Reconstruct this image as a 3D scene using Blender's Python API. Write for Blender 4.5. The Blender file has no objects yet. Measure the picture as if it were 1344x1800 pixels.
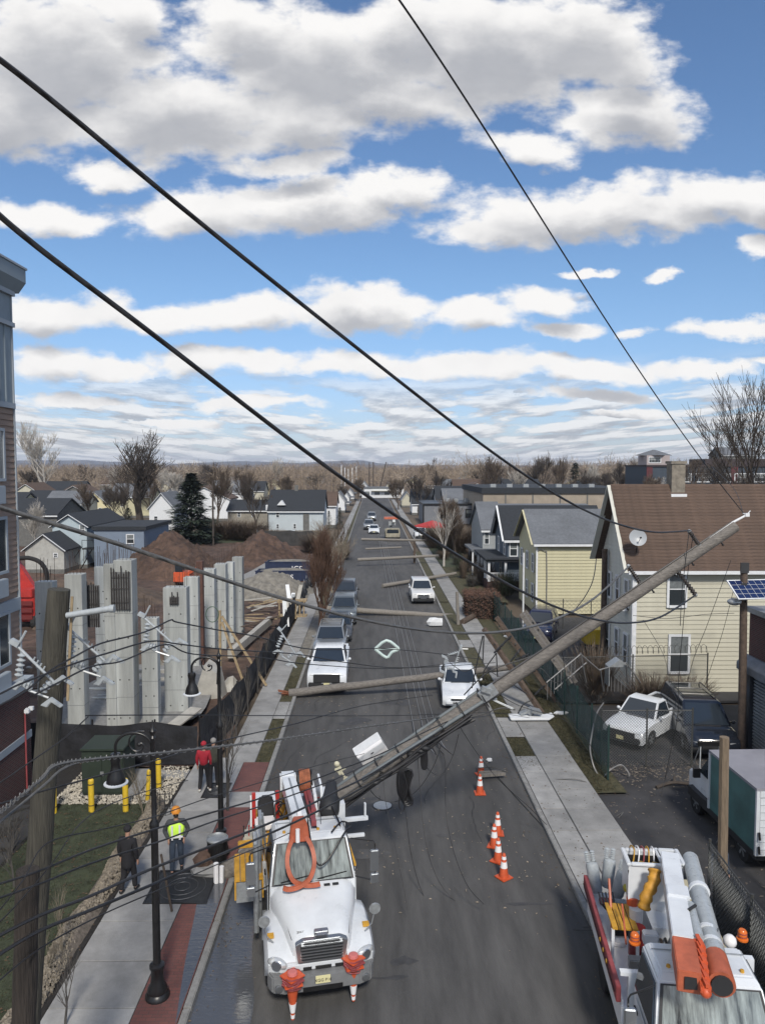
import bpy, bmesh, math, random
import numpy as np
from mathutils import Vector, Matrix, Euler
R = math.radians
S = bpy.context.scene
COL = S.collection
# ---------------------------------------------------------------- camera
CH = 11.5; FP = 1300.0
cam = bpy.data.cameras.new('camera'); camo = bpy.data.objects.new('camera', cam); COL.objects.link(camo)
camo.location = (0, 0, CH)
camo.rotation_euler = (R(90) - math.atan(78 / FP), 0, -math.atan(16 / FP))
cam.sensor_fit = 'HORIZONTAL'; cam.sensor_width = 36; cam.lens = 36 * FP / 1344
cam.clip_start = 0.2; cam.clip_end = 20000
S.camera = camo
CM = camo.rotation_euler.to_matrix()
def ray(px, py): return CM @ Vector(((px - 672) / FP, -(py - 900) / FP, -1))
def at(px, py, Y):
    d = ray(px, py); return Vector((0, 0, CH)) + d * (Y / d.y)
def gp(px, py, z=0.0):
    d = ray(px, py); return Vector((0, 0, CH)) + d * ((z - CH) / d.z)
# ---------------------------------------------------------------- world
W = bpy.data.worlds.new('World'); S.world = W; W.use_nodes = True
nt = W.node_tree; nt.nodes.clear()
SUN_EL, SUN_AZ = 44, 172      # azimuth of the sun, clockwise from +Y
out = nt.nodes.new('ShaderNodeOutputWorld'); bg = nt.nodes.new('ShaderNodeBackground')
bg.inputs[1].default_value = 0.1
sky = nt.nodes.new('ShaderNodeTexSky'); sky.sky_type = 'NISHITA'; sky.sun_disc = False
sky.sun_elevation = R(SUN_EL); sky.sun_rotation = R(SUN_AZ)
sky.air_density = 1.1; sky.dust_density = 0.6; sky.ozone_density = 2.6; sky.altitude = 50
CLOUDS = [(440,60,120,70),(700,60,150,80),(1090,110,90,70),(90,110,235,150),(10,200,200,90),(560,110,245,110),(300,190,230,95),(850,95,265,105),(1010,70,170,95),
 (1110,195,130,62),(940,255,120,32),(520,215,170,60),(690,170,200,60),(220,30,80,60),
 (560,352,230,44),(360,375,140,42),(90,375,130,30),(690,335,110,36),(210,305,90,26),(510,290,115,24),
 (1060,370,290,48),(1230,335,150,46),(880,395,130,38),(1335,435,45,24),(1330,350,80,50),
 (90,555,160,44),(300,562,170,30),(420,545,120,34),(640,545,170,44),(830,545,110,30),(960,525,80,28),(985,575,95,18),(1130,577,32,14),(1290,580,105,19),
 (110,650,120,34),(330,640,80,28),(440,640,110,28),(620,640,150,30),(820,645,150,34),(1050,655,160,26),(1230,652,110,20),(200,655,90,22),(720,655,110,24),(950,640,80,20),
 (130,705,125,13),(450,712,110,12),(330,740,110,12),(1050,695,140,14),(1100,728,90,11),(1150,480,30,11),(1040,468,45,9),(1340,640,60,14)]
def mkgroup():
    g = bpy.data.node_groups.new('cloud_density', 'ShaderNodeTree')
    g.interface.new_socket('P', in_out='INPUT', socket_type='NodeSocketVector')
    g.interface.new_socket('D', in_out='OUTPUT', socket_type='NodeSocketFloat'); g.interface.new_socket('S', in_out='OUTPUT', socket_type='NodeSocketFloat')
    N = g.nodes; L = g.links
    gi = N.new('NodeGroupInput'); go = N.new('NodeGroupOutput')
    def math_(op, a, b=None, c=None):
        n = N.new('ShaderNodeMath'); n.operation = op
        for i, x in enumerate((a, b, c)):
            if x is None: continue
            if isinstance(x, (int, float)): n.inputs[i].default_value = x
            else: L.new(x, n.inputs[i])
        return n.outputs[0]
    # billowy warp of the position
    nz = N.new('ShaderNodeTexNoise'); nz.inputs['Scale'].default_value = 5.5; nz.inputs['Detail'].default_value = 7; nz.inputs['Roughness'].default_value = .58
    mp = N.new('ShaderNodeVectorMath'); mp.operation = 'MULTIPLY'; mp.inputs[1].default_value = (1, 1.7, 1); L.new(gi.outputs[0], mp.inputs[0])
    L.new(mp.outputs[0], nz.inputs['Vector'])
    sub = N.new('ShaderNodeVectorMath'); sub.operation = 'SUBTRACT'; sub.inputs[1].default_value = (.5, .5, .5); L.new(nz.outputs['Color'], sub.inputs[0])
    wm = N.new('ShaderNodeVectorMath'); wm.operation = 'MULTIPLY_ADD'; wm.inputs[1].default_value = (.15, .075, 0); L.new(sub.outputs[0], wm.inputs[0]); L.new(gi.outputs[0], wm.inputs[2])
    cur = None
    for (cx, cy, rx, ry) in CLOUDS:
        d = ray(cx, cy); u = d.x / d.y; v = d.z / d.y; ru = rx / FP; rv = ry / FP
        a = N.new('ShaderNodeVectorMath'); a.operation = 'MULTIPLY_ADD'
        a.inputs[1].default_value = (1 / ru, 1 / rv, 0); a.inputs[2].default_value = (-u / ru, -v / rv, 0); L.new(wm.outputs[0], a.inputs[0])
        l = N.new('ShaderNodeVectorMath'); l.operation = 'LENGTH'; L.new(a.outputs[0], l.inputs[0])
        o = l.outputs['Value']
        cur = o if cur is None else math_('SMOOTH_MIN', cur, o, .22)
    n2 = N.new('ShaderNodeTexNoise'); n2.inputs['Scale'].default_value = 19; n2.inputs['Detail'].default_value = 9; n2.inputs['Roughness'].default_value = .56
    L.new(mp.outputs[0], n2.inputs['Vector'])
    dd = math_('SUBTRACT', 1.0, cur)
    dd = math_('MAXIMUM', dd, -1.2)
    L.new(math_('MULTIPLY_ADD', math_('SUBTRACT', n2.outputs['Fac'], .5), .6, dd), go.inputs[1])
    dd = math_('MULTIPLY_ADD', math_('SUBTRACT', n2.outputs['Fac'], .5), 1.5, dd)
    L.new(dd, go.inputs[0])
    return g
grp = mkgroup()
def wm_(op, a, b=None, c=None, clamp=False):
    n = nt.nodes.new('ShaderNodeMath'); n.operation = op; n.use_clamp = clamp
    for i, x in enumerate((a, b, c)):
        if x is None: continue
        if isinstance(x, (int, float)): n.inputs[i].default_value = x
        else: nt.links.new(x, n.inputs[i])
    return n.outputs[0]
def comb(x, y, z):
    n = nt.nodes.new('ShaderNodeCombineXYZ')
    for i, q in enumerate((x, y, z)):
        if isinstance(q, (int, float)): n.inputs[i].default_value = q
        else: nt.links.new(q, n.inputs[i])
    return n.outputs[0]
def sstep(x, a, b):
    n = nt.nodes.new('ShaderNodeMapRange'); n.interpolation_type = 'SMOOTHSTEP'
    nt.links.new(x, n.inputs[0]); n.inputs[1].default_value = a; n.inputs[2].default_value = b
    return n.outputs[0]
tc = nt.nodes.new('ShaderNodeTexCoord'); sx = nt.nodes.new('ShaderNodeSeparateXYZ'); nt.links.new(tc.outputs['Generated'], sx.inputs[0])
X_, Y_, Z_ = sx.outputs
Ys = wm_('MAXIMUM', wm_('ABSOLUTE', Y_), .02)
u = wm_('DIVIDE', X_, Ys); v = wm_('DIVIDE', Z_, Ys)
P0 = comb(u, v, 0)
def dens(p):
    g = nt.nodes.new('ShaderNodeGroup'); g.node_tree = grp; nt.links.new(p, g.inputs[0]); return g.outputs
D0 = dens(P0)[0]; D1 = dens(comb(wm_('ADD', u, -.01), wm_('ADD', v, .03), 0))[1]
# layer of small flat clouds towards the horizon, on a plane overhead
Zs = wm_('ADD', wm_('MAXIMUM', Z_, 0), .012)
def layer(dz):
    q = comb(wm_('DIVIDE', X_, Zs), wm_('DIVIDE', Ys, wm_('ADD', Zs, dz)), 0)
    n = nt.nodes.new('ShaderNodeTexNoise'); n.inputs['Scale'].default_value = .62; n.inputs['Detail'].default_value = 7; n.inputs['Roughness'].default_value = .6
    nt.links.new(q, n.inputs['Vector']); return n.outputs['Fac']
def layer2(dv):
    zz = wm_('ADD', wm_('MAXIMUM', v, 0), .03 + dv)
    q = comb(wm_('DIVIDE', u, zz), wm_('MULTIPLY', wm_('LOGARITHM', zz, 2.718), 4.6), .7)
    n = nt.nodes.new('ShaderNodeTexNoise'); n.inputs['Scale'].default_value = 1.15; n.inputs['Detail'].default_value = 8; n.inputs['Roughness'].default_value = .6
    nt.links.new(q, n.inputs['Vector']); return n.outputs['Fac']
L0 = layer(0.0); K0 = layer2(0.0); K1 = layer2(.009)
low = wm_('SUBTRACT', 1.0, sstep(Z_, .07, .15))
lay = wm_('MULTIPLY', sstep(K0, .40, .52), wm_('MULTIPLY', low, .85))
# out of view the broken cloud goes on, thickened to make skylight less blue
ov = wm_('MULTIPLY', sstep(L0, .42, .56), wm_('MAXIMUM', sstep(Y_, .25, -.1), sstep(Z_, .58, .68)))
front = wm_('MULTIPLY', sstep(Y_, .05, .25), 1.0)
c0 = wm_('MULTIPLY', sstep(D0, -.12, .42), front)
cover = wm_('MAXIMUM', wm_('MAXIMUM', c0, lay), ov)
deep = wm_('MULTIPLY', sstep(D1, .0, .85), .9)
shade0 = wm_('MULTIPLY', deep, 1.0)
shadeL = wm_('MULTIPLY', sstep(wm_('SUBTRACT', K1, K0), -.12, .12), 1.0)
useL = wm_('GREATER_THAN', lay, c0)
mixf = nt.nodes.new('ShaderNodeMix'); mixf.data_type = 'FLOAT'
nt.links.new(useL, mixf.inputs[0]); nt.links.new(shade0, mixf.inputs[2]); nt.links.new(shadeL, mixf.inputs[3])
fine = nt.nodes.new('ShaderNodeTexNoise'); fine.inputs['Scale'].default_value = 9; fine.inputs['Detail'].default_value = 8; fine.inputs['Roughness'].default_value = .6
nt.links.new(comb(u, wm_('MULTIPLY', v, 1.6), .3), fine.inputs['Vector'])
sh = wm_('ADD', mixf.outputs[0], wm_('MULTIPLY', wm_('SUBTRACT', fine.outputs['Fac'], .5), .5), clamp=True)
cc = nt.nodes.new('ShaderNodeMix'); cc.data_type = 'RGBA'
nt.links.new(sh, cc.inputs[0])
CB = 10.0
cc.inputs[6].default_value = (.73 * CB, .72 * CB, .71 * CB, 1); cc.inputs[7].default_value = (.325 * CB, .335 * CB, .365 * CB, 1)
tint = nt.nodes.new('ShaderNodeMix'); tint.data_type = 'RGBA'; tint.blend_type = 'MULTIPLY'; tint.inputs[0].default_value = 1
nt.links.new(sky.outputs[0], tint.inputs[6]); 
tmix = nt.nodes.new('ShaderNodeMix'); tmix.data_type = 'RGBA'; nt.links.new(sstep(Z_, -.02, .26), tmix.inputs[0]); tmix.inputs[6].default_value = (.64, .70, .96, 1); tmix.inputs[7].default_value = (.72, .85, .98, 1); nt.links.new(tmix.outputs[2], tint.inputs[7])
fin = nt.nodes.new('ShaderNodeMix'); fin.data_type = 'RGBA'
nt.links.new(cover, fin.inputs[0]); nt.links.new(tint.outputs[2], fin.inputs[6]); nt.links.new(cc.outputs[2], fin.inputs[7])
nt.links.new(fin.outputs[2], bg.inputs[0]); nt.links.new(bg.outputs[0], out.inputs[0])
# ---------------------------------------------------------------- sun
sl = bpy.data.lights.new('sun', 'SUN'); sl.energy = 2.8; sl.angle = R(8); sl.color = (1, .93, .83)
so = bpy.data.objects.new('sun', sl); COL.objects.link(so)
sd = Vector((math.sin(R(SUN_AZ)) * math.cos(R(SUN_EL)), math.cos(R(SUN_AZ)) * math.cos(R(SUN_EL)), math.sin(R(SUN_EL))))
so.rotation_euler = sd.to_track_quat('Z', 'Y').to_euler()
S.view_settings.view_transform = 'Standard'; S.view_settings.look = 'None'; S.view_settings.gamma = 1
S.view_settings.exposure = 0.42
try: S.view_settings.use_curve_mapping = False
except Exception: pass
# ---------------------------------------------------------------- mesh builder
class B:
    def __init__(s): s.v = []; s.f = []
    def add(s, vs, fs):
        o = len(s.v); s.v += [tuple(x) for x in vs]; s.f += [tuple(i + o for i in f) for f in fs]; return s
    def box(s, x0, y0, z0, x1, y1, z1):
        if x0 > x1: x0, x1 = x1, x0
        if y0 > y1: y0, y1 = y1, y0
        if z0 > z1: z0, z1 = z1, z0
        return s.add([(x0,y0,z0),(x1,y0,z0),(x1,y1,z0),(x0,y1,z0),(x0,y0,z1),(x1,y0,z1),(x1,y1,z1),(x0,y1,z1)],
            [(0,3,2,1),(4,5,6,7),(0,1,5,4),(1,2,6,5),(2,3,7,6),(3,0,4,7)])
    def cbox(s, c, size, rot=(0,0,0)):
        m = Euler(rot).to_matrix(); hx, hy, hz = [q / 2 for q in size]; c = Vector(c)
        vs = [c + m @ Vector((sx_*hx, sy_*hy, sz_*hz)) for sz_ in (-1,1) for sx_, sy_ in ((-1,-1),(1,-1),(1,1),(-1,1))]
        return s.add(vs, [(0,3,2,1),(4,5,6,7),(0,1,5,4),(1,2,6,5),(2,3,7,6),(3,0,4,7)])
    def beam(s, p0, p1, w, h, up=(0,0,1)):
        p0 = Vector(p0); p1 = Vector(p1); d = (p1 - p0).normalized(); up = Vector(up)
        if abs(d.dot(up)) > .98: up = Vector((1, 0, 0))
        a = d.cross(up).normalized(); b = a.cross(d)
        vs = [p + a*sx_*w/2 + b*sz_*h/2 for p in (p0, p1) for sx_, sz_ in ((-1,-1),(1,-1),(1,1),(-1,1))]
        return s.add(vs, [(0,1,2,3),(7,6,5,4),(0,4,5,1),(1,5,6,2),(2,6,7,3),(3,7,4,0)])
    def tube(s, pts, r, n=6, cap=True):
        pts = [Vector(p) for p in pts]; k = len(pts)
        rs = r if isinstance(r, (list, tuple)) else [r] * k
        rings = []; pa = None
        for i, p in enumerate(pts):
            d = (pts[min(i+1, k-1)] - pts[max(i-1, 0)])
            d = d.normalized() if d.length > 1e-9 else Vector((0,0,1))
            if pa is None:
                up = Vector((0,0,1)) if abs(d.z) < .95 else Vector((1,0,0)); a = d.cross(up).normalized()
            else:
                a = pa - d * pa.dot(d); a = a.normalized() if a.length > 1e-6 else d.orthogonal().normalized()
            pa = a; b = d.cross(a)
            rings.append([p + (a*math.cos(t) + b*math.sin(t)) * rs[i] for t in [2*math.pi*j/n for j in range(n)]])
        return s.loft(rings, cap)
    def loft(s, rings, cap=True, close=True):
        n = len(rings[0]); vs = [p for r_ in rings for p in r_]; fs = []
        for i in range(len(rings) - 1):
            for j in range(n if close else n - 1):
                k = (j + 1) % n; fs.append((i*n+j, i*n+k, (i+1)*n+k, (i+1)*n+j))
        if cap: fs.append(tuple(range(n))[::-1]); fs.append(tuple((len(rings)-1)*n + j for j in range(n)))
        return s.add(vs, fs)
    def lathe(s, prof, c=(0,0,0), n=16, d=(0,0,1)):
        c = Vector(c); q = Vector(d).to_track_quat('Z', 'Y')
        rings = [[c + q @ Vector((r_*math.cos(2*math.pi*j/n), r_*math.sin(2*math.pi*j/n), z)) for j in range(n)] for r_, z in prof]
        return s.loft(rings)
    def prism(s, poly, a, b, axis='x'):   # polygon extruded along an axis
        def P(p, t): return {'x': (t, p[0], p[1]), 'y': (p[0], t, p[1]), 'z': (p[0], p[1], t)}[axis]
        n = len(poly); vs = [P(p, a) for p in poly] + [P(p, b) for p in poly]
        fs = [tuple(range(n))[::-1], tuple(range(n, 2*n))] + [(i, (i+1)%n, n+(i+1)%n, n+i) for i in range(n)]
        return s.add(vs, fs)
    def ball(s, c, r, n=10, m=6, sc=(1,1,1)):
        rings = [[(c[0]+sc[0]*r*math.sin(t)*math.cos(2*math.pi*j/n), c[1]+sc[1]*r*math.sin(t)*math.sin(2*math.pi*j/n), c[2]-sc[2]*r*math.cos(t)) for j in range(n)]
                 for t in [max(.02, min(math.pi-.02, math.pi*i/m)) for i in range(m+1)]]
        return s.loft(rings)
    def build(s, name, mat, parent=None, smooth=0, bevel=0, loc=None, seg=2, **props):
        me = bpy.data.meshes.new(name); me.from_pydata(s.v, [], s.f); me.validate()
        bm = bmesh.new(); bm.from_mesh(me)
        bmesh.ops.recalc_face_normals(bm, faces=bm.faces)
        if bevel: bmesh.ops.bevel(bm, geom=list(bm.edges), offset=bevel, segments=seg, affect='EDGES', clamp_overlap=True)
        bm.to_mesh(me); bm.free()
        if smooth:
            me.polygons.foreach_set('use_smooth', [True] * len(me.polygons)); me.set_sharp_from_angle(angle=R(smooth))
        me.materials.append(mat)
        o = bpy.data.objects.new(name, me); COL.objects.link(o)
        if parent: o.parent = parent
        if loc is not None: o.location = loc
        for k, q in props.items(): o[k] = q
        return o
def thing(name, label, cat, loc=(0,0,0), rz=0, group=None, sc=1):
    o = bpy.data.objects.new(name, None); COL.objects.link(o); o.empty_display_size = .2
    o.location = loc; o.rotation_euler = (0, 0, rz); o.scale = (sc,)*3
    return tag(o, label, cat, group)
def tag(o, label, cat, group=None):
    o['label'] = label; o['category'] = cat
    if group: o['group'] = group
    return o
KIDS = {}
def kids(o):
    return [c for c in o.children]
def dup(root, loc=None, rz=None, label=None, group=None, sc=None):
    r = root.copy(); COL.objects.link(r)
    if loc is not None: r.location = loc
    if rz is not None: r.rotation_euler = (0, 0, rz)
    if sc is not None: r.scale = sc if isinstance(sc, tuple) else (sc,)*3
    if label: r['label'] = label
    if group: r['group'] = group
    for ch in list(root.children):
        c = ch.copy(); COL.objects.link(c); c.parent = r
        for g in list(ch.children):
            d = g.copy(); COL.objects.link(d); d.parent = c
    return r
def inst(o, parent, loc, rot=None, sc=None):
    c = o.copy(); COL.objects.link(c); c.parent = parent; c.location = loc
    if rot is not None: c.rotation_euler = rot
    if sc is not None: c.scale = sc
    return c
def place(o, p0, p1, up=Vector((0,0,1))): pass
# ---------------------------------------------------------------- materials
MC = {}
def mat(name, col, rough=.6, metal=0, ns=0, na=0, bs=0, ba=0, stretch=(1,1,1), c2=None, coat=0, spec=.5, alpha=1, dirt=0, world=False, rv=0):
    if name in MC: return MC[name]
    m = bpy.data.materials.new(name); m.use_nodes = True; N = m.node_tree.nodes; L = m.node_tree.links
    p = N['Principled BSDF']; p.inputs['Roughness'].default_value = rough; p.inputs['Metallic'].default_value = metal
    p.inputs['Specular IOR Level'].default_value = spec; p.inputs['Coat Weight'].default_value = coat
    p.inputs['Base Color'].default_value = (*col, 1)
    if alpha < 1: p.inputs['Alpha'].default_value = alpha
    if ns or bs:
        t = N.new('ShaderNodeTexCoord'); mp = N.new('ShaderNodeMapping'); mp.inputs['Scale'].default_value = stretch
        if world:
            gm = N.new('ShaderNodeNewGeometry'); L.new(gm.outputs['Position'], mp.inputs[0])
        else: L.new(t.outputs['Object'], mp.inputs[0])
    if ns:
        n = N.new('ShaderNodeTexNoise'); n.inputs['Scale'].default_value = ns; n.inputs['Detail'].default_value = 6; n.inputs['Roughness'].default_value = .65
        L.new(mp.outputs[0], n.inputs['Vector'])
        r = N.new('ShaderNodeMapRange'); r.inputs[1].default_value = .3; r.inputs[2].default_value = .7; L.new(n.outputs['Fac'], r.inputs[0])
        mx = N.new('ShaderNodeMix'); mx.data_type = 'RGBA'; L.new(r.outputs[0], mx.inputs[0])
        mx.inputs[6].default_value = (*[max(0, c*(1-na)) for c in col], 1)
        mx.inputs[7].default_value = (*(c2 if c2 else [min(1, c*(1+na)) for c in col]), 1)
        L.new(mx.outputs[2], p.inputs['Base Color'])
        last = mx.outputs[2]
        if dirt:
            n3 = N.new('ShaderNodeTexNoise'); n3.inputs['Scale'].default_value = ns * .13; n3.inputs['Detail'].default_value = 5; L.new(mp.outputs[0], n3.inputs['Vector'])
            r3 = N.new('ShaderNodeMapRange'); r3.inputs[1].default_value = .35; r3.inputs[2].default_value = .65; r3.inputs[3].default_value = 1 - dirt; r3.inputs[4].default_value = 1 + dirt*.5; L.new(n3.outputs['Fac'], r3.inputs[0])
            ml = N.new('ShaderNodeMix'); ml.data_type = 'RGBA'; ml.blend_type = 'MULTIPLY'; ml.inputs[0].default_value = 1
            cb = N.new('ShaderNodeCombineColor'); [L.new(r3.outputs[0], cb.inputs[i]) for i in range(3)]
            L.new(last, ml.inputs[6]); L.new(cb.outputs[0], ml.inputs[7]); L.new(ml.outputs[2], p.inputs['Base Color'])
        rr = N.new('ShaderNodeMapRange'); rr.inputs[3].default_value = max(0, rough-.12); rr.inputs[4].default_value = min(1, rough+.12); L.new(n.outputs['Fac'], rr.inputs[0]); L.new(rr.outputs[0], p.inputs['Roughness'])
    if rv:
        oi = N.new('ShaderNodeObjectInfo'); ro = N.new('ShaderNodeMapRange'); ro.inputs[3].default_value = 1-rv; ro.inputs[4].default_value = 1+rv; L.new(oi.outputs['Random'], ro.inputs[0])
        sc_ = N.new('ShaderNodeVectorMath'); sc_.operation = 'SCALE'; L.new(p.inputs['Base Color'].links[0].from_socket, sc_.inputs[0]); L.new(ro.outputs[0], sc_.inputs['Scale']); L.new(sc_.outputs[0], p.inputs['Base Color'])
    if bs:
        n2 = N.new('ShaderNodeTexNoise'); n2.inputs['Scale'].default_value = bs; n2.inputs['Detail'].default_value = 5; L.new(mp.outputs[0], n2.inputs['Vector'])
        b = N.new('ShaderNodeBump'); b.inputs['Strength'].default_value = ba; b.inputs['Distance'].default_value = .05; L.new(n2.outputs['Fac'], b.inputs['Height']); L.new(b.outputs[0], p.inputs['Normal'])
    MC[name] = m; return m
M = dict(
 asphalt = mat('asphalt', (.062,.062,.066), .85, ns=.9, na=.28, bs=60, ba=.25, dirt=.22, world=True),
 road = mat('road_asphalt', (.074,.073,.072), .85, ns=2.4, na=.3, bs=60, ba=.3, dirt=.3, stretch=(1,.16,1), world=True),
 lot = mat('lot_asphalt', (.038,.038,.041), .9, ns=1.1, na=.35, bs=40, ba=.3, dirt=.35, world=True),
 conc = mat('concrete', (.27,.27,.265), .85, ns=1.6, na=.22, bs=30, ba=.2, dirt=.18, world=True, rv=.09),
 kerb = mat('kerb_concrete', (.21,.21,.205), .9, ns=5, na=.25, bs=30, ba=.3, world=True, rv=.1),
 column = mat('column_concrete', (.37,.39,.385), .85, ns=2.2, na=.25, bs=20, ba=.25, stretch=(1.6,1.6,.16), dirt=.3, world=True, rv=.2),
 dirt = mat('red_dirt', (.078,.048,.035), .95, ns=1.4, na=.55, bs=4, ba=1, dirt=.35, world=True),
 dirt2 = mat('pale_dirt', (.095,.068,.05), .95, ns=.7, na=.5, bs=3, ba=.9, dirt=.3, world=True),
 gravel = mat('grey_gravel', (.17,.16,.14), .95, ns=2.5, na=.35, bs=12, ba=.8, world=True),
 lawn = mat('dry_grass', (.052,.056,.026), .95, ns=6, na=.45, bs=40, ba=.7, c2=(.095,.085,.045), world=True),
 lawn_dark = mat('winter_lawn', (.045,.055,.03), .95, ns=3, na=.4, bs=40, ba=.6, world=True),
 mulch = mat('dark_mulch', (.02,.018,.017), .95, ns=15, na=.6, bs=40, ba=.8, world=True),
 ground = mat('brown_ground', (.11,.085,.06), .95, ns=.05, na=.4, dirt=.3, world=True),
 hill = mat('far_hill', (.075,.075,.085), .95, ns=.004, na=.3, world=True),  # slate tone carries some distance haze in the hill colour
 wood = mat('pole_wood', (.20,.185,.165), .9, ns=7, na=.35, bs=14, ba=.6, stretch=(4,4,.35)),
 wood_x = mat('fallen_pole_wood', (.155,.143,.13), .9, ns=6, na=.38, bs=12, ba=.6, stretch=(1,3,3), world=True),
 wood_g = mat('mossy_pole_wood', (.055,.052,.042), .9, ns=6, na=.45, bs=10, ba=.8, stretch=(5,5,.3), world=True),
 wood_d = mat('dark_pole_wood', (.032,.026,.022), .85, ns=6, na=.5, bs=10, ba=.8, stretch=(5,5,.3), world=True),
 timber = mat('old_timber', (.085,.062,.048), .9, ns=5, na=.4, bs=14, ba=.5, world=True),
 lumber = mat('fresh_lumber', (.30,.23,.14), .85, ns=5, na=.3),
 black = mat('black_paint', (.012,.012,.013), .35, ns=8, na=.3, spec=.5),
 cable = mat('cable_black', (.022,.022,.024), .5),
 cable_g = mat('cable_grey', (.10,.10,.098), .5, ns=20, na=.3),
 wire_g = mat('wire_grey', (.2,.2,.2), .5, metal=.3),
 fabric = mat('fence_fabric', (.014,.015,.019), .8, ns=1.6, na=.6, bs=4, ba=.8, world=True),
 white = mat('white_paint', (.60,.63,.66), .3, ns=1.8, na=.08, coat=.4, dirt=.14),
 white_m = mat('white_trim', (.62,.64,.66), .6, ns=4, na=.08),
 silver = mat('silver_paint', (.25,.27,.29), .3, metal=.5, coat=.4),
 grey_c = mat('dark_grey_paint', (.05,.055,.065), .3, metal=.3, coat=.4),
 black_c = mat('black_car_paint', (.012,.015,.022), .15, coat=.6),
 chrome = mat('chrome', (.5,.52,.54), .38, metal=1),
 steel = mat('galvanised_steel', (.36,.38,.39), .45, metal=.6, ns=12, na=.2),
 glass = mat('car_glass', (.02,.027,.036), .06, spec=.8),
 wglass2 = mat('curtained_sash', (.15,.165,.17), .2, spec=.7, ns=5, na=.3),
 wglass = mat('window_glass', (.03,.037,.042), .08, spec=.8),
 tyre = mat('tyre_rubber', (.016,.016,.017), .85),
 plastic = mat('dark_plastic', (.022,.023,.025), .55),
 lamp_l = mat('headlamp_lens', (.55,.57,.58), .12, metal=.4, coat=.5),
 lamp_r = mat('tail_lamp', (.3,.015,.012), .2),
 plate = mat('licence_plate', (.62,.58,.33), .5),
 orange = mat('safety_orange', (.50,.085,.03), .5, ns=8, na=.15),
 orange_s = mat('boom_orange', (.42,.11,.055), .5, ns=4, na=.25, dirt=.2),
 refl = mat('white_collar', (.75,.75,.76), .4),
 yellow = mat('bollard_yellow', (.58,.40,.03), .5, ns=8, na=.12),
 deck_y = mat('deck_yellow', (.50,.27,.03), .6, ns=4, na=.3, dirt=.25),
 red = mat('signal_red', (.38,.03,.025), .5, ns=3, na=.2),
 maroon = mat('faded_maroon', (.25,.055,.06), .55, ns=3, na=.25),
 green_b = mat('transformer_green', (.022,.033,.024), .6, ns=3, na=.2),
 green_f = mat('green_screen', (.02,.062,.055), .75, ns=2, na=.45, bs=6, ba=.5, world=True, alpha=.72),
 teal = mat('truck_teal', (.07,.175,.17), .5, ns=1.2, na=.3, dirt=.3),
 cream = mat('cream_siding', (.46,.445,.36), .75, ns=2, na=.07, dirt=.08, rv=.035),
 cream2 = mat('yellow_siding', (.47,.445,.30), .75, ns=2, na=.07, dirt=.06),
 shingle = mat('brown_shingles', (.085,.057,.043), .95, ns=9, na=.35, bs=14, ba=.4, stretch=(.35,1,2.5), dirt=.12, rv=.08),
 shingle_g = mat('grey_shingles', (.12,.13,.145), .95, ns=5, na=.2, dirt=.12),
 shingle_b = mat('black_shingles', (.022,.026,.032), .95, ns=5, na=.3),
 found = mat('grey_foundation', (.12,.12,.115), .9, ns=3, na=.3),
 porc = mat('porcelain_grey', (.33,.36,.38), .3, ns=10, na=.15),
 brown_ins = mat('brown_insulator', (.035,.03,.027), .4),
 hivis = mat('hi_vis_vest', (.55,.85,.08), .7, ns=6, na=.1),
 bark = mat('brown_bark', (.085,.065,.05), .95, ns=5, na=.35, world=True),
 bark_l = mat('pale_bark', (.36,.34,.31), .9, ns=3, na=.3, world=True),
 bark_d = mat('dark_bark', (.055,.045,.038), .95, ns=5, na=.35, world=True),
 needle = mat('conifer_needles', (.018,.03,.018), .9, ns=2, na=.5, world=True),
)
def brickmat(name, c1, c2, mortar, scale, rowh=.5, bw=.5, rot=(0,0,0), axes=None, ms=.02):
    m = bpy.data.materials.new(name); m.use_nodes = True; N = m.node_tree.nodes; L = m.node_tree.links
    p = N['Principled BSDF']; p.inputs['Roughness'].default_value = .9
    g = N.new('ShaderNodeNewGeometry'); sp = N.new('ShaderNodeSeparateXYZ'); L.new(g.outputs['Position'], sp.inputs[0])
    cb = N.new('ShaderNodeCombineXYZ'); a, b = axes; L.new(sp.outputs[a], cb.inputs[0]); L.new(sp.outputs[b], cb.inputs[1])
    t = N.new('ShaderNodeTexBrick'); t.inputs['Scale'].default_value = scale; t.inputs['Mortar Size'].default_value = ms
    t.inputs['Brick Width'].default_value = bw; t.inputs['Row Height'].default_value = rowh
    t.inputs['Color1'].default_value = (*c1, 1); t.inputs['Color2'].default_value = (*c2, 1); t.inputs['Mortar'].default_value = (*mortar, 1)
    L.new(cb.outputs[0], t.inputs['Vector']); 
    n = N.new('ShaderNodeTexNoise'); n.inputs['Scale'].default_value = 1.5; n.inputs['Detail'].default_value = 6; L.new(g.outputs['Position'], n.inputs['Vector'])
    mr = N.new('ShaderNodeMapRange'); mr.inputs[3].default_value = .75; mr.inputs[4].default_value = 1.25; L.new(n.outputs['Fac'], mr.inputs[0])
    ml = N.new('ShaderNodeVectorMath'); ml.operation = 'SCALE'; L.new(t.outputs['Color'], ml.inputs[0]); L.new(mr.outputs[0], ml.inputs['Scale'])
    L.new(ml.outputs[0], p.inputs['Base Color'])
    bp = N.new('ShaderNodeBump'); bp.inputs['Strength'].default_value = .5; bp.inputs['Distance'].default_value = .01; bp.invert = True; L.new(t.outputs['Fac'], bp.inputs['Height']); L.new(bp.outputs[0], p.inputs['Normal'])
    return m
M['brick_pave'] = brickmat('brick_paving', (.155,.06,.052), (.12,.05,.046), (.075,.055,.05), 1, .1, .2, axes=(0,1), ms=.006)
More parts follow.
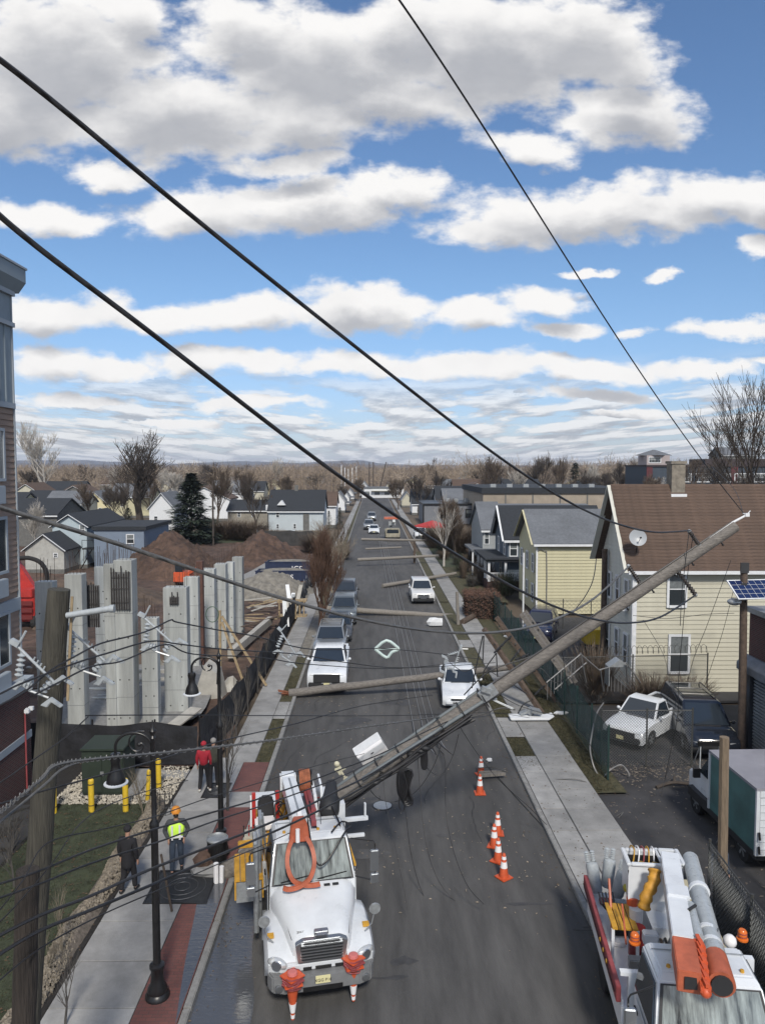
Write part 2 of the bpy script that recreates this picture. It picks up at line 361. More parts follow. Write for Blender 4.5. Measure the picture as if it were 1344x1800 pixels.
M['brick_wall'] = brickmat('red_brick_wall', (.10,.032,.028), (.07,.026,.024), (.10,.085,.08), 1, .075, .22, axes=(1,2), ms=.012)
M['brick_wall2'] = brickmat('garage_brick', (.075,.032,.026), (.05,.024,.02), (.03,.02,.02), 1, .075, .22, axes=(0,2), ms=.012)
# the trucks' windscreens, further down, have reflections painted into their glass colour
def cat(pts, k=6):
    P = [Vector(p) for p in pts]; o = []
    for i in range(len(P) - 1):
        a = P[max(i-1,0)]; b = P[i]; c = P[i+1]; d = P[min(i+2,len(P)-1)]
        for j in range(k):
            t = j / k; o.append(.5*((2*b)+(c-a)*t+(2*a-5*b+4*c-d)*t*t+(3*b-a-3*c+d)*t**3))
    o.append(P[-1]); return o
# ================================================================ THE SETTING
def struct(o): o['kind'] = 'structure'; return o
def stuff(o, label=None, cat=None):
    o['kind'] = 'stuff'
    if label: o['label'] = label
    if cat: o['category'] = cat
    return o
def sheet(name, x0, y0, x1, y1, z, m, parent=None, th=0):
    b = B()
    if th: b.box(x0, y0, z - th, x1, y1, z)
    else: b.add([(x0,y0,z),(x1,y0,z),(x1,y1,z),(x0,y1,z)], [(0,1,2,3)])
    return b.build(name, m, parent)
rnd = random.Random(7)
b = B(); b.add([(-7000,-600,-.16),(7000,-600,-.16),(7000,9000,-.16),(-7000,9000,-.16)], [(0,1,2,3)])
struct(b.build('ground', M['ground']))
RL, RR = -3.85, 5.42
road = struct(sheet('road', RL, -20, RR, 520, 0, M['road'], th=.1))
struct(sheet('cross_street', -160, 262, 160, 272, .004, M['asphalt']))
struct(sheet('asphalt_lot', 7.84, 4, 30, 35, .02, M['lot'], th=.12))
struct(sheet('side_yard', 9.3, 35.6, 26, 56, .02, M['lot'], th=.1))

# kerbs
for nm, a, c in (('left_kerb', RL - .17, RL - .002), ('right_kerb', RR + .002, RR + .17)):
    k = struct(thing(nm, 'long concrete kerb', 'kerb')); del k['category']; del k['label']
    o0 = None; y = 6.0; i = 0
    while y < 70:
        if o0 is None:
            o0 = B().box(a, 0, -.05, c, 2.98, .13).build('kerbstone', M['kerb'], k, bevel=.02); o0.location = (0, y, 0)
        else: inst(o0, k, (0, y, rnd.uniform(-.008, .004)))
        y += 3.0
    B().box(a, y, -.05, c, 500, .13).build('kerbstone', M['kerb'], k)
# pavements made of slabs
def slabs(nm, x0, x1, y0, y1, L, m, far=None, split=None):
    k = struct(thing(nm, '', '')); del k['category']; del k['label']
    B().box(x0 - .01, y0, -.12, x1 + .01, (far or y1), .105).build('bedding', M['mulch'] if not far else M['kerb'], k)
    o = B().box(0, 0, .108, x1 - x0, L - .025, .135).build('paving_slab', m, k, bevel=.006, seg=1); o.location = (x0, y0, 0)
    y = y0 + L
    while y < y1 - .3:
        inst(o, k, (x0, y, rnd.uniform(-.004, .004)), (rnd.uniform(-.002,.002), rnd.uniform(-.003,.003), 0)); y += L
    if far: B().box(x0, y, .0, x1, far, .13).build('paving_strip', m, k)
    return k
slabs('left_pavement', -6.85, -5.02, 9, 28, 1.5, M['conc'])
slabs('left_pavement_by_fence', -5.75, -4.6, 28.03, 58, 1.5, M['conc'], far=262)
slabs('right_pavement', 6.42, 7.80, 9, 60, 1.5, M['conc'], far=262)
slabs('right_apron', 5.60, 6.38, 9, 27.4, 1.5, M['conc'])
slabs('right_apron_middle', 5.60, 6.38, 30.6, 33.1, 2.4, M['conc'])
slabs('right_apron_far', 5.60, 6.38, 46.2, 48.2, 2.0, M['conc'])
slabs('left_apron', -4.57, -4.03, 33.0, 35.4, 2.4, M['conc'])
struct(sheet('brick_pavement', -5.0, 6, -4.03, 24.2, .132, M['brick_pave'], th=.2))
struct(sheet('brick_pavement_end', -5.0, 25.4, -4.03, 28.0, .132, M['brick_pave'], th=.2))
struct(sheet('concrete_band', -5.0, 24.2, -4.03, 25.4, .13, M['conc'], th=.2))
def rough_sheet(name, x0, y0, x1, y1, z, m, amp=.03, step=.3, seed=1, parent=None):
    nx = max(2, int((x1-x0)/step)); ny = max(2, int((y1-y0)/step)); rr = random.Random(seed)
    vs = [(x0+(x1-x0)*i/nx, y0+(y1-y0)*j/ny, z + rr.uniform(-amp, amp)) for j in range(ny+1) for i in range(nx+1)]
    fs = [(j*(nx+1)+i, j*(nx+1)+i+1, (j+1)*(nx+1)+i+1, (j+1)*(nx+1)+i) for j in range(ny) for i in range(nx)]
    return B().add(vs, fs).build(name, m, parent, smooth=80)
# verges
for nm, x0, y0, x1, y1, m in (('verge', 5.6, 27.45, 6.38, 30.55, 'lawn'), ('verge', 5.6, 33.15, 6.38, 46.1, 'lawn'), ('verge', 5.6, 48.3, 6.38, 62, 'lawn'), ('verge', 5.6, 62.3, 6.38, 100, 'lawn'),
                         ('verge', -4.57, 28.05, -4.03, 32.95, 'lawn'), ('verge', -4.57, 35.45, -4.03, 44, 'lawn'), ('verge', -4.57, 44, -4.03, 60, 'gravel'), ('verge', -4.57, 60, -4.03, 220, 'lawn'),
                         ('grass_strip', 7.84, 25.2, 8.9, 62, 'lawn'), ('front_lawn', -12.0, 12, -7.2, 24.6, 'lawn_dark'), ('front_garden', 7.86, 62, 11.5, 84, 'lawn'), ('front_garden', 7.86, 84.1, 12.5, 140, 'lawn_dark'), ('back_garden', -60, 112, -17, 128, 'lawn_dark'), ('back_garden', -16.5, 112, -6.5, 122, 'lawn'), ('mulch_bed', -7.4, 9, -6.88, 27, 'mulch'), ('mulch_ground', -13.5, 8, -10.6, 30, 'mulch')):
    struct(rough_sheet(nm, x0, y0, x1, y1, .1 if nm != 'mulch_ground' else .115, M[m], .02, .3 if y1 - y0 < 30 else 1.0, seed=int(y0)))
def grass(name, x0, y0, x1, y1, n, h, m, label, seed):
    rr = random.Random(seed); b = B()
    for i in range(n):
        x = rr.uniform(x0, x1); y = rr.uniform(y0, y1); t = rr.uniform(0, 6.28); w = .012; q = rr.uniform(.4, 1) * h; l = rr.uniform(-.05, .05)
        b.add([(x-w*math.cos(t), y-w*math.sin(t), .1), (x+w*math.cos(t), y+w*math.sin(t), .1), (x+l, y+l, .1+q)], [(0,1,2)])
    return stuff(b.build(name, M[m]), label, 'grass')
grass('grass', 5.6, 27.5, 6.38, 30.5, 2500, .07, 'lawn', 'worn grass verge between the kerb and the right pavement', 1)
grass('grass', 5.6, 33.2, 6.38, 40, 4500, .07, 'lawn', 'grass verge beside the white sedan', 2)
grass('grass', 7.85, 25.3, 8.6, 42, 9000, .09, 'lawn', 'grass strip along the foot of the green fence', 3)
grass('grass', -12, 12, -7.4, 24.5, 26000, .06, 'lawn_dark', 'dark winter lawn beside the left pavement', 4)
grass('grass', -4.57, 28.1, -4.03, 40, 3500, .06, 'lawn', 'thin grass verge on the left kerb', 5)
struct(sheet('drive', -14.5, 20, -10.7, 24.5, .123, M['lot']))
# puddle along the left gutter
def blobsheet(name, pts, z, m):
    b = B(); P = cat([(x, y, z) for x, y in pts] + [(pts[0][0], pts[0][1], z)], 5)[:-1]
    b.add(P, [tuple(range(len(P)))]); return b.build(name, m)
wm = mat('gutter_water', (.075,.08,.09), .06, spec=1.0, bs=5, ba=.12, stretch=(1,3,1), world=True)
struct(blobsheet('gutter_water', [(-3.84,9.5),(-3.0,11),(-2.75,13.2),(-2.55,15),(-2.9,17),(-3.05,19),(-3.3,20.4),(-3.84,21)], .006, wm))
struct(blobsheet('pavement_water', [(-4.05,14.5),(-4.35,16.5),(-4.6,18.6),(-4.9,20.3),(-4.4,20.9),(-4.08,20.2),(-4.05,17.5)], .137, wm))
# road marks: tar patches and cracks as thin sheets
tar = mat('tar_patch', (.048,.048,.05), .7, ns=4, na=.3, world=True); pale = mat('worn_patch', (.078,.078,.08), .9, ns=1.5, na=.3, world=True)
for (px, py, w, h, m) in ((640,1500,1.0,.35,pale),(660,1415,.7,.25,tar),(655,1405,.5,.2,tar),(705,1690,.6,.2,tar),(600,1010,1.5,1.6,pale),(640,960,1.8,3,pale),(1000,1480,.5,.4,pale),(705,1235,1.4,.8,tar),(620,1270,1.2,.7,tar),(780,1470,.4,.15,pale),(930,1590,.8,.1,tar),(690,1720,.7,.12,tar)):
    p = gp(px, py); pts = [(p.x + w*.8*math.cos(t)*rnd.uniform(.35,1.2), p.y + h*.8*math.sin(t)*rnd.uniform(.35,1.3)) for t in [k*2*math.pi/9 for k in range(9)]]
    struct(blobsheet('road_patch', pts, .004 if m is tar else .008, m))
mh = thing('manhole_cover', 'round dark iron manhole cover in the road behind the bucket truck', 'manhole', gp(672,1416,.012))
B().lathe([(.36,-.02),(.36,.004),(.33,.006),(.33,.0)], n=20).build('frame', M['plastic'], mh); B().lathe([(.31,-.02),(.31,.008)], n=20).build('lid', M['steel'], mh)
# cracks: thin wandering tar lines on the asphalt
rr = random.Random(77)
crk = mat('crack_tar', (.035,.035,.036), .8)
for i in range(26):
    x = rr.uniform(-3.4, 5.0); y = rr.choice([rr.uniform(13, 40), rr.uniform(15, 90)]); a = rr.choice([0, 0, math.pi/2]) + rr.uniform(-.3,.3); L = rr.uniform(1.5, 5); b = B(); P = []
    for k in range(16):
        x += math.sin(a)*L/16*1; y += math.cos(a)*L/16; a += rr.uniform(-.35,.35); x = min(5.3, max(-3.7, x)); P.append((x, y))
    for k in range(15):
        w_ = rr.uniform(.01,.024); b.add([(P[k][0]-w_, P[k][1]-w_, .0045), (P[k][0]+w_, P[k][1]-w_*.3, .0045), (P[k+1][0]+w_, P[k+1][1]+w_*.3, .0045), (P[k+1][0]-w_, P[k+1][1]+w_, .0045)], [(0,1,2,3)])
    struct(b.build('road_crack', crk))
# litter: twigs, chips and leaves on road and pavements
def litter(name, label, n, area, m, s0, s1, seed, z=.01):
    rr = random.Random(seed); b = B()
    for i in range(n):
        x, y = area(rr); t = rr.uniform(0, 6.28); l = rr.uniform(s0, s1); w = l*rr.uniform(.15,.6); c_, s_ = math.cos(t), math.sin(t); zz = z(x) if callable(z) else z
        b.add([(x-l*c_, y-l*s_, zz+.004), (x+w*s_, y-w*c_, zz+.02), (x+l*c_, y+l*s_, zz+.006), (x-w*s_, y+w*c_, zz+.012)], [(0,1,2),(0,2,3)])
    return stuff(b.build(name, m), label, 'litter')
litter('road_litter', 'dead leaves, chips and twigs scattered along both kerbs', 1500, lambda r_: ((RR - abs(r_.gauss(0,.35)) - .02) if r_.random() < .5 else (RL + abs(r_.gauss(0,.35)) + .02), r_.uniform(12, 80)), mat('leaf_litter', (.12,.09,.06), .95, ns=9, na=.5, world=True), .015, .05, 3)
litter('splinter_litter', 'wood splinters and scraps scattered under the fallen poles', 900, lambda r_: (r_.uniform(-3.5, 5.2), r_.choice([r_.gauss(21.5,1.5), r_.gauss(36.5,1.5), r_.gauss(57,2), r_.gauss(27,5)])), mat('pale_splinters', (.26,.22,.17), .95, ns=9, na=.5, world=True), .015, .06, 4)
litter('lawn_litter', 'dead leaves and twigs on the grass, mulch and pavements', 2600, lambda r_: (r_.uniform(-11.5,-6.9), r_.uniform(12, 24)) if r_.random() < .6 else (r_.uniform(5.6, 8.6), r_.uniform(12, 50)), mat('brown_leaves', (.10,.065,.04), .95, ns=9, na=.5, world=True), .015, .05, 5, z=lambda x: .13)
litter('lot_litter', 'rubble, leaves and weeds along the fence foot in the lot', 1500, lambda r_: (r_.uniform(8.4, 14.5), r_.gauss(27.3, .6)) if r_.random() < .6 else (r_.uniform(8,14), r_.uniform(19,34)), mat('lot_rubble', (.15,.13,.11), .95, ns=9, na=.5, world=True), .02, .09, 6, z=.025)
# tree pit grates in the left pavement
for i, (x0, y0, x1, y1, lb) in enumerate(((-6.02, 18.7, -4.35, 20.3, 'square iron tree grate with rings beside the hard-hatted worker'), (-5.95, 24.9, -5.1, 26.1, 'small dark tree grate in front of the two walkers'))):
    g = thing('tree_grate', lb, 'tree grate', ((x0+x1)/2, (y0+y1)/2, .14)); w = (x1-x0)/2; d = (y1-y0)/2
    B().box(-w, -d, -.02, w, d, .0).build('base_plate', mat('grate_iron', (.035,.037,.04), .6, metal=.3, ns=6, na=.3), g)
    bb = B()
    for r_ in [w*.25*k for k in range(1, 4)]:
        pts = [(r_*math.cos(t), min(d-.03, max(-d+.03, r_*math.sin(t))), .006) for t in [j*2*math.pi/24 for j in range(25)]]
        bb.tube(pts, .012, 4, False)
    bb.build('ring', mat('ring_iron', (.09,.093,.1), .5, metal=.4), g)
    B().box(-w, -d, 0, w, -d+.04, .02).box(-w, d-.04, 0, w, d, .02).box(-w, -d+.041, 0, -w+.04, d-.041, .02).box(w-.04, -d+.041, 0, w, d-.041, .02).build('frame', M['black'], g)
# ---------------------------------------------------------------- construction site ground
def hfield(name, x0, y0, x1, y1, nx, ny, fn, m):
    vs = []
    for j in range(ny + 1):
        for i in range(nx + 1):
            x = x0 + (x1-x0)*i/nx; y = y0 + (y1-y0)*j/ny; vs.append((x, y, fn(x, y)))
    fs = [(j*(nx+1)+i, j*(nx+1)+i+1, (j+1)*(nx+1)+i+1, (j+1)*(nx+1)+i) for j in range(ny) for i in range(nx)]
    return B().add(vs, fs).build(name, m, smooth=60)
from mathutils import noise as mn
def fb(x, y, s, o=4):
    return mn.fractal(Vector((x*s, y*s, 3.3)), 1.0, 2.0, o)
struct(hfield('construction_ground', -62, 27.9, -6.1, 112, 150, 220, lambda x, y: .06 + .16*fb(x, y, .5) + .07*fb(x, y, 2.2, 3), M['dirt']))
def mound(label, c, rx, ry, h, m, seed, cat_='dirt pile', name='dirt_pile'):
    n = 80; vs = []; fs = []
    for j in range(n + 1):
        for i in range(n + 1):
            u_ = -1 + 2*i/n; v_ = -1 + 2*j/n; r_ = math.hypot(u_, v_)
            a = math.atan2(v_, u_); rr = r_ * (1.3 + .18*math.sin(2*a+seed) + .1*math.sin(3*a+2*seed))
            z = h * max(0, 1 - rr) ** .85 + (.16*h*fb(u_*rx+seed*9, v_*ry, .7) + .06*h*fb(u_*rx, v_*ry+seed, 2.2) + .04*h*fb(u_*rx, v_*ry+seed, 6)) * max(0, min(1, (1.1-rr)*3)) - .25*(rr > 1)
            vs.append((u_*rx, v_*ry, z))
    fs = [(j*(n+1)+i, j*(n+1)+i+1, (j+1)*(n+1)+i+1, (j+1)*(n+1)+i) for j in range(n) for i in range(n)]
    o = B().add(vs, fs).build(name, m, smooth=70, loc=c); o['kind'] = 'structure' if False else 'pile'; del o['kind']
    return tag(o, label, cat_)
mound('tall red brown earth pile in front of the conifer', (-22.5, 82, -.1), 9, 8, 4.5, M['dirt'], 1)
mound('red earth pile behind the concrete columns, right of the tallest pile', (-14, 93, -.1), 7.5, 9, 3.4, M['dirt'], 2)
mound('long low brown earth bank behind the left concrete columns', (-27, 63, -.1), 13, 9, 2.2, M['dirt2'], 3)
mound('grey gravel heap inside the black fence beside the leafless street tree', (-9.2, 66, -.1), 5.0, 5.0, 2.5, M['gravel'], 4, 'gravel heap', 'gravel_heap')
mound('low rubble bank of earth at the foot of the front columns', (-14, 44, -.1), 7, 5, 1.0, M['dirt2'], 5)
struct(blobsheet('concrete_washout', [(-14,74),(-11.6,74),(-11,80),(-10.6,88),(-12.4,88),(-13.2,80)], .35, M['kerb']))
# ---------------------------------------------------------------- hills and far woods
def ridge(name, prof, Y, depth, m):
    vs = []; fs = []
    for px, py in prof:
        p = at(px, py, Y); vs += [(p.x, Y, -5), (p.x, Y, p.z * .55), (p.x, Y + depth*.5, p.z * .85), (p.x, Y + depth, p.z), (p.x, Y + depth*1.6, -5)]
    for i in range(len(prof) - 1):
        for j in range(4): fs.append((i*5+j, (i+1)*5+j, (i+1)*5+j+1, i*5+j+1))
    return struct(B().add(vs, fs).build(name, m, smooth=80))
def prof(pts, jit, seed):
    rr = random.Random(seed); o = []
    for i in range(len(pts) - 1):
        (a, b_), (c, d) = pts[i], pts[i+1]
        for k in range(12): t = k/12; t2 = t*t*(3-2*t); o.append((a+(c-a)*t, b_+(d-b_)*t2 + rr.uniform(-jit, jit)))
    return o + [pts[-1]]
ridge('hills', prof([(-900,812),(-300,806),(30,806),(90,809),(150,813),(210,817),(300,811),(360,808),(430,809),(500,812),(560,808),(620,806),(690,814),(800,820),(1000,822),(1500,818),(2400,815)], .5, 3), 3800, 900, M['hill'])
ridge('hills', prof([(-900,818),(30,815),(300,817),(480,814),(560,813),(700,817),(900,817),(1500,816),(2400,816)], .5, 5), 2300, 500, mat('mid_hill', (.10,.085,.085), .95, ns=.01, na=.3, world=True))
def tri_mass(name, pts, m, label, cat_):
    """pts: list of (triangle) arrays from numpy"""
    v = np.concatenate(pts).reshape(-1, 3); n = len(v)//3
    me = bpy.data.meshes.new(name); me.vertices.add(len(v)); me.vertices.foreach_set('co', v.ravel())
    me.loops.add(n*3); me.loops.foreach_set('vertex_index', np.arange(n*3)); me.polygons.add(n)
    me.polygons.foreach_set('loop_start', np.arange(n)*3); me.update(calc_edges=True)
    me.materials.append(m); o = bpy.data.objects.new(name, me); COL.objects.link(o)
    return o
RS = np.random.RandomState(5)
def twigs(c, rad, n, L, w, up=.35, trunk=True, base=None):
    """a leafless crown of thin triangles filling an ellipsoid"""
    u_ = RS.normal(size=(n, 3)); u_ /= np.linalg.norm(u_, axis=1)[:, None]; r_ = RS.rand(n, 1) ** .45
    p = u_ * r_ * np.array(rad)
    d = p / np.array(rad) * .8 + RS.normal(size=(n, 3)) * .35 + np.array([0, 0, up]); d /= np.linalg.norm(d, axis=1)[:, None]
    s_ = np.cross(d, RS.normal(size=(n, 3))); s_ /= np.linalg.norm(s_, axis=1)[:, None]
    l = L * (.5 + RS.rand(n, 1)); a = p - d*l*.5; t = p + d*l*.5
    T = np.stack([a - s_*w, a + s_*w, t], 1) + np.array(c)
    T = T.reshape(-1, 3)
    if trunk:
        b0 = np.array(base); c0 = np.array(c) + np.array([0, 0, rad[2]*.3]); k = w*5
        T = np.concatenate([T, [b0 + [-k,0,0], b0 + [k,0,0], c0], [b0 + [0,-k,0], b0 + [0,k,0], c0]])
    return T
wood_m = [mat('winter_twigs_tan', (.27,.215,.16), .95, ns=.03, na=.25, world=True), mat('winter_twigs_brown', (.15,.12,.095), .95, ns=.03, na=.3, world=True), mat('winter_twigs_grey', (.36,.30,.23), .95, ns=.03, na=.3, world=True)]
woods = [[], [], []]
for i in range(1900):
    Y = 260 + 700 * RS.rand() ** 1.3; X = (RS.rand() - .5) * 1.35 * Y
    if abs(X - .8) < 9 and Y < 305: continue
    cl_ = mn.noise(Vector((X/Y*9, Y*.008, 2.2))); h = 10.3 + RS.rand() * 4.5 + (Y > 450) * 1.0 + 5.5*max(0, cl_) + (3 if X/Y > .12 else 0)*RS.rand(); r_ = 3.2 + 3.0*RS.rand(); k = int(min(2, max(0, 1.2 + 2.2*mn.noise(Vector((X/Y*14+5, Y*.01, 7.7))) + (RS.rand()-.5)*1.4)))
    woods[k].append(twigs((X, Y, h*.58), (r_, r_, h*.42), 130 if Y < 500 else 80, 2.1, .03 + Y*.00013, base=(X, Y, -.2)))
    if i % 3 == 0: woods[1].append(twigs((X + 3, Y - 4, 2.2), (6, 4, 2.4), 60, 2.5, .05 + Y*.00016, trunk=False))
for k, (w_, nm) in enumerate(zip(woods, ('tan leafless woods stretching along the horizon', 'dark brown leafless woods stretching along the horizon', 'pale grey leafless woods stretching along the horizon'))):
    stuff(tri_mass('far_woods', w_, wood_m[k], None, None), nm, 'woods')
# understorey bank that closes the woods at ground level
for Y, z, s in ((330, 4.5, 1), (480, 7.5, 2), (700, 9.5, 4)):
    vs = []; fs = []; n = 260
    for i in range(n + 1):
        X = -1.0*Y + 2.0*Y*i/n; q = max(0, min(1, (abs(X) - 12) / 25)) if s == 99 else 1
        zz = (z + 1.3*fb(X, s*17, .06, 5)) * q
        vs += [(X, Y-12, -.3), (X, Y-3, zz*.75), (X, Y+5, zz), (X, Y+30, zz*.6)]
    for i in range(n):
        for j in range(3): fs.append((i*4+j, (i+1)*4+j, (i+1)*4+j+1, i*4+j+1))
    stuff(B().add(vs, fs).build('undergrowth', mat('undergrowth', (.12,.09,.065), .95, ns=.35, na=.5, bs=.5, ba=1, world=True), smooth=60), ('nearer', 'middle', 'farthest')[{1:0,2:1,4:2}[s]] + ' bank of brown undergrowth below the leafless woods', 'undergrowth')
# ---------------------------------------------------------------- leafless trees
def grow(h, spread=.5, minr=0, levels=5, seed=1, kids_=3, r0=None, trunk_f=.3, up=.12, sides=5, wob=.12, fork=None):
    rr = random.Random(seed); tb = B(); cb = B()
    def branch(p, d, L, r, lv, b):
        n = 3 if lv > 1 else 2; pts = [p]; q = p; dd = d
        for i in range(n):
            dd = (dd + Vector((rr.uniform(-wob, wob), rr.uniform(-wob, wob), rr.uniform(-wob*.5, wob) + up*.5))).normalized()
            q = q + dd * L / n; pts.append(q)
        e = r * (.62 if lv else .3)
        b.tube(pts, [max(minr, r + (e - r)*i/n) for i in range(n+1)], max(3, sides - (levels - lv)), cap=False)
        if lv == 0: return
        k = kids_ + (1 if rr.random() < .4 else 0)
        for i in range(k):
            t = rr.uniform(.35, 1.0) if i else 1.0
            j = min(n-1, int(t*n)); s_ = pts[j].lerp(pts[j+1], t*n - j) if t < 1 else pts[-1]
            ax = Vector((rr.uniform(-1,1), rr.uniform(-1,1), rr.uniform(-.3,.3))).normalized()
            nd = (dd + ax * rr.uniform(spread*.6, spread*1.4) + Vector((0,0,up))).normalized()
            if i == 0: nd = (dd + ax*spread*.4).normalized()
            branch(s_, nd, L * rr.uniform(.6, .82), e * rr.uniform(.6, .95), lv - 1, cb)
    r0 = r0 or h*.022
    branch(Vector((0,0,-.1)), Vector((0,0,1)), h*trunk_f, r0, levels, tb)
    return tb, cb
def bare_tree(label, loc, h, m, name='bare_tree', sc=(1,1,1), **kw):
    kw.setdefault('minr', max(0, loc[1]*.00013)); tb, cb = grow(h, **kw); t = thing(name, label, 'tree', loc); t.scale = sc
    tb.build('trunk', m, t, smooth=60); cb.build('crown', m, t, smooth=60); return t
# ================================================================ BUILDINGS
def window(parent, face, c, w, h, frame=M['white_m'], pane=M['wglass'], fw=.09, rails=1, mull=0, name='window', ledge=False):
    """c: centre of the window on the wall; face S (toward -Y), E (+X) or W (-X)"""
    fb_ = B(); pb = B(); d = .07
    def bx(b, u0, z0, u1, z1, a, q):
        if face == 'S': b.box(u0, -q, z0, u1, -a, z1)
        elif face == 'E': b.box(a, u0, z0, q, u1, z1)
        else: b.box(-q, u0, z0, -a, u1, z1)
    W2, H2 = w/2, h/2
    bx(fb_, -W2, -H2, -W2+fw, H2, 0, d); bx(fb_, W2-fw, -H2, W2, H2, 0, d)
    bx(fb_, -W2+fw+.001, H2-fw, W2-fw-.001, H2, 0, d); bx(fb_, -W2+fw+.001, -H2, W2-fw-.001, -H2+fw, 0, d+(.04 if ledge else 0))
    for k in range(rails):
        z = -H2 + h*(k+1)/(rails+1); bx(fb_, -W2+fw+.001, z-.025, W2-fw-.001, z+.025, .02, d-.01)
    for k in range(mull):
        x = -W2 + w*(k+1)/(mull+1); bx(fb_, x-.02, -H2+fw+.001, x+.02, H2-fw-.001, .025, d-.015)
    if rails == 1 and h > 1 and pane is M['wglass']:
        up = B(); bx(up, -W2+fw+.002, .03, W2-fw-.002, H2-fw-.002, .031, .036)
    else: up = None
    bx(pb, -W2+fw*.5, -H2+fw*.5, W2-fw*.5, H2-fw*.5, .003, .03)
    f = fb_.build(name, frame, parent); f.location = c
    p = pb.build('pane', pane, f)
    if up: up.build('upper_sash', M['wglass2'], f)
    return f
def gable(b, x0, x1, y0, y1, zw, zr, axis, z0=0):
    if axis == 'x': b.prism([(y0,z0),(y1,z0),(y1,zw),((y0+y1)/2,zr),(y0,zw)], x0, x1, 'x')
    else: b.prism([(x0,z0),(x1,z0),(x1,zw),((x0+x1)/2,zr),(x0,zw)], y0, y1, 'y')
def roof(b, x0, x1, y0, y1, zw, zr, axis, o=.3, th=.14, e=.25):
    if axis == 'x':
        m_ = (y0+y1)/2; s = (zr-zw)/((y1-y0)/2)
        b.prism([(y0-o, zw-s*o+.02),(m_, zr+.02),(y1+o, zw-s*o+.02),(y1+o, zw-s*o+th+.02),(m_, zr+th*1.3+.02),(y0-o, zw-s*o+th+.02)], x0-e, x1+e, 'x')
    else:
        m_ = (x0+x1)/2; s = (zr-zw)/((x1-x0)/2)
        b.prism([(x0-o, zw-s*o+.02),(m_, zr+.02),(x1+o, zw-s*o+.02),(x1+o, zw-s*o+th+.02),(m_, zr+th*1.3+.02),(x0-o, zw-s*o+th+.02)], y0-e, y1+e, 'y')
def house(label, px0, px1, yb, ye, yr, depth, axis='x', wall='white_m', roofm='shingle_b', wins=(), chim=None, name='house', trim='white_m', cat_='house', Yf=None, over=.3):
    Y = Yf or gp(600, yb).y; a = at(px0, ye, Y); c = at(px1, ye, Y); zw = a.z
    zr = at(px0, yr, Y + depth/2 if axis == 'x' else Y).z
    t = thing(name, label, cat_, ((a.x+c.x)/2, Y, 0)); x0 = a.x - t.location.x; x1 = -x0
    b = B(); gable(b, x0, x1, 0, depth, zw, zr, axis); b.build('wall', M[wall] if isinstance(wall, str) else wall, t)
    b = B(); roof(b, x0, x1, 0, depth, zw, zr, axis, over, .16 if Y < 150 else .3); b.build('roof', M[roofm], t)
    b = B(); b.box(x0-.02, -.02, -.1, x1+.02, depth+.02, .5); b.build('foundation', M['found'], t)
    if axis == 'x': B().box(x0-.2, -over-.1, zw-(zr-zw)/(depth/2)*over-.16, x1+.2, -over+.02, zw-(zr-zw)/(depth/2)*over+.02).build('gutter', M[trim], t)
    else:
        m_ = 0; bb = B(); s = (zr-zw)/x1
        bb.beam((x0-over, -.28, zw-s*over+.06), (0, -.28, zr+.1), .06, .2, (0,1,0)); bb.beam((x1+over, -.28, zw-s*over+.06), (0, -.28, zr+.1), .06, .2, (0,1,0)); bb.build('bargeboard', M[trim], t)
    for wd in wins:
        px, py, w, h = wd[:4]; p = at(px, py, Y); q = w * Y / FP; r_ = h * Y / FP
        window(t, 'S', (p.x - t.location.x, -.002, p.z), q, r_, fw=max(.07, q*.12), name='window')
    if chim:
        p = at(chim[0], chim[1], Y + depth*.5); B().box(p.x-t.location.x-.3, depth*.5-.3, zr-.9, p.x-t.location.x+.3, depth*.5+.3, p.z).build('chimney', M['found'], t)
    return t
# --- left apartment building (only its street corner is in view)
AY = 26.0; AX = at(38, 1190, AY).x; brown_s = mat('brown_lap_siding', (.26,.19,.15), .8, ns=3, na=.1); blue_s = mat('blue_grey_panels', (.22,.27,.31), .7, ns=2, na=.08); blue_t = mat('pale_blue_trim', (.30,.34,.38), .6, ns=2, na=.05)
ap = thing('apartment_building', 'tall apartment building with brown siding over dark red brick at the left edge', 'building', (AX, AY, 0))
zb = lambda py: at(36, py, AY).z
zBrick, zB2, zTop = zb(1195), zb(716), zb(492)
B().box(-8, -14, -.1, .22, 0.1, zBrick-.2).build('brick_wall', M['brick_wall'], ap)
B().box(-8, -14, zBrick-.19, -.06, 0, zTop).build('wall_core', brown_s, ap)
B().box(-8, -14, zBrick-.2, .34, .2, zBrick+.12).build('brick_cornice', blue_t, ap)
B().box(-8.0, -14, 1.9, .25, .13, 2.15).build('stone_band', blue_t, ap)
z = zBrick + .13; k0 = None
while z < zB2 - .18:
    if abs(z - zb(1060)) > .26:
        if k0 is None: k0 = B().add([(-.05,-14,0),(.0,-14,0),(-.03,-14,.2),(-.05,-14,.2),(-.05,-.03,0),(.0,-.03,0),(-.03,-.03,.2),(-.05,-.03,.2)], [(0,1,2,3),(7,6,5,4),(0,4,5,1),(1,5,6,2),(2,6,7,3),(3,7,4,0)]).build('siding_board', brown_s, ap, loc=(0,0,z))
        else: inst(k0, ap, (0, 0, z))
    z += .205
B().box(-8, -14, zb(1060)-.22, .04, .03, zb(1060)+.22).build('floor_band', blue_t, ap)
B().box(-.06, -.025, zBrick+.13, .035, .035, zTop).build('corner_board', blue_t, ap)
B().box(-8, -14, zB2-.05, .05, .05, zB2+.14).build('upper_band', blue_t, ap)
B().box(-.058, -14, zB2+.15, -.01, -.03, zTop-1.6).build('upper_panel', blue_s, ap)
y = -.5; k0 = None
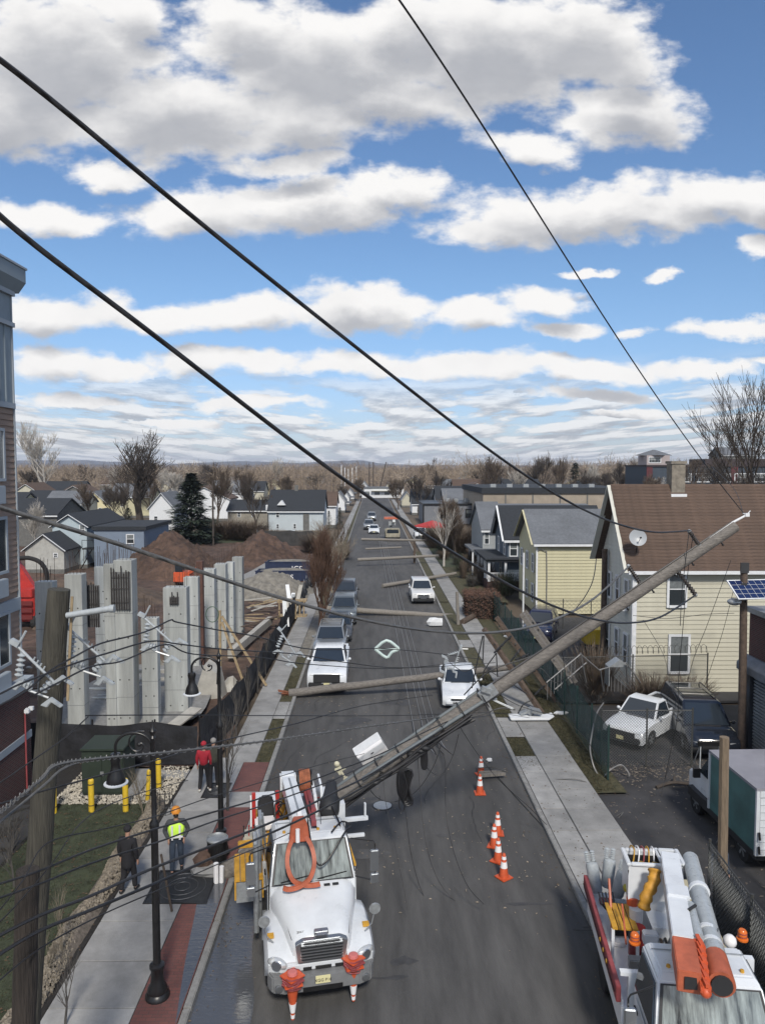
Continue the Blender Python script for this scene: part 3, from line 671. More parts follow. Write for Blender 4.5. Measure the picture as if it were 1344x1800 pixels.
while y > -6:
    if k0 is None: k0 = B().box(-.012, -.04, zB2+.15, .03, .04, zTop-1.6).build('batten', blue_s, ap, loc=(0, y, 0))
    else: inst(k0, ap, (0, y, 0))
    y -= .42
B().box(-8, -14, zTop-1.6, .09, .09, zTop-1.45).build('lower_moulding', blue_t, ap)
B().box(-8, -14, zTop-1.44, .0, .0, zTop-.55).build('frieze', blue_s, ap)
B().box(-8, -14, zTop-.54, .11, .11, zTop-.38).build('upper_moulding', blue_t, ap)
B().prism([(-.3,zTop-.37),(.1,zTop-.37),(.36,zTop-.02),(.36,zTop+.42),(-.3,zTop+.42)], -14, .4, 'y').build('cornice', blue_s, ap)
B().box(-8, -14, zTop+.43, .40, .46, zTop+.5).build('coping', blue_t, ap)
curt = mat('curtained_glass', (.16,.17,.175), .15, spec=.7, ns=3, na=.7, stretch=(8,8,.2))
for (py0, py1) in ((752,846), (908,1008), (1075,1170)):
    z0, z1 = at(12, py1, AY-1).z, at(12, py0, AY-1).z
    window(ap, 'E', (0.0, -1.55, (z0+z1)/2), 1.5, z1-z0, blue_t, curt if py0 < 800 else M['wglass'], fw=.1, rails=0, mull=1)
    B().box(.0, -2.1, z0-.75, .22, -1.15, z0-.14).build('air_conditioner', blue_t, ap, bevel=.02)
B().box(.0, -2.2, zB2+.3, .22, -1.6, zB2+1.2).build('vent_box', M['grey_c'], ap)
B().cbox((.35, -.4, zBrick-1.0), (.1,.1,.2)).cbox((.42,-.25,zBrick-.95),(.16,.12,.12)).cbox((.42,-.55,zBrick-.95),(.16,.12,.12)).build('flood_light', M['white_m'], ap)
B().tube([(.27,-.4,.2),(.27,-.4,zBrick-1.0)], .03).build('conduit', M['maroon'], ap)
# --- big pale yellow house on the right
HY = 37.0; HX = at(1113, 1100, HY).x; hz = lambda py, Y=HY: at(1200, py, Y).z
zE = hz(990); zRd = 10.45; HD = 5.2; HXR = 27
yh = thing('yellow_house', 'big pale yellow clapboard house with brown shingle roof and chimney', 'house', (HX, HY, 0))
zF = hz(1216)
B().prism([(0.03,zF),(HD,zF),(HD,zE),(HD/2,zRd-.25),(0.03,zE)], 0.03, HXR-HX, 'x').build('wall', M['cream'], yh)
B().box(-.04, -.02, -.1, HXR-HX, HD, zF-.02).build('foundation', M['found'], yh)
k0 = None; z = zF; n = 0
while z < zE - .12:
    if k0 is None: k0 = B().add([(.13,-.045,0),(.13,.03,0),(.13,-.012,.232),(.13,.03,.232),(HXR-HX,-.045,0),(HXR-HX,.03,0),(HXR-HX,-.012,.232),(HXR-HX,.03,.232)], [(0,1,3,2),(4,6,7,5),(0,4,5,1),(2,3,7,6),(0,2,6,4),(1,5,7,3)]).build('clapboard', M['cream'], yh, loc=(0,0,z))
    else: inst(k0, yh, (0, rnd.uniform(-.004, .002), z))
    z += .232
grey_s = mat('shade_grey_siding', (.50,.50,.45), .75, ns=2, na=.08)  # shade of the gable side put into the colour, greyer than the front
k0 = None; z = zF
while z < zE + 4.0:
    h_ = 1 if z < zE else max(.04, 1 - (z + .2 - zE) / (zRd - zE))
    if z > zE and h_ < .1: break
    bb = B(); y0 = HD/2 - HD/2*h_; y1 = HD/2 + HD/2*h_
    bb.add([(-.045,y0,0),(.03,y0,0),(-.012,y0,.232),(.03,y0,.232),(-.045,y1,0),(.03,y1,0),(-.012,y1,.232),(.03,y1,.232)], [(0,1,3,2),(4,6,7,5),(0,4,5,1),(2,3,7,6),(0,2,6,4),(1,5,7,3)])
    bb.build('side_clapboard', grey_s, yh, loc=(0,0,z)); z += .232
B().box(-.06, -.06, zF-.02, .12, .0, zE).box(-.07, .001, zF-.02, -.05, .12, zE).build('corner_board', M['white_m'], yh)
# roof: shingle courses as pieces, on a solid deck
sl_ = math.atan2(zRd - zE, HD/2); o_ = .35; e_ = .46
deck = B(); deck.prism([(-o_, zE-math.tan(sl_)*o_+.05),(HD/2, zRd+.02),(HD+o_, zE-math.tan(sl_)*o_+.05),(HD+o_, zE-math.tan(sl_)*o_+.15),(HD/2, zRd+.14),(-o_, zE-math.tan(sl_)*o_+.15)], -e_, HXR-HX+.3, 'x'); deck.build('roof', M['shingle'], yh)
Ls = math.hypot(HD/2+o_, (HD/2+o_)*math.tan(sl_)); nC = 26; cl = Ls / nC; k0 = None
for k in range(nC):
    t = k * cl; yy = -o_ + t*math.cos(sl_) - .05*math.sin(sl_); zz = zE - math.tan(sl_)*o_ + .15 + t*math.sin(sl_) + .02
    if k0 is None: k0 = B().add([(-e_-.03,0,-.03),(HXR-HX+.3,0,-.03),(HXR-HX+.3,math.cos(sl_)*cl*1.03,math.sin(sl_)*cl*1.03-.03),(-e_-.03,math.cos(sl_)*cl*1.03,math.sin(sl_)*cl*1.03-.03),
        (-e_-.03,0,.025),(HXR-HX+.3,0,.025),(HXR-HX+.3,math.cos(sl_)*cl*1.03,math.sin(sl_)*cl*1.03-.005),(-e_-.03,math.cos(sl_)*cl*1.03,math.sin(sl_)*cl*1.03-.005)], [(0,3,2,1),(4,5,6,7),(0,1,5,4),(1,2,6,5),(2,3,7,6),(3,0,4,7)]).build('shingle_course', M['shingle'], yh, loc=(0,yy,zz))
    else: inst(k0, yh, (rnd.uniform(-.01,.01), yy, zz))
B().box(-e_, -o_-.16, zE-math.tan(sl_)*o_+.0, HXR-HX, -o_-.02, zE-math.tan(sl_)*o_+.16).build('gutter', M['white_m'], yh)
B().box(-e_+.02, -o_, zE-math.tan(sl_)*o_-.03, HXR-HX, 0, zE-math.tan(sl_)*o_+.04).build('soffit', M['white_m'], yh)
B().beam((-e_-.05, -o_-.06, zE-math.tan(sl_)*o_+.06), (-e_-.05, HD/2, zRd+.1), .06, .3, (1,0,0)).beam((-e_-.05, HD+o_, zE-math.tan(sl_)*o_+.06), (-e_-.05, HD/2, zRd+.1), .06, .3, (1,0,0)).build('bargeboard', grey_s, yh)
B().tube([(-.1,-.12,zE-.2),(-.1,-.12,.1)], .045, 6).build('downpipe', M['white_m'], yh)
for px0, py0, px1, py1 in ((1172,1003,1206,1068), (1174,1115,1211,1184)):
    a = at(px0, py0, HY-.05); c = at(px1, py1, HY-.05)
    window(yh, 'S', ((a.x+c.x)/2-HX, -.05, (a.z+c.z)/2), c.x-a.x, a.z-c.z, fw=.12, ledge=True)
a = at(1181,1219,HY); c = at(1210,1233,HY); window(yh, 'S', ((a.x+c.x)/2-HX, -.022, (a.z+c.z)/2), c.x-a.x, a.z-c.z, fw=.08, rails=0)
for yy, z, w, h in ((.9, 5.0, .7, 1.5), (2.3, 5.0, .7, 1.5), (3.7, 5.0, .7, 1.5), (.9, 2.0, .7, 1.8), (2.3, 2.1, .7, 1.6), (3.9, 1.9, .8, 2.0)):
    window(yh, 'W', (-.05, yy, z), w, h, fw=.1)
B().box(-.5, .7, 4.1, -.06, 1.15, 4.5).build('window_air_conditioner', M['white_m'], yh)
p = at(1187, 850, HY+HD/2); ch_ = B().box(-.36,-.36,-1.0,.36,.36,1.15).box(-.42,-.42,1.16,.42,.42,1.3)
ch_.build('chimney', mat('chimney_render', (.19,.17,.14), .95, ns=3, na=.4), yh, loc=(p.x-HX, HD/2, zRd+.1))
B().box(-.42,-.5,-1.0,.42,-.37,-.45).build('chimney_flashing', M['white_m'], yh, loc=(p.x-HX, HD/2, zRd+.1))
# side steps of the house: white railings and awning frame
p = at(1116, 945, HY); dish = thing('satellite_dish', 'grey satellite dish on the lower edge of the brown roof', 'satellite dish', (p.x, HY-.3, p.z))
prof_ = [(.02,.0),(.25,.04),(.42,.12),(.43,.13),(.25,.07),(.02,.03)]
B().lathe(prof_, n=20, d=(-.1,-1,.35)).build('reflector', mat('dish_grey', (.30,.32,.34), .4), dish, smooth=50)
B().tube([(0,.05,0),(0.02,.1,-.5),(.02,.2,-.75)], .025).tube([(0,-.02,-.3),(0,-.45,.05)], .014).cbox((0,-.46,.07),(.07,.1,.07)).build('mount', M['black'], dish)
# --- second yellow house
SY = 57.5; a = at(943, 955, SY); c = at(1062, 955, SY); sx = a.x; zE2 = a.z; zR2 = at(930, 899, SY+3.5).z; SD = 7.0
y2 = thing('yellow_house', 'smaller yellow house with grey roof beyond the fallen pole', 'house', (sx, SY, 0)); Wd = c.x - a.x + 1.5
B().prism([(.03,0),(SD,0),(SD,zE2),(SD/2,zR2-.1),(.03,zE2)], .03, Wd, 'x').build('wall', M['cream2'], y2)
k0 = None; z = 0
while z < zE2 - .1:
    vs = [(.1,-.05,0),(.1,.03,0),(.1,-.01,.25),(.1,.03,.25),(Wd,-.05,0),(Wd,.03,0),(Wd,-.01,.25),(Wd,.03,.25)]
    if k0 is None: k0 = B().add(vs, [(0,1,3,2),(4,6,7,5),(0,4,5,1),(2,3,7,6),(0,2,6,4),(1,5,7,3)]).build('clapboard', M['cream2'], y2, loc=(0,0,z))
    else: inst(k0, y2, (0,0,z))
    z += .25
b = B(); roof(b, 0, Wd, 0, SD, zE2, zR2, 'x', .25, .15, .35); b.build('roof', M['shingle_g'], y2)
B().box(-.3, -.42, zE2-.22, Wd+.3, -.3, zE2-.06).build('gutter', M['white_m'], y2)
B().box(-.05,-.06,0,.09,0,zE2).build('corner_board', M['white_m'], y2)
B().beam((-.38,-.25,zE2-.1),(-.38,SD/2,zR2+.12),.05,.22,(1,0,0)).beam((-.38,SD+.25,zE2-.1),(-.38,SD/2,zR2+.12),.05,.22,(1,0,0)).build('bargeboard', M['cream2'], y2)
for yy, z in ((1.2,3.9),(3.4,3.9),(5.6,3.9),(1.2,1.5),(3.4,1.5)): window(y2, 'W', (.0, yy, z), .8, 1.5, fw=.1)
B().tube([(.75,-.1,5.0),(.8,-.12,3),(.8,-.12,.2)], .04).tube([(.05,-.1,5.0),(.3,-.15,5.15),(.75,-.1,4.9)], .03).build('service_conduit', M['wire_g'], y2)
# --- blue house with white porch
bl = mat('slate_blue_siding', (.075,.10,.13), .7, ns=2, na=.1); pg = M['white_m']
BY = 69; a = at(882, 940, BY); h3 = thing('blue_house', 'dark blue house with black roof and white front porch', 'house', (12.6, BY, 0)); zt = 4.9
b = B(); gable(b, 0, 9, 0, 7, zt, 7.6, 'x'); b.build('wall', bl, h3)
b = B(); roof(b, 0, 9, 0, 7, zt, 7.6, 'x', .3, .15, .4); b.build('roof', M['shingle_b'], h3)
B().beam((-.45,-.3,zt-.3),(-.45,3.5,7.75),.06,.25,(1,0,0)).beam((-.45,7.3,zt-.3),(-.45,3.5,7.75),.06,.25,(1,0,0)).box(-.4,-.42,zt-.4,9.3,-.3,zt-.2).build('bargeboard', pg, h3)
window(h3, 'S', (.55,-.002,3.9), .8, 1.5); window(h3, 'S', (3.0,-.002,3.9), .9, 1.5); window(h3, 'W', (-.002,1.5,3.9), .9, 1.5); window(h3, 'W', (-.002,4.8,3.9), .9, 1.5); window(h3, 'W', (-.002,3.5,1.6), 1.0, 2.1)
B().box(-2.1,-.9,2.75,1.9,6.5,2.95).box(-2.25,-1.05,2.951,2.0,6.6,3.1).build('porch_roof', M['shingle_b'], h3)
B().box(-2.0,-.8,0,1.8,6.4,.9).build('porch_base', M['brick_wall2'], h3)
po = B().box(-.1,-.1,0,.1,.1,1.85).build('porch_post', pg, h3, loc=(-1.85,-.65,.9))
for q in ((-.3,-.65),(1.6,-.65),(-1.85,1.6),(-1.85,3.9),(-1.85,6.2)): inst(po, h3, (q[0], q[1], .9))
B().box(-1.74,-.68,1.65,-.41,-.62,1.72).box(-.19,-.68,1.65,1.49,-.62,1.72).box(-1.88,-.54,1.65,-1.82,1.49,1.72).box(-1.88,1.71,1.65,-1.82,3.79,1.72).build('porch_rail', pg, h3)
bb = B()
for k in range(26):
    x = -1.7 + k*.125
    if x < 1.45 and abs(x+.3) > .12: bb.box(x-.02,-.66,.95,x+.02,-.64,1.65)
    bb.box(-1.86,-.5+k*.17,.95,-1.84,-.46+k*.17,1.65)
stuff(bb.build('baluster', pg, h3))
# --- further houses on the right side of the street
h4 = house('pale grey house with bay window behind the blue house', 848, 882, 1010, 930, 885, 9, 'x', mat('light_grey_siding', (.27,.29,.3), .75, ns=2, na=.1), 'shingle_g', wins=((855,946,9,22),))
B().box(-2.4,-1,2.6,1.0,5,2.8).build('porch_roof', M['shingle_g'], h4); pq = B().box(-.08,-.08,0,.08,.08,2.6).build('porch_post', pg, h4, loc=(-2.2,-.8,0)); inst(pq, h4, (0,-.8,0)); inst(pq, h4, (-2.2,2,0))
fb1 = thing('flat_roofed_building', 'low grey flat roofed building edged in black with one dark window', 'building', (at(800,900,150).x, 150, 0))
w2 = 56*150/FP; zt = at(800,886,150).z
B().box(-w2, 0, 0, w2, 16, zt).build('wall', mat('grey_render', (.15,.16,.18), .8, ns=1, na=.1), fb1)
B().box(-w2-.2,-.2,zt-.25,w2+.2,16,zt+.12).box(-w2-.2,-.15,0,-w2+.1,0,zt-.26).box(w2-.1,-.15,0,w2+.2,0,zt-.26).build('black_trim', M['black'], fb1)
window(fb1, 'S', (3.2,-.02,2.2), 2.4, 1.8, frame=M['black'], rails=1, mull=1, fw=.2)
for x, y in ((-1,5),(.6,4),(3.0,6),(4.2,5)): B().box(x-.4,y,zt+.12,x+.4,y+.8,zt+.9).build('roof_unit', M['steel'], fb1, bevel=.05)
house('black roofed house behind the low grey flat roofed building', 768, 842, 935, 888, 857, 12, 'x', 'white_m', 'shingle_b', Yf=172)
house('smaller dark roofed house beside the street, left of the black roofed house', 724, 766, 932, 885, 862, 9, 'x', 'white_m', 'shingle_b', wins=((735,896,5,8),(750,896,5,8)), Yf=180)
house('narrow tan gabled house just beyond the far tree on the right kerb', 706, 724, 930, 878, 866, 9, 'y', 'cream', 'shingle_g', Yf=215)
lb = thing('warehouse', 'long low tan warehouse with a black roof edge behind the yellow houses', 'building', (at(960,880,135).x, 135, 0))
w2 = 112*135/FP; zt = at(960,867,135).z
B().box(-w2,0,0,w2+4,30,zt).build('wall', mat('tan_block', (.30,.26,.21), .85, ns=.6, na=.15, dirt=.2), lb)
B().box(-w2-.3,-.3,zt-.05,w2+4,30,zt+1.0).build('parapet', M['shingle_b'], lb)
for k in range(5): B().box(-w2+4+k*5,-.1,.2,-w2+4.25+k*5,0,zt-.1).build('pilaster', M['found'], lb)
for k in range(7): B().box(-w2+2+k*3.1,4,zt+1.0,-w2+3+k*3.1,5,zt+1.6).build('roof_vent', M['steel'], lb)
house('grey roofed long shed right behind the blue house', 862, 1052, 930, 900, 888, 14, 'x', 'found', 'shingle_g', Yf=96)
# factory on the right
fx0 = at(1136, 840, 210).x; fx1 = at(1344, 840, 210).x + 60; fy = thing('factory_building', 'long navy and red brick factory with white windows on the right skyline', 'building', (fx0, 210, 0))
zt = at(1136, 820, 210).z
B().box(0,0,0,fx1-fx0,18,zt).build('wall', mat('navy_panels', (.035,.05,.07), .7, ns=.4, na=.15), fy)
B().box(-.1,-.2,0,1.6,0,zt).box(24,-.3,0,26,0,zt).build('brick_pier', mat('oxblood_brick', (.09,.025,.03), .9), fy)
B().box(-.2,-.4,zt,fx1-fx0,18,zt+.5).box(18,3,zt+.5,fx1-fx0,14,zt+2.2).build('parapet', mat('dark_roof_edge', (.04,.03,.032), .8), fy)
for k in range(9): window(fy, 'S', (10.5+k*5.6,-.25,zt-3.2), 4.6, 2.6, fw=.25, rails=1, mull=4)
B().box(0.3,1,zt+.5,6.9,8,zt+3.2).build('rooftop_pavilion', mat('rose_render', (.33,.29,.29), .8), fy); B().lathe([(5.4,zt+3.2),(5.1,zt+3.4),(.3,zt+4.9)], c=(3.6,4.5,0), n=4).build('pavilion_roof', M['shingle_g'], fy)
window(fy, 'S', (2.6,.98,zt+1.9), 3.6, 1.8, fw=.2, rails=1, mull=3)
house('grey hip topped house on the skyline above the factory', 1268, 1330, 860, 800, 788, 10, 'x', 'found', 'shingle_g', Yf=260)
# --- left side houses
house('white gabled cottage house with a grey porch roof left of the tall conifer', 262, 306, 950, 893, 868, 9, 'y', 'white_m', 'shingle_g', wins=((274,912,7,10),(276,938,9,22)), Yf=118)
lh = house('pale blue two storey house with an outside stair behind the red machine', 92, 152, 984, 925, 906, 12, 'y', mat('pale_blue_siding', (.36,.43,.47), .75, ns=1.5, na=.06), 'shingle_b', wins=((145,931,10,18),), Yf=84)
bxb = B().box(3.5,-2,0,9.0,8,4.6); bxb.build('side_wing', mat('steel_blue_siding', (.15,.19,.25), .7, ns=1.5, na=.08), lh); B().box(3.3,-2.2,4.6,9.3,8.2,5.0).build('wing_roof', M['shingle_b'], lh)
B().box(1.9,-1.4,2.35,3.4,0,2.5).tube([(1.7,-1.3,.2),(3.0,-1.3,2.4)],.06).tube([(.2,-1.3,.3),(1.9,-1.3,2.7)],.04).tube([(1.9,-1.35,2.5),(1.9,-1.35,3.4),(3.4,-1.35,3.4)],.04).build('outside_stair', M['black'], lh)
window(lh, 'S', (7.5,-2.02,3.6), .9, 1.1)
house('low garage with a dark shallow roof in front of the pale blue house', 44, 112, 985, 966, 941, 8, 'y', mat('dull_white', (.35,.35,.33), .8, ns=2, na=.2), 'shingle_b', wins=((98,976,8,8),), Yf=80)
house('dark brown roofed house at the left edge behind the apartment building', -20, 100, 950, 905, 878, 10, 'x', 'found', 'shingle_b', Yf=108)
for i, (lb_, a0, a1, yb, ye, yr, d, ax, wl, rf, Y, wn) in enumerate((
    ('pale green gabled house half hidden behind the dark brown roof', 84, 120, 905, 888, 872, 9, 'y', mat('mint_siding', (.38,.46,.34), .8), 'shingle_g', 165, ((102,884,5,8),)),
    ('grey roofed house between the green and the cream gables', 108, 142, 900, 884, 869, 9, 'x', 'white_m', 'shingle_g', 190, ((125,889,4,6),)),
    ('cream yellow gabled house in the sun left of the big bare tree', 140, 192, 905, 888, 866, 10, 'y', mat('bright_cream_siding', (.62,.56,.36), .8), 'shingle_g', 172, ((163,884,6,8),(152,896,6,7),(176,896,6,7))),
    ('white house behind the big bare tree, right of the cream gable', 196, 240, 903, 886, 873, 9, 'x', mat('cream_white', (.6,.57,.45), .8), 'shingle_g', 185, ((206,892,5,7),(228,892,5,7))),
    ('grey shed roofed house behind the earth pile, right of the conifer', 400, 470, 935, 897, 880, 9, 'x', mat('dull_stone', (.25,.235,.2), .9, ns=.7, na=.3), 'shingle_b', 140, ((420,905,6,8),(445,905,6,8))))):
    house(lb_, a0, a1, yb, ye, yr, d, ax, wl, rf, wins=wn, Yf=Y)
h9 = house('large white two storey house with a wide black roof by the left kerb', 472, 568, 937, 897, 863, 9, 'x', mat('cool_white_siding', (.42,.47,.5), .7, ns=1, na=.06), 'shingle_b', wins=((488,905,6,10),(488,925,5,8),(518,925,5,9)), chim=(521,853), Yf=124)
B().box(1.2,-.12,0,2.2,0,3.8).build('chimney_breast', M['found'], h9)
B().prism([(-.7,0),(.7,0),(0,.8)], -1.2, 1.0, 'y').build('dormer', M['white_m'], h9, loc=(-2.5,1.4,5.2))
house('brown roofed house just beyond the wide black roofed white house', 566, 590, 932, 888, 866, 9, 'x', 'white_m', 'shingle', Yf=142)
hs = [('white porch house third beyond the construction site on the left kerb', 585, 606, 915, 880, 866, 190), ('small white gabled house far down the left kerb', 598, 614, 905, 874, 862, 225), ('farthest white gabled house down the left kerb', 608, 622, 898, 869, 860, 262)]
for lb_, a0, a1, yb, ye, yr, Y in hs: 
    hh = house(lb_, a0, a1, yb, ye, yr, 9, 'y', 'white_m', 'shingle_g', wins=(((a0+a1)/2-3, ye+8, 4, 6),), Yf=Y)
    q = (a1-a0)*Y/FP/2; B().box(q,-1,2.4,q+1.6,7,2.6).build('porch_roof', M['shingle_g'], hh)
for i, (x, Y) in enumerate(((26,300),(40,330),(56,300),(-40,300),(-60,330),(-85,290),(-110,310),(90,330),(120,300),(-140,340),(-28,350),(19,345))):
    p = Vector((x, Y, 0)); px = 656 + x*1300/Y; zz = lambda z_: 822 + (CH - z_)*1300/Y
    side = 'left' if x < 0 else 'right'
    house(('%s gabled house among the far trees %s' % (['white','tan','grey','cream'][i % 4], ['on the right skyline','below the brown woods on the right','beyond the warehouse','left of the street end','near the poles at the street end','below the sycamore tree','at the far left','below the factory','behind the factory','behind the apartment building','just left of the street end','just right of the street end'][i])), px-20*300/Y, px+20*300/Y, zz(0), zz(4.5), zz(7), 9, 'y' if i % 2 else 'x', ['white_m', 'cream', 'found', 'cream2'][i % 4], 'shingle_g' if i % 3 else 'shingle', wins=((px, zz(3), 5, 6),), Yf=Y)
# --- garage at the right edge: its long west wall with the roller door runs toward the camera
GY = 29.4; GX = at(1310, 1330, GY).x; gz = lambda py: at(1310, py, GY).z
ga = thing('garage_building', 'red brick garage with a ribbed grey roller door at the right edge', 'building', (GX, GY, 0))
B().box(0, -14, gz(1160), 9, 0, gz(1075)).build('wall', M['brick_wall'], ga); B().box(.25, -14, -.1, 9, -.0, gz(1160)-.01).build('lower_wall', M['brick_wall'], ga)
B().box(-.1, -.35, -.1, .24, .0, gz(1160)-.01).build('door_jamb', M['grey_c'], ga)
B().box(-.15,-14,gz(1075)+.005,9,.15,gz(1066)).build('coping', M['steel'], ga)
B().prism([(0,gz(1176)),(-.45,gz(1176)),(-.45,gz(1163)),(-.1,gz(1150)),(0,gz(1150))], -14, .1, 'y').build('shutter_housing', mat('blue_grey_metal', (.16,.18,.21), .5, metal=.3, ns=4, na=.2), ga, bevel=.02)
z = .05; k0 = None
shm = mat('shutter_grey', (.24,.26,.28), .55, metal=.2, ns=3, na=.2)
while z < gz(1178):
    if k0 is None: k0 = B().prism([(.2,0),(.05,.03),(.05,.1),(.2,.13)], -8, -.36, 'y').build('shutter_slat', shm, ga, loc=(0,0,z))
    else: inst(k0, ga, (0,0,z))
    z += .135
# --- small yellow/red machinery, awning tents
p = gp(760, 952); tn = thing('market_tent', 'red pop-up canopy tent on thin legs beside the right pavement', 'tent', (p.x, p.y, 0))
B().lathe([(3.0,2.3),(2.9,2.5),(.1,3.3)], n=4).build('canopy', M['red'], tn)
l0 = B().tube([(2.0,0,0),(2.0,0,2.35)], .05).build('leg', M['steel'], tn, loc=(0,-2,0)); inst(l0, tn, (-4,-2,0)); inst(l0, tn, (0,2,0)); inst(l0, tn, (-4,2,0))

wf = thing('wooden_fence', 'tan plank fence left of the white gabled cottage', 'fence', (at(222,940,113).x, 113, 0)); k0 = None
for k in range(14):
    k0 = B().box(0,0,0,.26,.05,1.7).build('plank', M['lumber'], wf) if k0 is None else k0
    if k: inst(k0, wf, (k*.28, 0, rnd.uniform(-.03,.03)))
wf2 = thing('board_fence', 'grey board fence in front of the wide black roofed white house', 'fence', (at(476,937,118).x, 118, 0)); k0 = None
for k in range(34):
    k0 = B().box(0,0,0,.24,.05,1.5).build('board', M['wood'], wf2) if k0 is None else k0
    if k: inst(k0, wf2, (k*.262, 0, rnd.uniform(-.03,.03)))

# more roofs packed into the town on both sides
rq = random.Random(19); k_ = 0
cols_ = ['white_m','cream','found','cream2']
for side, x0, x1 in ((-1, -125, -16), (1, 16, 60)):
    seen_ = set() if side < 0 else seen_
    for i in range(17 if side < 0 else 9):
        Y = rq.uniform(150, 250); X = rq.uniform(x0, x1)*Y/200; px = 656 + X*1300/Y; hw = rq.uniform(3.5,6)*1300/Y; zz = lambda z_: 822 + (CH - z_)*1300/Y
        clr = ['white','cream','grey','yellow'][i % 4]; rf = ['shingle_g','shingle','shingle_b'][i % 3]; ax_ = 'y' if rq.random() < .5 else 'x'; he = rq.uniform(3.6,5.2)
        clr = clr if k_ != 33 else clr
        spot = ('%s %s house packed among the distant trees, about %s across the picture' % (['small','tall','broad'][i % 3], clr + (' gabled' if ax_ == 'y' else ' long roofed'), [w_ + ('' if side < 0 or True else '') for w_ in ('one twentieth','one tenth','three twentieths','one fifth','a quarter','three tenths','seven twentieths','two fifths','nine twentieths','half','eleven twentieths','three fifths','thirteen twentieths','seven tenths','three quarters','four fifths','seventeen twentieths','nine tenths','nineteen twentieths','the full way')][int(max(0, min(19, px/1344*20)))]))
        if 470 < px < 620 or 640 < px < 700: continue
        if spot in seen_: spot = spot.replace('packed among', 'standing clear among')
        seen_.add(spot)
        hh = house(spot, px-hw, px+hw, zz(0), zz(he), zz(he+rq.uniform(2.2,3.2)), 9, ax_, cols_[i % 4], rf, wins=((px-hw*.4, zz(he*.6), 4.5, 6),(px+hw*.4, zz(he*.6), 4.5, 6)), Yf=Y)

es = thing('end_building', 'pale low shop building closing the far end of the street', 'building', (at(668,870,282).x, 282, 0))
B().box(-7,0,0,9,9,3.6).build('wall', M['white_m'], es); B().box(-7.2,-.3,3.61,9.2,9.2,4.1).build('roof', M['shingle_g'], es)
for k in range(4): window(es, 'S', (-5+k*3.8,-.01,1.8), 2.2, 1.6, fw=.15)
B().box(-3.4,-1.6,2.6,4.2,-.05,2.75).build('awning', M['cream'], es)
house('yellow gabled house at the street end, right of the pale shop', 676, 690, 876, 858, 848, 9, 'y', 'cream', 'shingle', Yf=288)
house('white gabled house at the street end, left of the pale shop', 632, 648, 876, 857, 847, 9, 'y', 'white_m', 'shingle_g', Yf=292)
# ================================================================ CONSTRUCTION SITE
def concrete_column(label, px0, px1, ytop, ybot, depth=.7, rebar=5, name='concrete_column', gap=None, rz=0):
    depth *= .62
    Y = gp(600, ybot).y; a = at(px0, ybot, Y); c = at(px1, ybot, Y); zt = at((px0+px1)/2, ytop, Y + depth*.3).z
    w = (c.x - a.x)/2; t = thing(name, label, 'concrete column', ((a.x+c.x)/2, Y, 0), rz, 'concrete columns on the building site')
    b = B().box(-w, 0, -.1, w, depth, zt)
    b.build('shaft', M['column'], t, bevel=.015, seg=1)
    rr = random.Random(int(px0*7)); bb = B()
    for k in range(rebar):
        x = -w*.8 + 1.6*w*k/max(1, rebar-1)
        for yy in (.08, depth-.08): bb.tube([(x, yy, zt-.1), (x+rr.uniform(-.05,.05), yy, zt+rr.uniform(.4,1.1))], .009, 4)
    bb.build('rebar', mat('rusty_rebar', (.06,.04,.03), .9), t)
    f = B()
    for z in (zt*.22, zt*.45, zt*.7): B().box(-w-.004, -.006, z-.008, w+.004, depth+.006, z+.008).build('form_joint', mat('joint_grey', (.17,.18,.185), .9), t)  # plain grey joint lines round the column
    k0 = None
    for z in [zt*q for q in (.1,.32,.56,.8)]:
        for x in (-w*.5, w*.5):
            k0 = k0 or B().lathe([(.035,0),(.03,-.008),(.012,-.012)], n=8, d=(0,-1,0)).build('tie_hole', mat('tie_hole', (.05,.05,.05), .9), t, loc=(x,.0,z))
            inst(k0, t, (x, -.003, z))
    return t
cl = [
 ('concrete column left of the near wooden pole', 68, 99, 1022, 1296, .8),
 ('narrow concrete column just right of the near wooden pole, top unfinished', 120, 150, 1009, 1302, .9),
 ('thin concrete column with a dark slot, second cluster from the left', 170, 190, 996, 1210, .6),
 ('slim concrete column touching the left side of the tallest wide column', 188, 206, 991, 1292, .6),
 ('tallest wide concrete column with a caged opening, left group', 205, 237, 984, 1291, 1.2),
 ('short free standing concrete column between the two lamps', 251, 279, 1086, 1286, .7),
 ('wide concrete column with a broken notched top behind the lamp', 290, 331, 1032, 1262, 1.0),
 ('smooth tall concrete column right of the notched one', 325, 350, 1014, 1180, .8),
 ('first of the right hand row of tall concrete columns, lowest top', 355, 378, 1000, 1150, 1.2),
 ('second of the right hand row of tall concrete columns', 378, 398, 991, 1140, 1.2),
 ('third and narrow column of the right hand row', 398, 411, 988, 1130, 1.0),
 ('tallest and last column of the right hand row', 409, 427, 979, 1115, 1.0)]
cols = [concrete_column(*c) for c in cl]
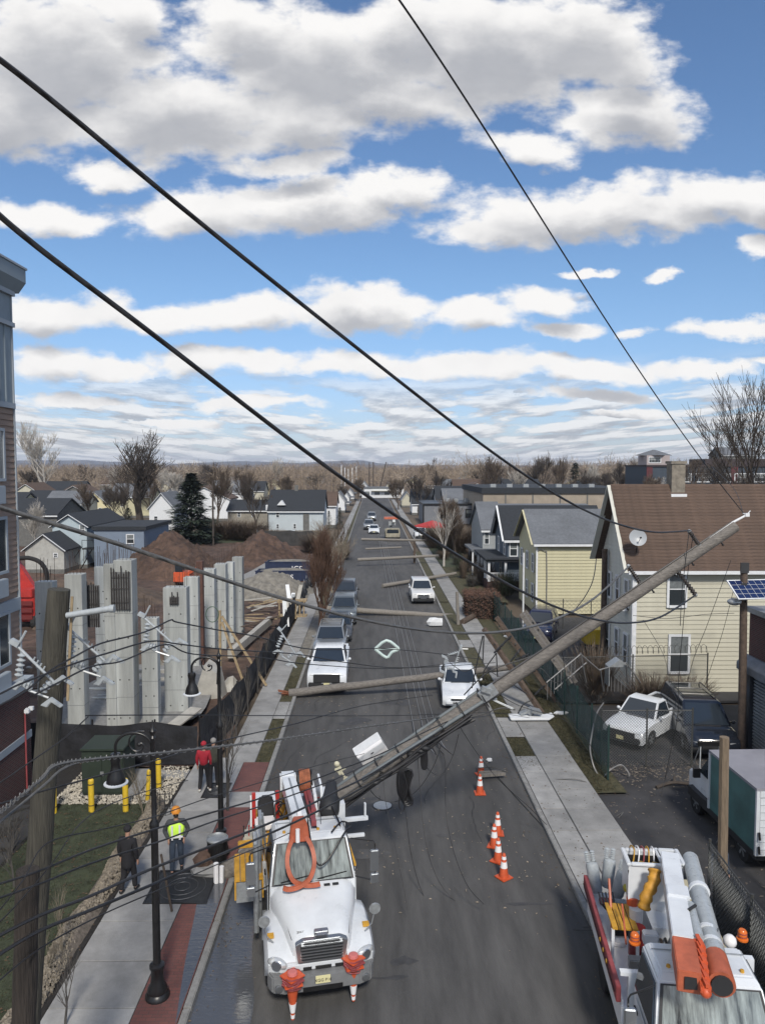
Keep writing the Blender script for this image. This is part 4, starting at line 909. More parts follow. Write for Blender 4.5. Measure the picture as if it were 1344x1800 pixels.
def rebar_cage(lb_, px0, px1, yt, yb, Ybase, n):
    Y = Ybase; a = at(px0, yt, Y); c = at(px1, yb, Y); b = B()
    t = thing('rebar_cage', lb_, 'rebar cage', (a.x, Y, c.z))
    for k in range(n):
        x = (c.x-a.x)*k/(n-1); b = B().tube([(x, 0, 0), (x, 0, a.z-c.z + rnd.uniform(-.15,.25))], .028, 5); b.build('bar', mat('dark_rebar', (.03,.027,.027), .8), t)
    b = B()
    for z in (.2, .55, .85): b.tube([(0, -.02, (a.z-c.z)*z), (c.x-a.x, -.02, (a.z-c.z)*z)], .014, 4)
    b.build('tie', mat('dark_rebar', (.03,.027,.027), .8), t)
    B().box(-.05, .05, 0, c.x-a.x+.05, .09, (a.z-c.z)*.97).build('form_panel', mat('weathered_form', (.12,.125,.13), .9, ns=2, na=.4, world=True), t)
YB = gp(600, 1291).y
rebar_cage('open rebar cage in front of the tallest wide column', 195, 227, 1004, 1072, YB-.12, 8)
rebar_cage('open rebar cage between the near pole and the tallest wide column', 137, 173, 1027, 1103, YB+.2, 10)
rebar_cage('short rebar ends at the notched top of the column behind the lamp', 299, 312, 1049, 1063, gp(600,1262).y-.1, 5)
tag(B().box(-.18,-.18,0,.18,.18,6.2).build('steel_post', mat('rust_red_steel', (.09,.045,.035), .8, ns=3, na=.3), loc=gp(354, 1175)), 'rust red steel post between the right hand columns', 'post')
# footing walls with form boards along the fence
def beam_thing(name, lb_, cat_, p0, p1, w, h, m):
    return tag(B().beam(p0, p1, w, h).build(name, m, bevel=.01, seg=1), lb_, cat_)
fm = mat('pale_form_board', (.36,.35,.32), .85, ns=2, na=.2, world=True)
beam_thing('form_beam', 'long pale form beam slanting along the black fence below the right hand columns', 'beam', gp(405,1150,.6), gp(475,1090,.6), .35, .5, fm)
beam_thing('form_beam', 'short pale sloping plank at the foot of the lamp column', 'beam', gp(305,1275,.5), gp(345,1245,.7), .6, .08, fm)
beam_thing('form_beam', 'pale horizontal board between the two columns left of the lamp bell', 'beam', gp(233,1180,1.2), gp(330,1180,1.2), .2, .18, fm)
beam_thing('form_beam', 'second pale board below the horizontal one between the columns', 'beam', gp(233,1196,.8), gp(300,1192,.8), .3, .14, fm)
tag(B().prism([(0,0),(1.5,0),(1.2,1.4),(.6,1.8)], 0, 1.2, 'y').build('concrete_block', fm, loc=gp(338,1233)), 'pale wedge shaped concrete block behind the hanging lamp', 'concrete block')
tg = thing('tripod_brace', 'yellow timber tripod brace behind the far lamp post', 'timber frame', gp(388,1215))
for k, (a, c) in enumerate((((0,0,0),(0,0,4.2)), ((1.3,.1,0),(.1,0,3.6)), ((2.3,.3,.2),(.1,0,3.9)))): B().beam(a, c, .12, .12).build('brace', M['lumber'], tg)
rr = random.Random(3)
for i in range(16):
    px, py, = rr.uniform(430,478), rr.uniform(1055,1100); p = gp(px, py, .3 + rr.random()*.5); a = rr.uniform(-.5,.9); L = rr.uniform(1.5,3.5)
    tag(B().beam((p.x-L/2*math.cos(a), p.y-L/2*math.sin(a), p.z), (p.x+L/2*math.cos(a), p.y+L/2*math.sin(a), p.z+rr.uniform(-.1,.3)), .15, .06).build('plank', [M['lumber'], fm, M['timber']][i % 3]), 'loose plank in the scrap timber heap beside the gravel heap', 'plank', 'planks in the timber heap')
for i in range(14):
    px, py = rr.uniform(60, 330), rr.uniform(1130,1270); p = gp(px, py, .25); a = rr.uniform(-.6,.6); L = rr.uniform(1.2,3.2)
    tag(B().beam((p.x-L/2*math.cos(a), p.y-L/2*math.sin(a), p.z), (p.x+L/2*math.cos(a), p.y+L/2*math.sin(a), p.z+rr.uniform(-.05,.2)), .2, .07).build('plank', [M['timber'], fm, M['column']][i % 3]), 'loose board lying on the earth among the concrete columns', 'plank', 'boards among the concrete columns')
r9 = random.Random(31)
for i in range(26):
    px, py = r9.uniform(60, 440), r9.uniform(1085,1280); p = gp(px, py, .05); s_ = r9.uniform(.2,.7); b = B(); n = 7
    P = [[(s_*math.cos(2*math.pi*k/n)*r9.uniform(.6,1.2)*(1-.35*j), s_*.8*math.sin(2*math.pi*k/n)*r9.uniform(.6,1.2)*(1-.35*j), s_*.5*j*r9.uniform(.7,1.2)-.05) for k in range(n)] for j in range(3)]
    tag(b.loft(P).build('rubble_block', [M['dirt2'], fm, M['gravel']][i % 3], loc=p), 'lump of rubble on the earth among the concrete columns', 'rubble', 'rubble among the concrete columns')
struct(blobsheet('site_slab', [(-14.5,31.5),(-8.5,31.8),(-8.0,36),(-9,41),(-13.5,41.5),(-15,36)], .33, M['kerb']))
pallet = thing('timber_crate', 'slatted timber crate standing against the gravel heap', 'crate', gp(513,1088))
for k in range(7): B().box(-1.0+k*.31,-.05,0,-.9+k*.31,.05,1.5).build('slat', M['lumber'], pallet)
B().box(-1.1,.06,1.3,1.1,1.0,1.4).box(-1.1,.06,.1,1.1,1.0,.2).build('shelf', M['lumber'], pallet)
# dumpsters with lettering
def dumpster(lb_, px0, px1, yt, yb, txt, tx, m):
    Y = gp(600, yb).y; a = at(px0, yb, Y); c = at(px1, yb, Y); h = at(px0, yt, Y).z; w = (c.x-a.x)/2
    t = thing('dumpster', lb_, 'dumpster', ((a.x+c.x)/2, Y, 0), 0)
    b = B().box(-w,0,.15,w,.08,h).box(-w,2.3,.15,w,2.38,h).box(-w,.09,.15,-w+.08,2.29,h).box(w-.08,.09,.15,w,2.29,h).box(-w+.09,.09,.15,w-.09,2.29,.25); b.build('body', m, t)
    B().box(-w-.05,-.06,h+.001,w+.05,.1,h+.1).build('rim', m, t)
    k0 = None
    for k in range(9):
        x = -w+.2+k*(2*w-.4)/8
        if abs(x - tx*w) < .55: continue
        if k0 is None: k0 = B().box(-.05,-.07,.2,.05,-.001,h-.05).build('rib', m, t, loc=(x,0,0))
        else: inst(k0, t, (x,0,0))
    cu = bpy.data.curves.new('lettering', 'FONT'); cu.body = txt; cu.size = h*.62; cu.extrude = .01; cu.align_x = 'CENTER'
    o = bpy.data.objects.new('lettering', cu); COL.objects.link(o); dg = bpy.context.evaluated_depsgraph_get(); me = bpy.data.meshes.new_from_object(o.evaluated_get(dg)); COL.objects.unlink(o)
    me.materials.clear(); me.materials.append(M['refl']); q = bpy.data.objects.new('lettering', me); COL.objects.link(q); q.parent = t; q.location = (tx*w, -.02, h*.3); q.rotation_euler = (R(90),0,0)
    B().ball((0,1.2,h-.1), .9, 10, 5, (w/.95, 1, .35)).build('load', M['gravel'], t, smooth=60)
navy = mat('navy_dumpster', (.012,.022,.06), .6, ns=2, na=.3)
dumpster('navy dumpster with white letters, the farther of two', 466, 552, 989, 1011, 'ICS', .3, navy)
dumpster('navy dumpster with white letters, the nearer of two', 449, 546, 1005, 1024, 'ICS', .2, navy)
# red machine and hi-vis items on the site
rm = thing('telehandler', 'red telescopic handler with its boom up beside the brown apartment building', 'construction machine', gp(56, 1100))
B().box(-1.0,-1.5,.6,.9,1.6,2.3).box(-.9,-1.6,2.31,.8,-.2,2.9).build('body', M['red'], rm, bevel=.06)
B().box(-.95,-1.72,.8,.85,-1.62,1.1).box(-.95,-1.72,1.3,.85,-1.62,1.6).box(-.95,-1.72,1.8,.85,-1.62,2.1).build('grille', mat('dark_red', (.12,.015,.015), .7), rm)
B().prism([(-1.5,2.6),(.5,2.6),(-1.1,5.2),(-1.5,5.4)], -.25, .25, 'y').build('boom', M['red'], rm)
for x in (-.95,.85):
    for y in (-1.2,1.2): B().lathe([(.3,-.18),(.55,-.15),(.55,.15),(.3,.18)], n=14, d=(1,0,0)).build('wheel', M['tyre'], rm, loc=(x,y,.55))
B().tube(cat([(1.1,-.2,2.0),(1.3,-.2,3.6),(.9,-.2,4.6),(0,-.2,5.0),(-1.0,-.2,4.9)],4), .16, 7).build('hose', M['tyre'], rm, smooth=60)
exc = thing('excavator', 'small orange excavator behind the right hand columns', 'construction machine', gp(322, 1032, 0), sc=.8)
B().box(-1,-.8,.7,1,1.2,1.9).build('body', M['orange'], exc, bevel=.08); B().box(-1.2,-1,0,-.7,1.2,.6).box(.7,-1,0,1.2,1.2,.6).build('track', M['dirt2'], exc, bevel=.08)
B().beam((.4,-.6,1.5),(2.2,-.8,2.6),.3,.3).beam((2.2,-.8,2.55),(3.0,-.9,.8),.25,.25).build('arm', M['orange'], exc); B().box(-.8,-.7,1.91,.1,.5,2.8).build('cab', M['glass'], exc, bevel=.05)
# ---------------------------------------------------------------- black screened fence
def fabric_fence(lb_, path, h, m, post_m, step=2.4, name='screen_fence', wav=.05, posts=True, sag=.08):
    t = thing(name, lb_, 'fence', path[0]); o = Vector(path[0]); P = [Vector(p) - o for p in path]
    L = [0]
    for i in range(1, len(P)): L.append(L[-1] + (P[i]-P[i-1]).length)
    def pos(s):
        for i in range(1, len(P)):
            if s <= L[i] + 1e-6: return P[i-1].lerp(P[i], (s-L[i-1])/(L[i]-L[i-1]))
        return P[-1]
    n = max(4, int(L[-1]/.25)); n = min(n, 260); nz_ = 6; vs = []
    for i in range(n + 1):
        s = L[-1]*i/n; p = pos(s); q = pos(min(L[-1], s+.05)) - pos(max(0, s-.05)); nn = Vector((-q.y, q.x, 0)).normalized()
        top = h - sag*abs(math.sin(math.pi*s/step)) + .06*math.sin(s*1.7)
        for j in range(nz_ + 1):
            z = top*j/nz_; a = wav*(math.sin(s*4.1+j*.9) + .7*math.sin(s*9.3-j*1.3))*math.sin(math.pi*(j+.4)/nz_)
            vs.append(p + nn*a + Vector((0,0,z)))
    k = nz_ + 1; fs = [(i*k+j, (i+1)*k+j, (i+1)*k+j+1, i*k+j+1) for i in range(n) for j in range(nz_)]
    B().add(vs, fs).build('screen', m, t, smooth=60)
    if posts:
        k0 = None; s = 0
        while s <= L[-1] + .01:
            p = pos(s)
            if k0 is None: k0 = B().tube([(0,.06,-.1),(0,.06,h+.12)], .035, 6).build('post', post_m, t, loc=p)
            else: inst(k0, t, p)
            s += step
    return t
fc = Vector((-6.75, 27.9, .1))
fabric_fence('black screened fence across the back of the bollard lawn', [(-13.2, 28.0, .1), (-10, 27.95, .1), fc], 1.62, M['fabric'], M['black'])
fabric_fence('black screened fence running along the left pavement', [(-6.7, 28.0, .1), (-6.1, 33, .1), (-5.95, 45, .1), (-5.95, 56, .1)], 1.7, M['fabric'], M['black'], wav=.08)
fabric_fence('torn dark screen fence beyond the leafless street tree', [(-5.9, 57, .1), (-6.1, 66, .1), (-5.8, 78, .1)], 1.5, mat('torn_screen', (.05,.05,.055), .8, ns=2, na=.6, world=True), M['steel'], wav=.18, sag=.5)
fabric_fence('dark screen fence in front of the white pickup at the far side of the site', [(-17.0, 108, .1), (-10, 108, .1), (-6.5, 107, .1)], 2.2, mat('dusty_screen', (.035,.035,.035), .8, ns=1, na=.5, world=True), M['steel'])
rr = random.Random(12)
for i in range(14):
    p = Vector((-6.2 + rr.uniform(-.5,.3), rr.uniform(50, 62), .5)); a = rr.uniform(.8, 2.2); L = rr.uniform(.8, 2.0)
    tag(B().beam(p, p + Vector((math.cos(a)*.3*L, math.sin(a)*L*.6, rr.uniform(.3,1.0)*L)), .3, .05).build('scrap_board', [M['white_m'], M['steel'], fm][i % 3]), 'scrap board leaning on the black fence near the leafless street tree', 'board', 'scrap boards along the black fence')
# ---------------------------------------------------------------- bollards, transformer, stones
bol = None
for i, (px, py, lb_) in enumerate(((95,1429,'leftmost yellow bollard beside the wooden pole'), (161,1426,'yellow bollard in front of the green cabinet, left corner'), (221,1425,'yellow bollard in front of the green cabinet, right corner'), (259,1408,'leaning slim yellow bollard right of the green cabinet'), (279,1387,'rearmost yellow bollard by the black fence'))):
    p = gp(px, py, .11)
    if bol is None:
        bol = thing('bollard', lb_, 'bollard', p, group='yellow bollards round the cabinet')
        B().lathe([(.095,-.1),(.095,1.02),(.09,1.06),(.06,1.09),(.01,1.1)], n=14).build('post', M['yellow'], bol, smooth=50)
        B().lathe([(.099,.9),(.099,.94)], n=14).lathe([(.099,.2),(.099,.23)], n=14).build('band', M['plastic'], bol)
    else:
        d_ = dup(bol, p, label=lb_)
        if i == 3: d_.rotation_euler = (0, R(4), 0); d_.scale = (.75,.75,1)
tr_ = thing('transformer_cabinet', 'dark green metal transformer cabinet on a concrete pad', 'cabinet', gp(181, 1398, .15))
B().box(-.72,0,0,.72,1.3,1.55).build('body', M['green_b'], tr_, bevel=.03); B().box(-.76,-.05,1.56,.76,1.35,1.64).build('lid', M['green_b'], tr_, bevel=.02)
B().box(-.7,-.03,.1,-.02,-.002,1.5).box(.02,-.03,.1,.7,-.002,1.5).build('door', M['green_b'], tr_); B().box(-.06,-.06,.7,.06,-.032,.85).build('latch', M['steel'], tr_)
struct(sheet('concrete_pad', -10.2, 25.2, -8.2, 27.4, .15, M['conc'], th=.1)); struct(sheet('concrete_path', -10.6, 26.6, -6.9, 27.3, .135, M['conc'], th=.1))
def rocks(name, pts, m, label, cat_, parent=None):
    b = B(); rr = random.Random(len(pts))
    for (x, y, z, s) in pts:
        t = rr.uniform(0, 6.28); q = Euler((rr.uniform(0,3), rr.uniform(0,3), t)).to_matrix()
        vs = [q @ Vector(v_) * s * rr.uniform(.7,1.15) + Vector((x,y,z)) for v_ in ((1,0,0),(-1,0,0),(0,.8,0),(0,-.8,0),(0,0,.6),(0,0,-.6))]
        b.add(vs, [(0,2,4),(2,1,4),(1,3,4),(3,0,4),(2,0,5),(1,2,5),(3,1,5),(0,3,5)])
    return stuff(b.build(name, m), label, cat_)
rr = random.Random(8)
pts = []
for i in range(5200):
    x = rr.uniform(-10.9,-6.95); y = rr.uniform(24.5,27.6)
    if -10.25 < x < -8.15 and y > 25.15: continue
    if y > 26.5 and rr.random() < .6: continue
    pts.append((x, y, .125 + rr.random()*.03, rr.uniform(.025,.06)))
rocks('white_stones', pts, mat('white_stone', (.42,.39,.33), .9, ns=9, na=.5, world=True), 'bed of small white stones round the yellow bollards', 'stones')
# low stone edging beside the lawn
ed = []
for i in range(5200):
    y = rr.uniform(12.5, 24.6); a = rr.uniform(-1,1); x = -7.33 + a*.26 + .08*math.sin(y*1.7); ed.append((x, y, .12 + .24*(1-a*a) + rr.random()*.04, rr.uniform(.03,.075)))
rocks('stone_edging', ed, mat('tan_stone', (.19,.165,.13), .9, ns=7, na=.55, world=True), 'low rounded ridge of tan stones between the lawn and the left pavement', 'stones')
struct(B().prism([(-7.68,.05),(-7.5,.26),(-7.33,.33),(-7.15,.26),(-6.98,.05)], 12.5, 24.6, 'y').build('stone_bank', mat('tan_bank', (.13,.11,.09), .95, ns=9, na=.5, world=True)))
# ================================================================ FENCES on the right
fabric_fence('dark green screened fence beside the right pavement', [(8.55, 26.2, .1), (8.8, 33, .1), (9.0, 45, .1), (9.1, 57, .1)], 1.95, M['green_f'], mat('green_post', (.02,.05,.045), .6), wav=.03, sag=.05)
def chain_fence(lb_, p0, p1, h, cell=.11, posts=4, wire=.006, m=None, razor=False, name='chain_link_fence', pm=None):
    m = m or M['steel']; p0 = Vector(p0); p1 = Vector(p1); L = (p1-p0).length; t = thing(name, lb_, 'fence', p0, math.atan2(p1.y-p0.y, p1.x-p0.x))
    b = B(); q = wire
    def st(u0, z0, u1, z1):
        d = Vector((u1-u0, 0, z1-z0)).normalized(); n = Vector((-d.z, 0, d.x))*q
        a = Vector((u0,0,z0)); c = Vector((u1,0,z1)); b.add([a-n, a+n, c+n, c-n], [(0,1,2,3)]); b.add([a-Vector((0,q,0)), a+Vector((0,q,0)), c+Vector((0,q,0)), c-Vector((0,q,0))], [(0,1,2,3)])
    s = -h
    while s < L:
        u0, z0, u1, z1 = s, .05, s+h, h+.05
        if u0 < 0: z0 += -u0; u0 = 0
        if u1 > L: z1 -= (u1-L); u1 = L
        if u1 > u0: st(u0, z0, u1, z1)
        u0, z0, u1, z1 = s, h+.05, s+h, .05
        if u0 < 0: z0 -= -u0; u0 = 0
        if u1 > L: z1 += (u1-L); u1 = L
        if u1 > u0: st(u0, z0, u1, z1)
        s += cell
    stuff(b.build('mesh', mat('fence_wire', (.16,.17,.175), .5, metal=.5), t))
    k0 = None
    for k in range(posts):
        x = L*k/(posts-1)
        if k0 is None: k0 = B().tube([(0,.03,-.1),(0,.03,h+.15)], .035, 7).build('post', pm or m, t, loc=(x,0,0))
        else: inst(k0, t, (x,0,0))
    B().tube([(0,.03,h+.06),(L,.03,h+.06)], .022, 6).build('top_rail', pm or m, t)
    if razor:
        pts = [(L*i/420, .16*math.cos(i*.42)-.0, h+.38+.2*math.sin(i*.42)) for i in range(421)]
        stuff(B().tube(pts, .011, 4).build('razor_wire', m, t))
    return t
dk = mat('weathered_post', (.06,.062,.06), .6, metal=.3)
chain_fence('chain link fence in front of the white pickup and the black minivan', (8.7, 27.6, .02), (12.2, 27.6, .02), 2.15, posts=3, m=dk)
chain_fence('tall chain link fence topped with coils of razor wire behind the parked white pickup', (8.9, 35.3, .02), (16.5, 35.8, .02), 2.2, cell=.14, posts=3, m=dk, razor=True)
chain_fence('chain link fence standing before the smaller yellow house', (11.5, 52, .02), (17.5, 52, .02), 2.0, cell=.3, posts=4, m=dk)
a = gp(1272, 1500, .02); 
chain_fence('chain link fence beside the box truck at the lower right', (a.x-.15, 17.7, .02), (10.8, 18.6, .02), 2.25, cell=.12, posts=2, m=dk)
chain_fence('dark chain link fence running to the lower right corner of the lot', (8.25, 17.6, .02), (7.75, 10.5, .02), 2.2, cell=.12, posts=4, m=dk)
fabric_fence('black shade cloth on the fence at the lower right corner', [(8.35, 17.4, .02), (7.85, 10.6, .02)], 1.95, mat('shade_cloth', (.012,.013,.016), .85, ns=4, na=.5, world=True), dk, wav=.04)
# ================================================================ VEHICLES
def panel(parent, name, q, inset, off, m, th=.02):
    """a pane set on the quad q (4 points, counter-clockwise from outside)"""
    q = [Vector(p) for p in q]; c = sum(q, Vector())/4; n = (q[1]-q[0]).cross(q[2]-q[0]).normalized()
    w = [c + (p-c)*(1-inset) for p in q]; a = [p + n*off for p in w]; d = [p - n*th for p in w]
    return B().add(a + d, [(0,1,2,3),(7,6,5,4),(0,4,5,1),(1,5,6,2),(2,6,7,3),(3,7,4,0)]).build(name, m, parent)
def wheel(parent, x, y, r=.33, w=.22, dark=False):
    s = 1 if x > 0 else -1
    t = B().lathe([(r*.62,-w/2),(r*.95,-w/2),(r,-w/2+.03),(r,w/2-.03),(r*.95,w/2),(r*.62,w/2)], n=20, d=(1,0,0)).build('wheel', M['tyre'], parent, smooth=40, loc=(x,y,r))
    b = B().lathe([(r*.63,-w*.42),(r*.63,w*.42)], n=20, d=(1,0,0)); 
    for k in range(6):
        a = k*math.pi/3; b.cbox((s*w*.44, math.cos(a)*r*.32, math.sin(a)*r*.32), (.03, .07, r*.6), (a+math.pi/2,0,0))
    b.build('rim', M['plastic'] if dark else M['steel'], t)
    return t
KIND = dict(
 sedan=dict(L=4.7, W=1.85, H=1.44, hood=(.66,.93), belt=.95, yb=(-.95,1.75), yr=(-.15,1.05), tail=.98, wr=.33, wb=(-1.42,1.38), clr=.2),
 suv=dict(L=4.8, W=1.93, H=1.78, hood=(.98,1.13), belt=1.13, yb=(-.9,2.32), yr=(-.2,2.05), tail=1.12, wr=.38, wb=(-1.5,1.45), clr=.28),
 van=dict(L=5.1, W=1.98, H=1.8, hood=(.82,1.06), belt=1.08, yb=(-1.55,2.5), yr=(-.65,2.2), tail=1.08, wr=.35, wb=(-1.6,1.45), clr=.22),
 pickup=dict(L=5.3, W=2.0, H=1.92, hood=(1.08,1.25), belt=1.25, yb=(-.95,.85), yr=(-.38,.65), tail=1.3, wr=.4, wb=(-1.7,1.6), clr=.34),
 small_pickup=dict(L=4.9, W=1.76, H=1.66, hood=(.86,1.02), belt=1.05, yb=(-1.1,.3), yr=(-.5,.15), tail=1.1, wr=.35, wb=(-1.5,1.45), clr=.3))
def car(lb_, kind, front, rz, paint, cat_='car', name='parked_car', grille='dark', lights=True, plate=True, rack=False, simple=False, bump=None, dark_rims=False):
    K = KIND[kind]; L, W, H = K['L'], K['W'], K['H']; f = Vector(front); dirv = Vector((-math.sin(rz), math.cos(rz), 0))
    t = thing(name, lb_, cat_, (f.x + dirv.x*L/2, f.y + dirv.y*L/2, f.z), rz)
    y0, y1 = -L/2, L/2; c0 = K['clr']; b0, b1 = K['yb']; hz0, hz1 = K['hood']; R_ = K['wr'] + .06; pk = 'pickup' in kind
    def arch(yc): return [(yc + R_*math.cos(a), K['wr'] + R_*math.sin(a)) for a in [math.pi*k/6 for k in range(7)]][::-1]
    bed = [(y1-.02, K['tail'])] if not pk else [(y1, K['tail'])]
    prof_ = [(y0+.04, c0)] + arch(K['wb'][0]) + arch(K['wb'][1]) + [(y1-.05, c0), (y1, c0+.25), (y1-.01, K['tail']*.8)] + bed
    if not pk: prof_ += [(b1+.02, K['belt']), ((b0+b1)/2, K['belt']), (b0, hz1)]
    else: prof_ += [((b1+y1)/2, K['tail']), (b1+.05, K['tail']), (b1, K['belt']), (b0, hz1)]
    prof_ += [(b0-.35, hz1-.01), (y0+.45, hz0+.07), (y0+.1, hz0-.02), (y0, hz0-.16), (y0-.03, c0+.22)]
    zt = max(p[1] for p in prof_)
    def ring(x, ky, dz):
        o = []
        for (y, z) in prof_:
            k = (z-c0)/(zt-c0); yy = y*(1-ky) if abs(y) > L*.40 else y
            o.append((x*(1 - .03*max(0, k-.5)), yy, z - dz*max(0, k-.45)*1.8))
        return o
    w = W/2; rings = [ring(-w, .055, .09), ring(-w*.9, .025, .02), ring(-w*.55, .006, 0), ring(0, 0, -.008), ring(w*.55, .006, 0), ring(w*.9, .025, .02), ring(w, .055, .09)]
    body = B().loft(rings).build('body', paint, t, smooth=35)
    wb_, wr_ = w*.93, w*.76; r0, r1 = K['yr']; z0 = K['belt']-.03
    b = B(); vs = [(-wb_,b0,z0),(wb_,b0,z0),(wb_,b1,z0),(-wb_,b1,z0),(-wr_,r0,H-.05),(wr_,r0,H-.05),(wr_,r1,H-.05),(-wr_,r1,H-.05)]
    top = [(-wr_*.9,r0+.12,H),(wr_*.9,r0+.12,H),(wr_*.9,r1-.12,H),(-wr_*.9,r1-.12,H)]
    b.add(vs + top, [(0,3,2,1),(0,1,5,4),(1,2,6,5),(2,3,7,6),(3,0,4,7),(4,5,9,8),(5,6,10,9),(6,7,11,10),(7,4,8,11),(8,9,10,11)])
    b.build('cabin', paint, t, smooth=30)
    V = [Vector(v_) for v_ in vs]
    panel(t, 'windscreen', (V[0],V[1],V[5],V[4]), .1, .012, M['glass']); panel(t, 'rear_window', (V[2],V[3],V[7],V[6]), .14, .012, M['glass'])
    for s in (1, -1):
        A, Bq, C_, D = (V[1],V[2],V[6],V[5]) if s > 0 else (V[3],V[0],V[4],V[7])
        n = 1 if kind == 'small_pickup' else (2 if kind != 'van' else 3)
        for k in range(n):
            t0, t1 = k/n, (k+1)/n
            panel(t, 'side_window', (A.lerp(Bq,t0), A.lerp(Bq,t1), D.lerp(C_,t1), D.lerp(C_,t0)), .13, .01, M['glass'])
        B().ball((0,0,0), .1, 8, 5, (.9,.7,.75)).cbox((-s*.08,.02,-.02),(.14,.05,.05)).build('mirror', paint if paint is not M['grey_c'] else M['plastic'], t, smooth=60, loc=(s*(w+.1), b0+.32, K['belt']+.06))
        for yw in K['wb']:
            wheel(t, s*(w-.13), yw, K['wr'], .24, dark_rims)
            B().box(s*(w-.4)-.02, yw-R_+.02, .25, s*(w-.4)+.02, yw+R_-.02, K['wr']+R_-.03).build('wheel_well', M['plastic'], t)
        hl = B().box(-.17, -.02, -.07, .17, .12, .07).build('headlight', M['lamp_l'], t, bevel=.03, loc=(s*(w*.74), y0+.085, hz0-.14)); hl.rotation_euler = (R(-14), 0, s*R(12))
        if kind in ('sedan','van'): hl.scale = (1.25, 1, .62)
        B().box(-.12,-.06,-.1,.12,.02,.1).build('tail_light', M['lamp_r'], t, bevel=.02, loc=(s*(w*.78), y1-.01-(.05*L*.45), K['tail']-.22))
    gm = M['plastic'] if grille == 'dark' else M['chrome']
    gh = (hz0-c0)*.42; g = B().box(-w*.5, 0, -gh/2, w*.5, .1, gh/2).build('grille', M['plastic'], t, bevel=.02, loc=(0, y0-.055, hz0-.22-gh*.2))
    if kind in ('sedan',): g.scale = (1.15, 1, .4); g.location.z = hz0-.15
    if pk: g.scale = (1.35, 1, 1.35); g.location.z = hz0-.26
    if grille == 'bars':
        for k in range(7): B().box(-.028,-.02,-.09,.028,.0,.09).build('grille_slot', M['plastic'], g, loc=(-.3+k*.1, -.012, 0))
        g.data.materials[0] = M['chrome']
    elif grille == 'chrome':
        for k in range(3): B().box(-w*.5,-.03,-.02,w*.5,.0,.02).build('grille_bar', M['chrome'], g, loc=(0,-.012,-gh*.3+k*gh*.3))
    bp = B().box(-w*.93,0,-.12,w*.93,.14,.12).build('front_bumper', bump or M['plastic'], t, bevel=.04, loc=(0, y0-.06, c0+.16))
    if kind == 'sedan': bp.scale = (.9,1,.6); B().box(-w*.5,-.075,-.05,w*.5,0,.04).build('air_intake', M['plastic'], t, bevel=.02, loc=(0,y0,c0+.17))
    if plate: B().box(-.15,-.02,-.075,.15,0,.075).build('licence_plate', M['plate'], t, loc=(0,y0-.075,c0+.2))
    B().box(-w*.5,-.02,-.012,w*.5,.02,.012).build('wiper', M['plastic'], t, loc=(0,b0-.02,hz1+.02))
    if pk:
        B().box(-w*.8, b1+.14, K['tail']-.03, w*.8, y1-.12, K['tail']+.004).build('bed_floor', M['plastic'], t)
        B().box(-w*.93,b1+.1,K['tail']+.005,-w*.81,y1-.06,K['tail']+.06).box(w*.81,b1+.1,K['tail']+.005,w*.93,y1-.06,K['tail']+.06).box(-w*.8,y1-.11,K['tail']+.005,w*.8,y1-.05,K['tail']+.06).build('bed_rail', paint, t)
    if rack:
        bb = B()
        for s in (-1,1): bb.tube([(s*wr_*.85,r0+.25,H),(s*wr_*.85,r0+.4,H+.09),(s*wr_*.85,r1-.4,H+.09),(s*wr_*.85,r1-.2,H)], .022, 6)
        for yy in (r0+.6, (r0+r1)/2, r1-.6): bb.tube([(-wr_*.85,yy,H+.1),(wr_*.85,yy,H+.1)], .02, 6)
        bb.build('roof_rack', M['black'], t)
    return t
W_ = M['white']
lft = []
lft.append(car('white full size pickup truck with a black grille, nearest car on the left kerb', 'pickup', gp(574, 1221), 0, W_, 'pickup truck'))
lft.append(car('silver grey wagon with roof rails parked directly behind the white pickup', 'suv', (-2.62, 42.9, 0), 0, M['silver'], 'car', rack=True))
lft.append(car('dark sedan half hidden between the silver wagon and the seven slot grille', 'sedan', (-2.35, 48.0, 0), 0, M['grey_c']))
lft.append(car('silver grey off-road car with a pale seven slot grille on the left', 'suv', (-2.2, 53.2, 0), 0, mat('pewter_paint', (.14,.16,.17), .3, metal=.5, coat=.4), 'car', grille='bars'))
lft.append(car('dark car with a pale roof, rearmost in the parked row, under the fallen pole', 'suv', (-2.35, 60.6, 0), 0, M['grey_c']))
for c_ in lft: c_['group'] = 'cars parked along the left kerb'
car('white sedan with a slim black grille caught beneath the fallen pole', 'sedan', gp(812, 1249), R(-3), W_, grille='dark', bump=W_, plate=False)
car('pearl white SUV with a chrome grille on the right side of the road', 'suv', gp(744, 1063), R(1), mat('pearl_white', (.55,.56,.56), .3, coat=.4), 'SUV', grille='chrome', bump=M['plastic'], plate=False)
car('small white pickup truck behind the chain link fence in the lot', 'small_pickup', gp(1090, 1316, .03), R(-46), W_, 'pickup truck')
vn = car('black minivan with slim headlights and a roof rack beside the garage', 'van', gp(1256, 1338, .03), R(-8), M['black_c'], 'minivan', rack=True, plate=False)
car('dark blue SUV parked by the smaller yellow house', 'suv', (10.6, 47.5, 0), R(-20), mat('midnight_paint', (.012,.014,.04), .2, coat=.5), 'SUV')
car('white pickup truck standing side on beyond the construction site', 'pickup', (gp(478, 956).x, 112.3, 0), R(-90), W_, 'pickup truck', dark_rims=True)
car('dark red car beside the white pickup truck beyond the site', 'suv', (gp(560, 956).x, 110.5, 0), 0, mat('dark_red_paint', (.10,.03,.025), .3, coat=.4))
car('small white truck cab left of the tallest earth pile', 'van', (gp(243, 972).x, 100, 0), 0, W_, 'van')
far = []
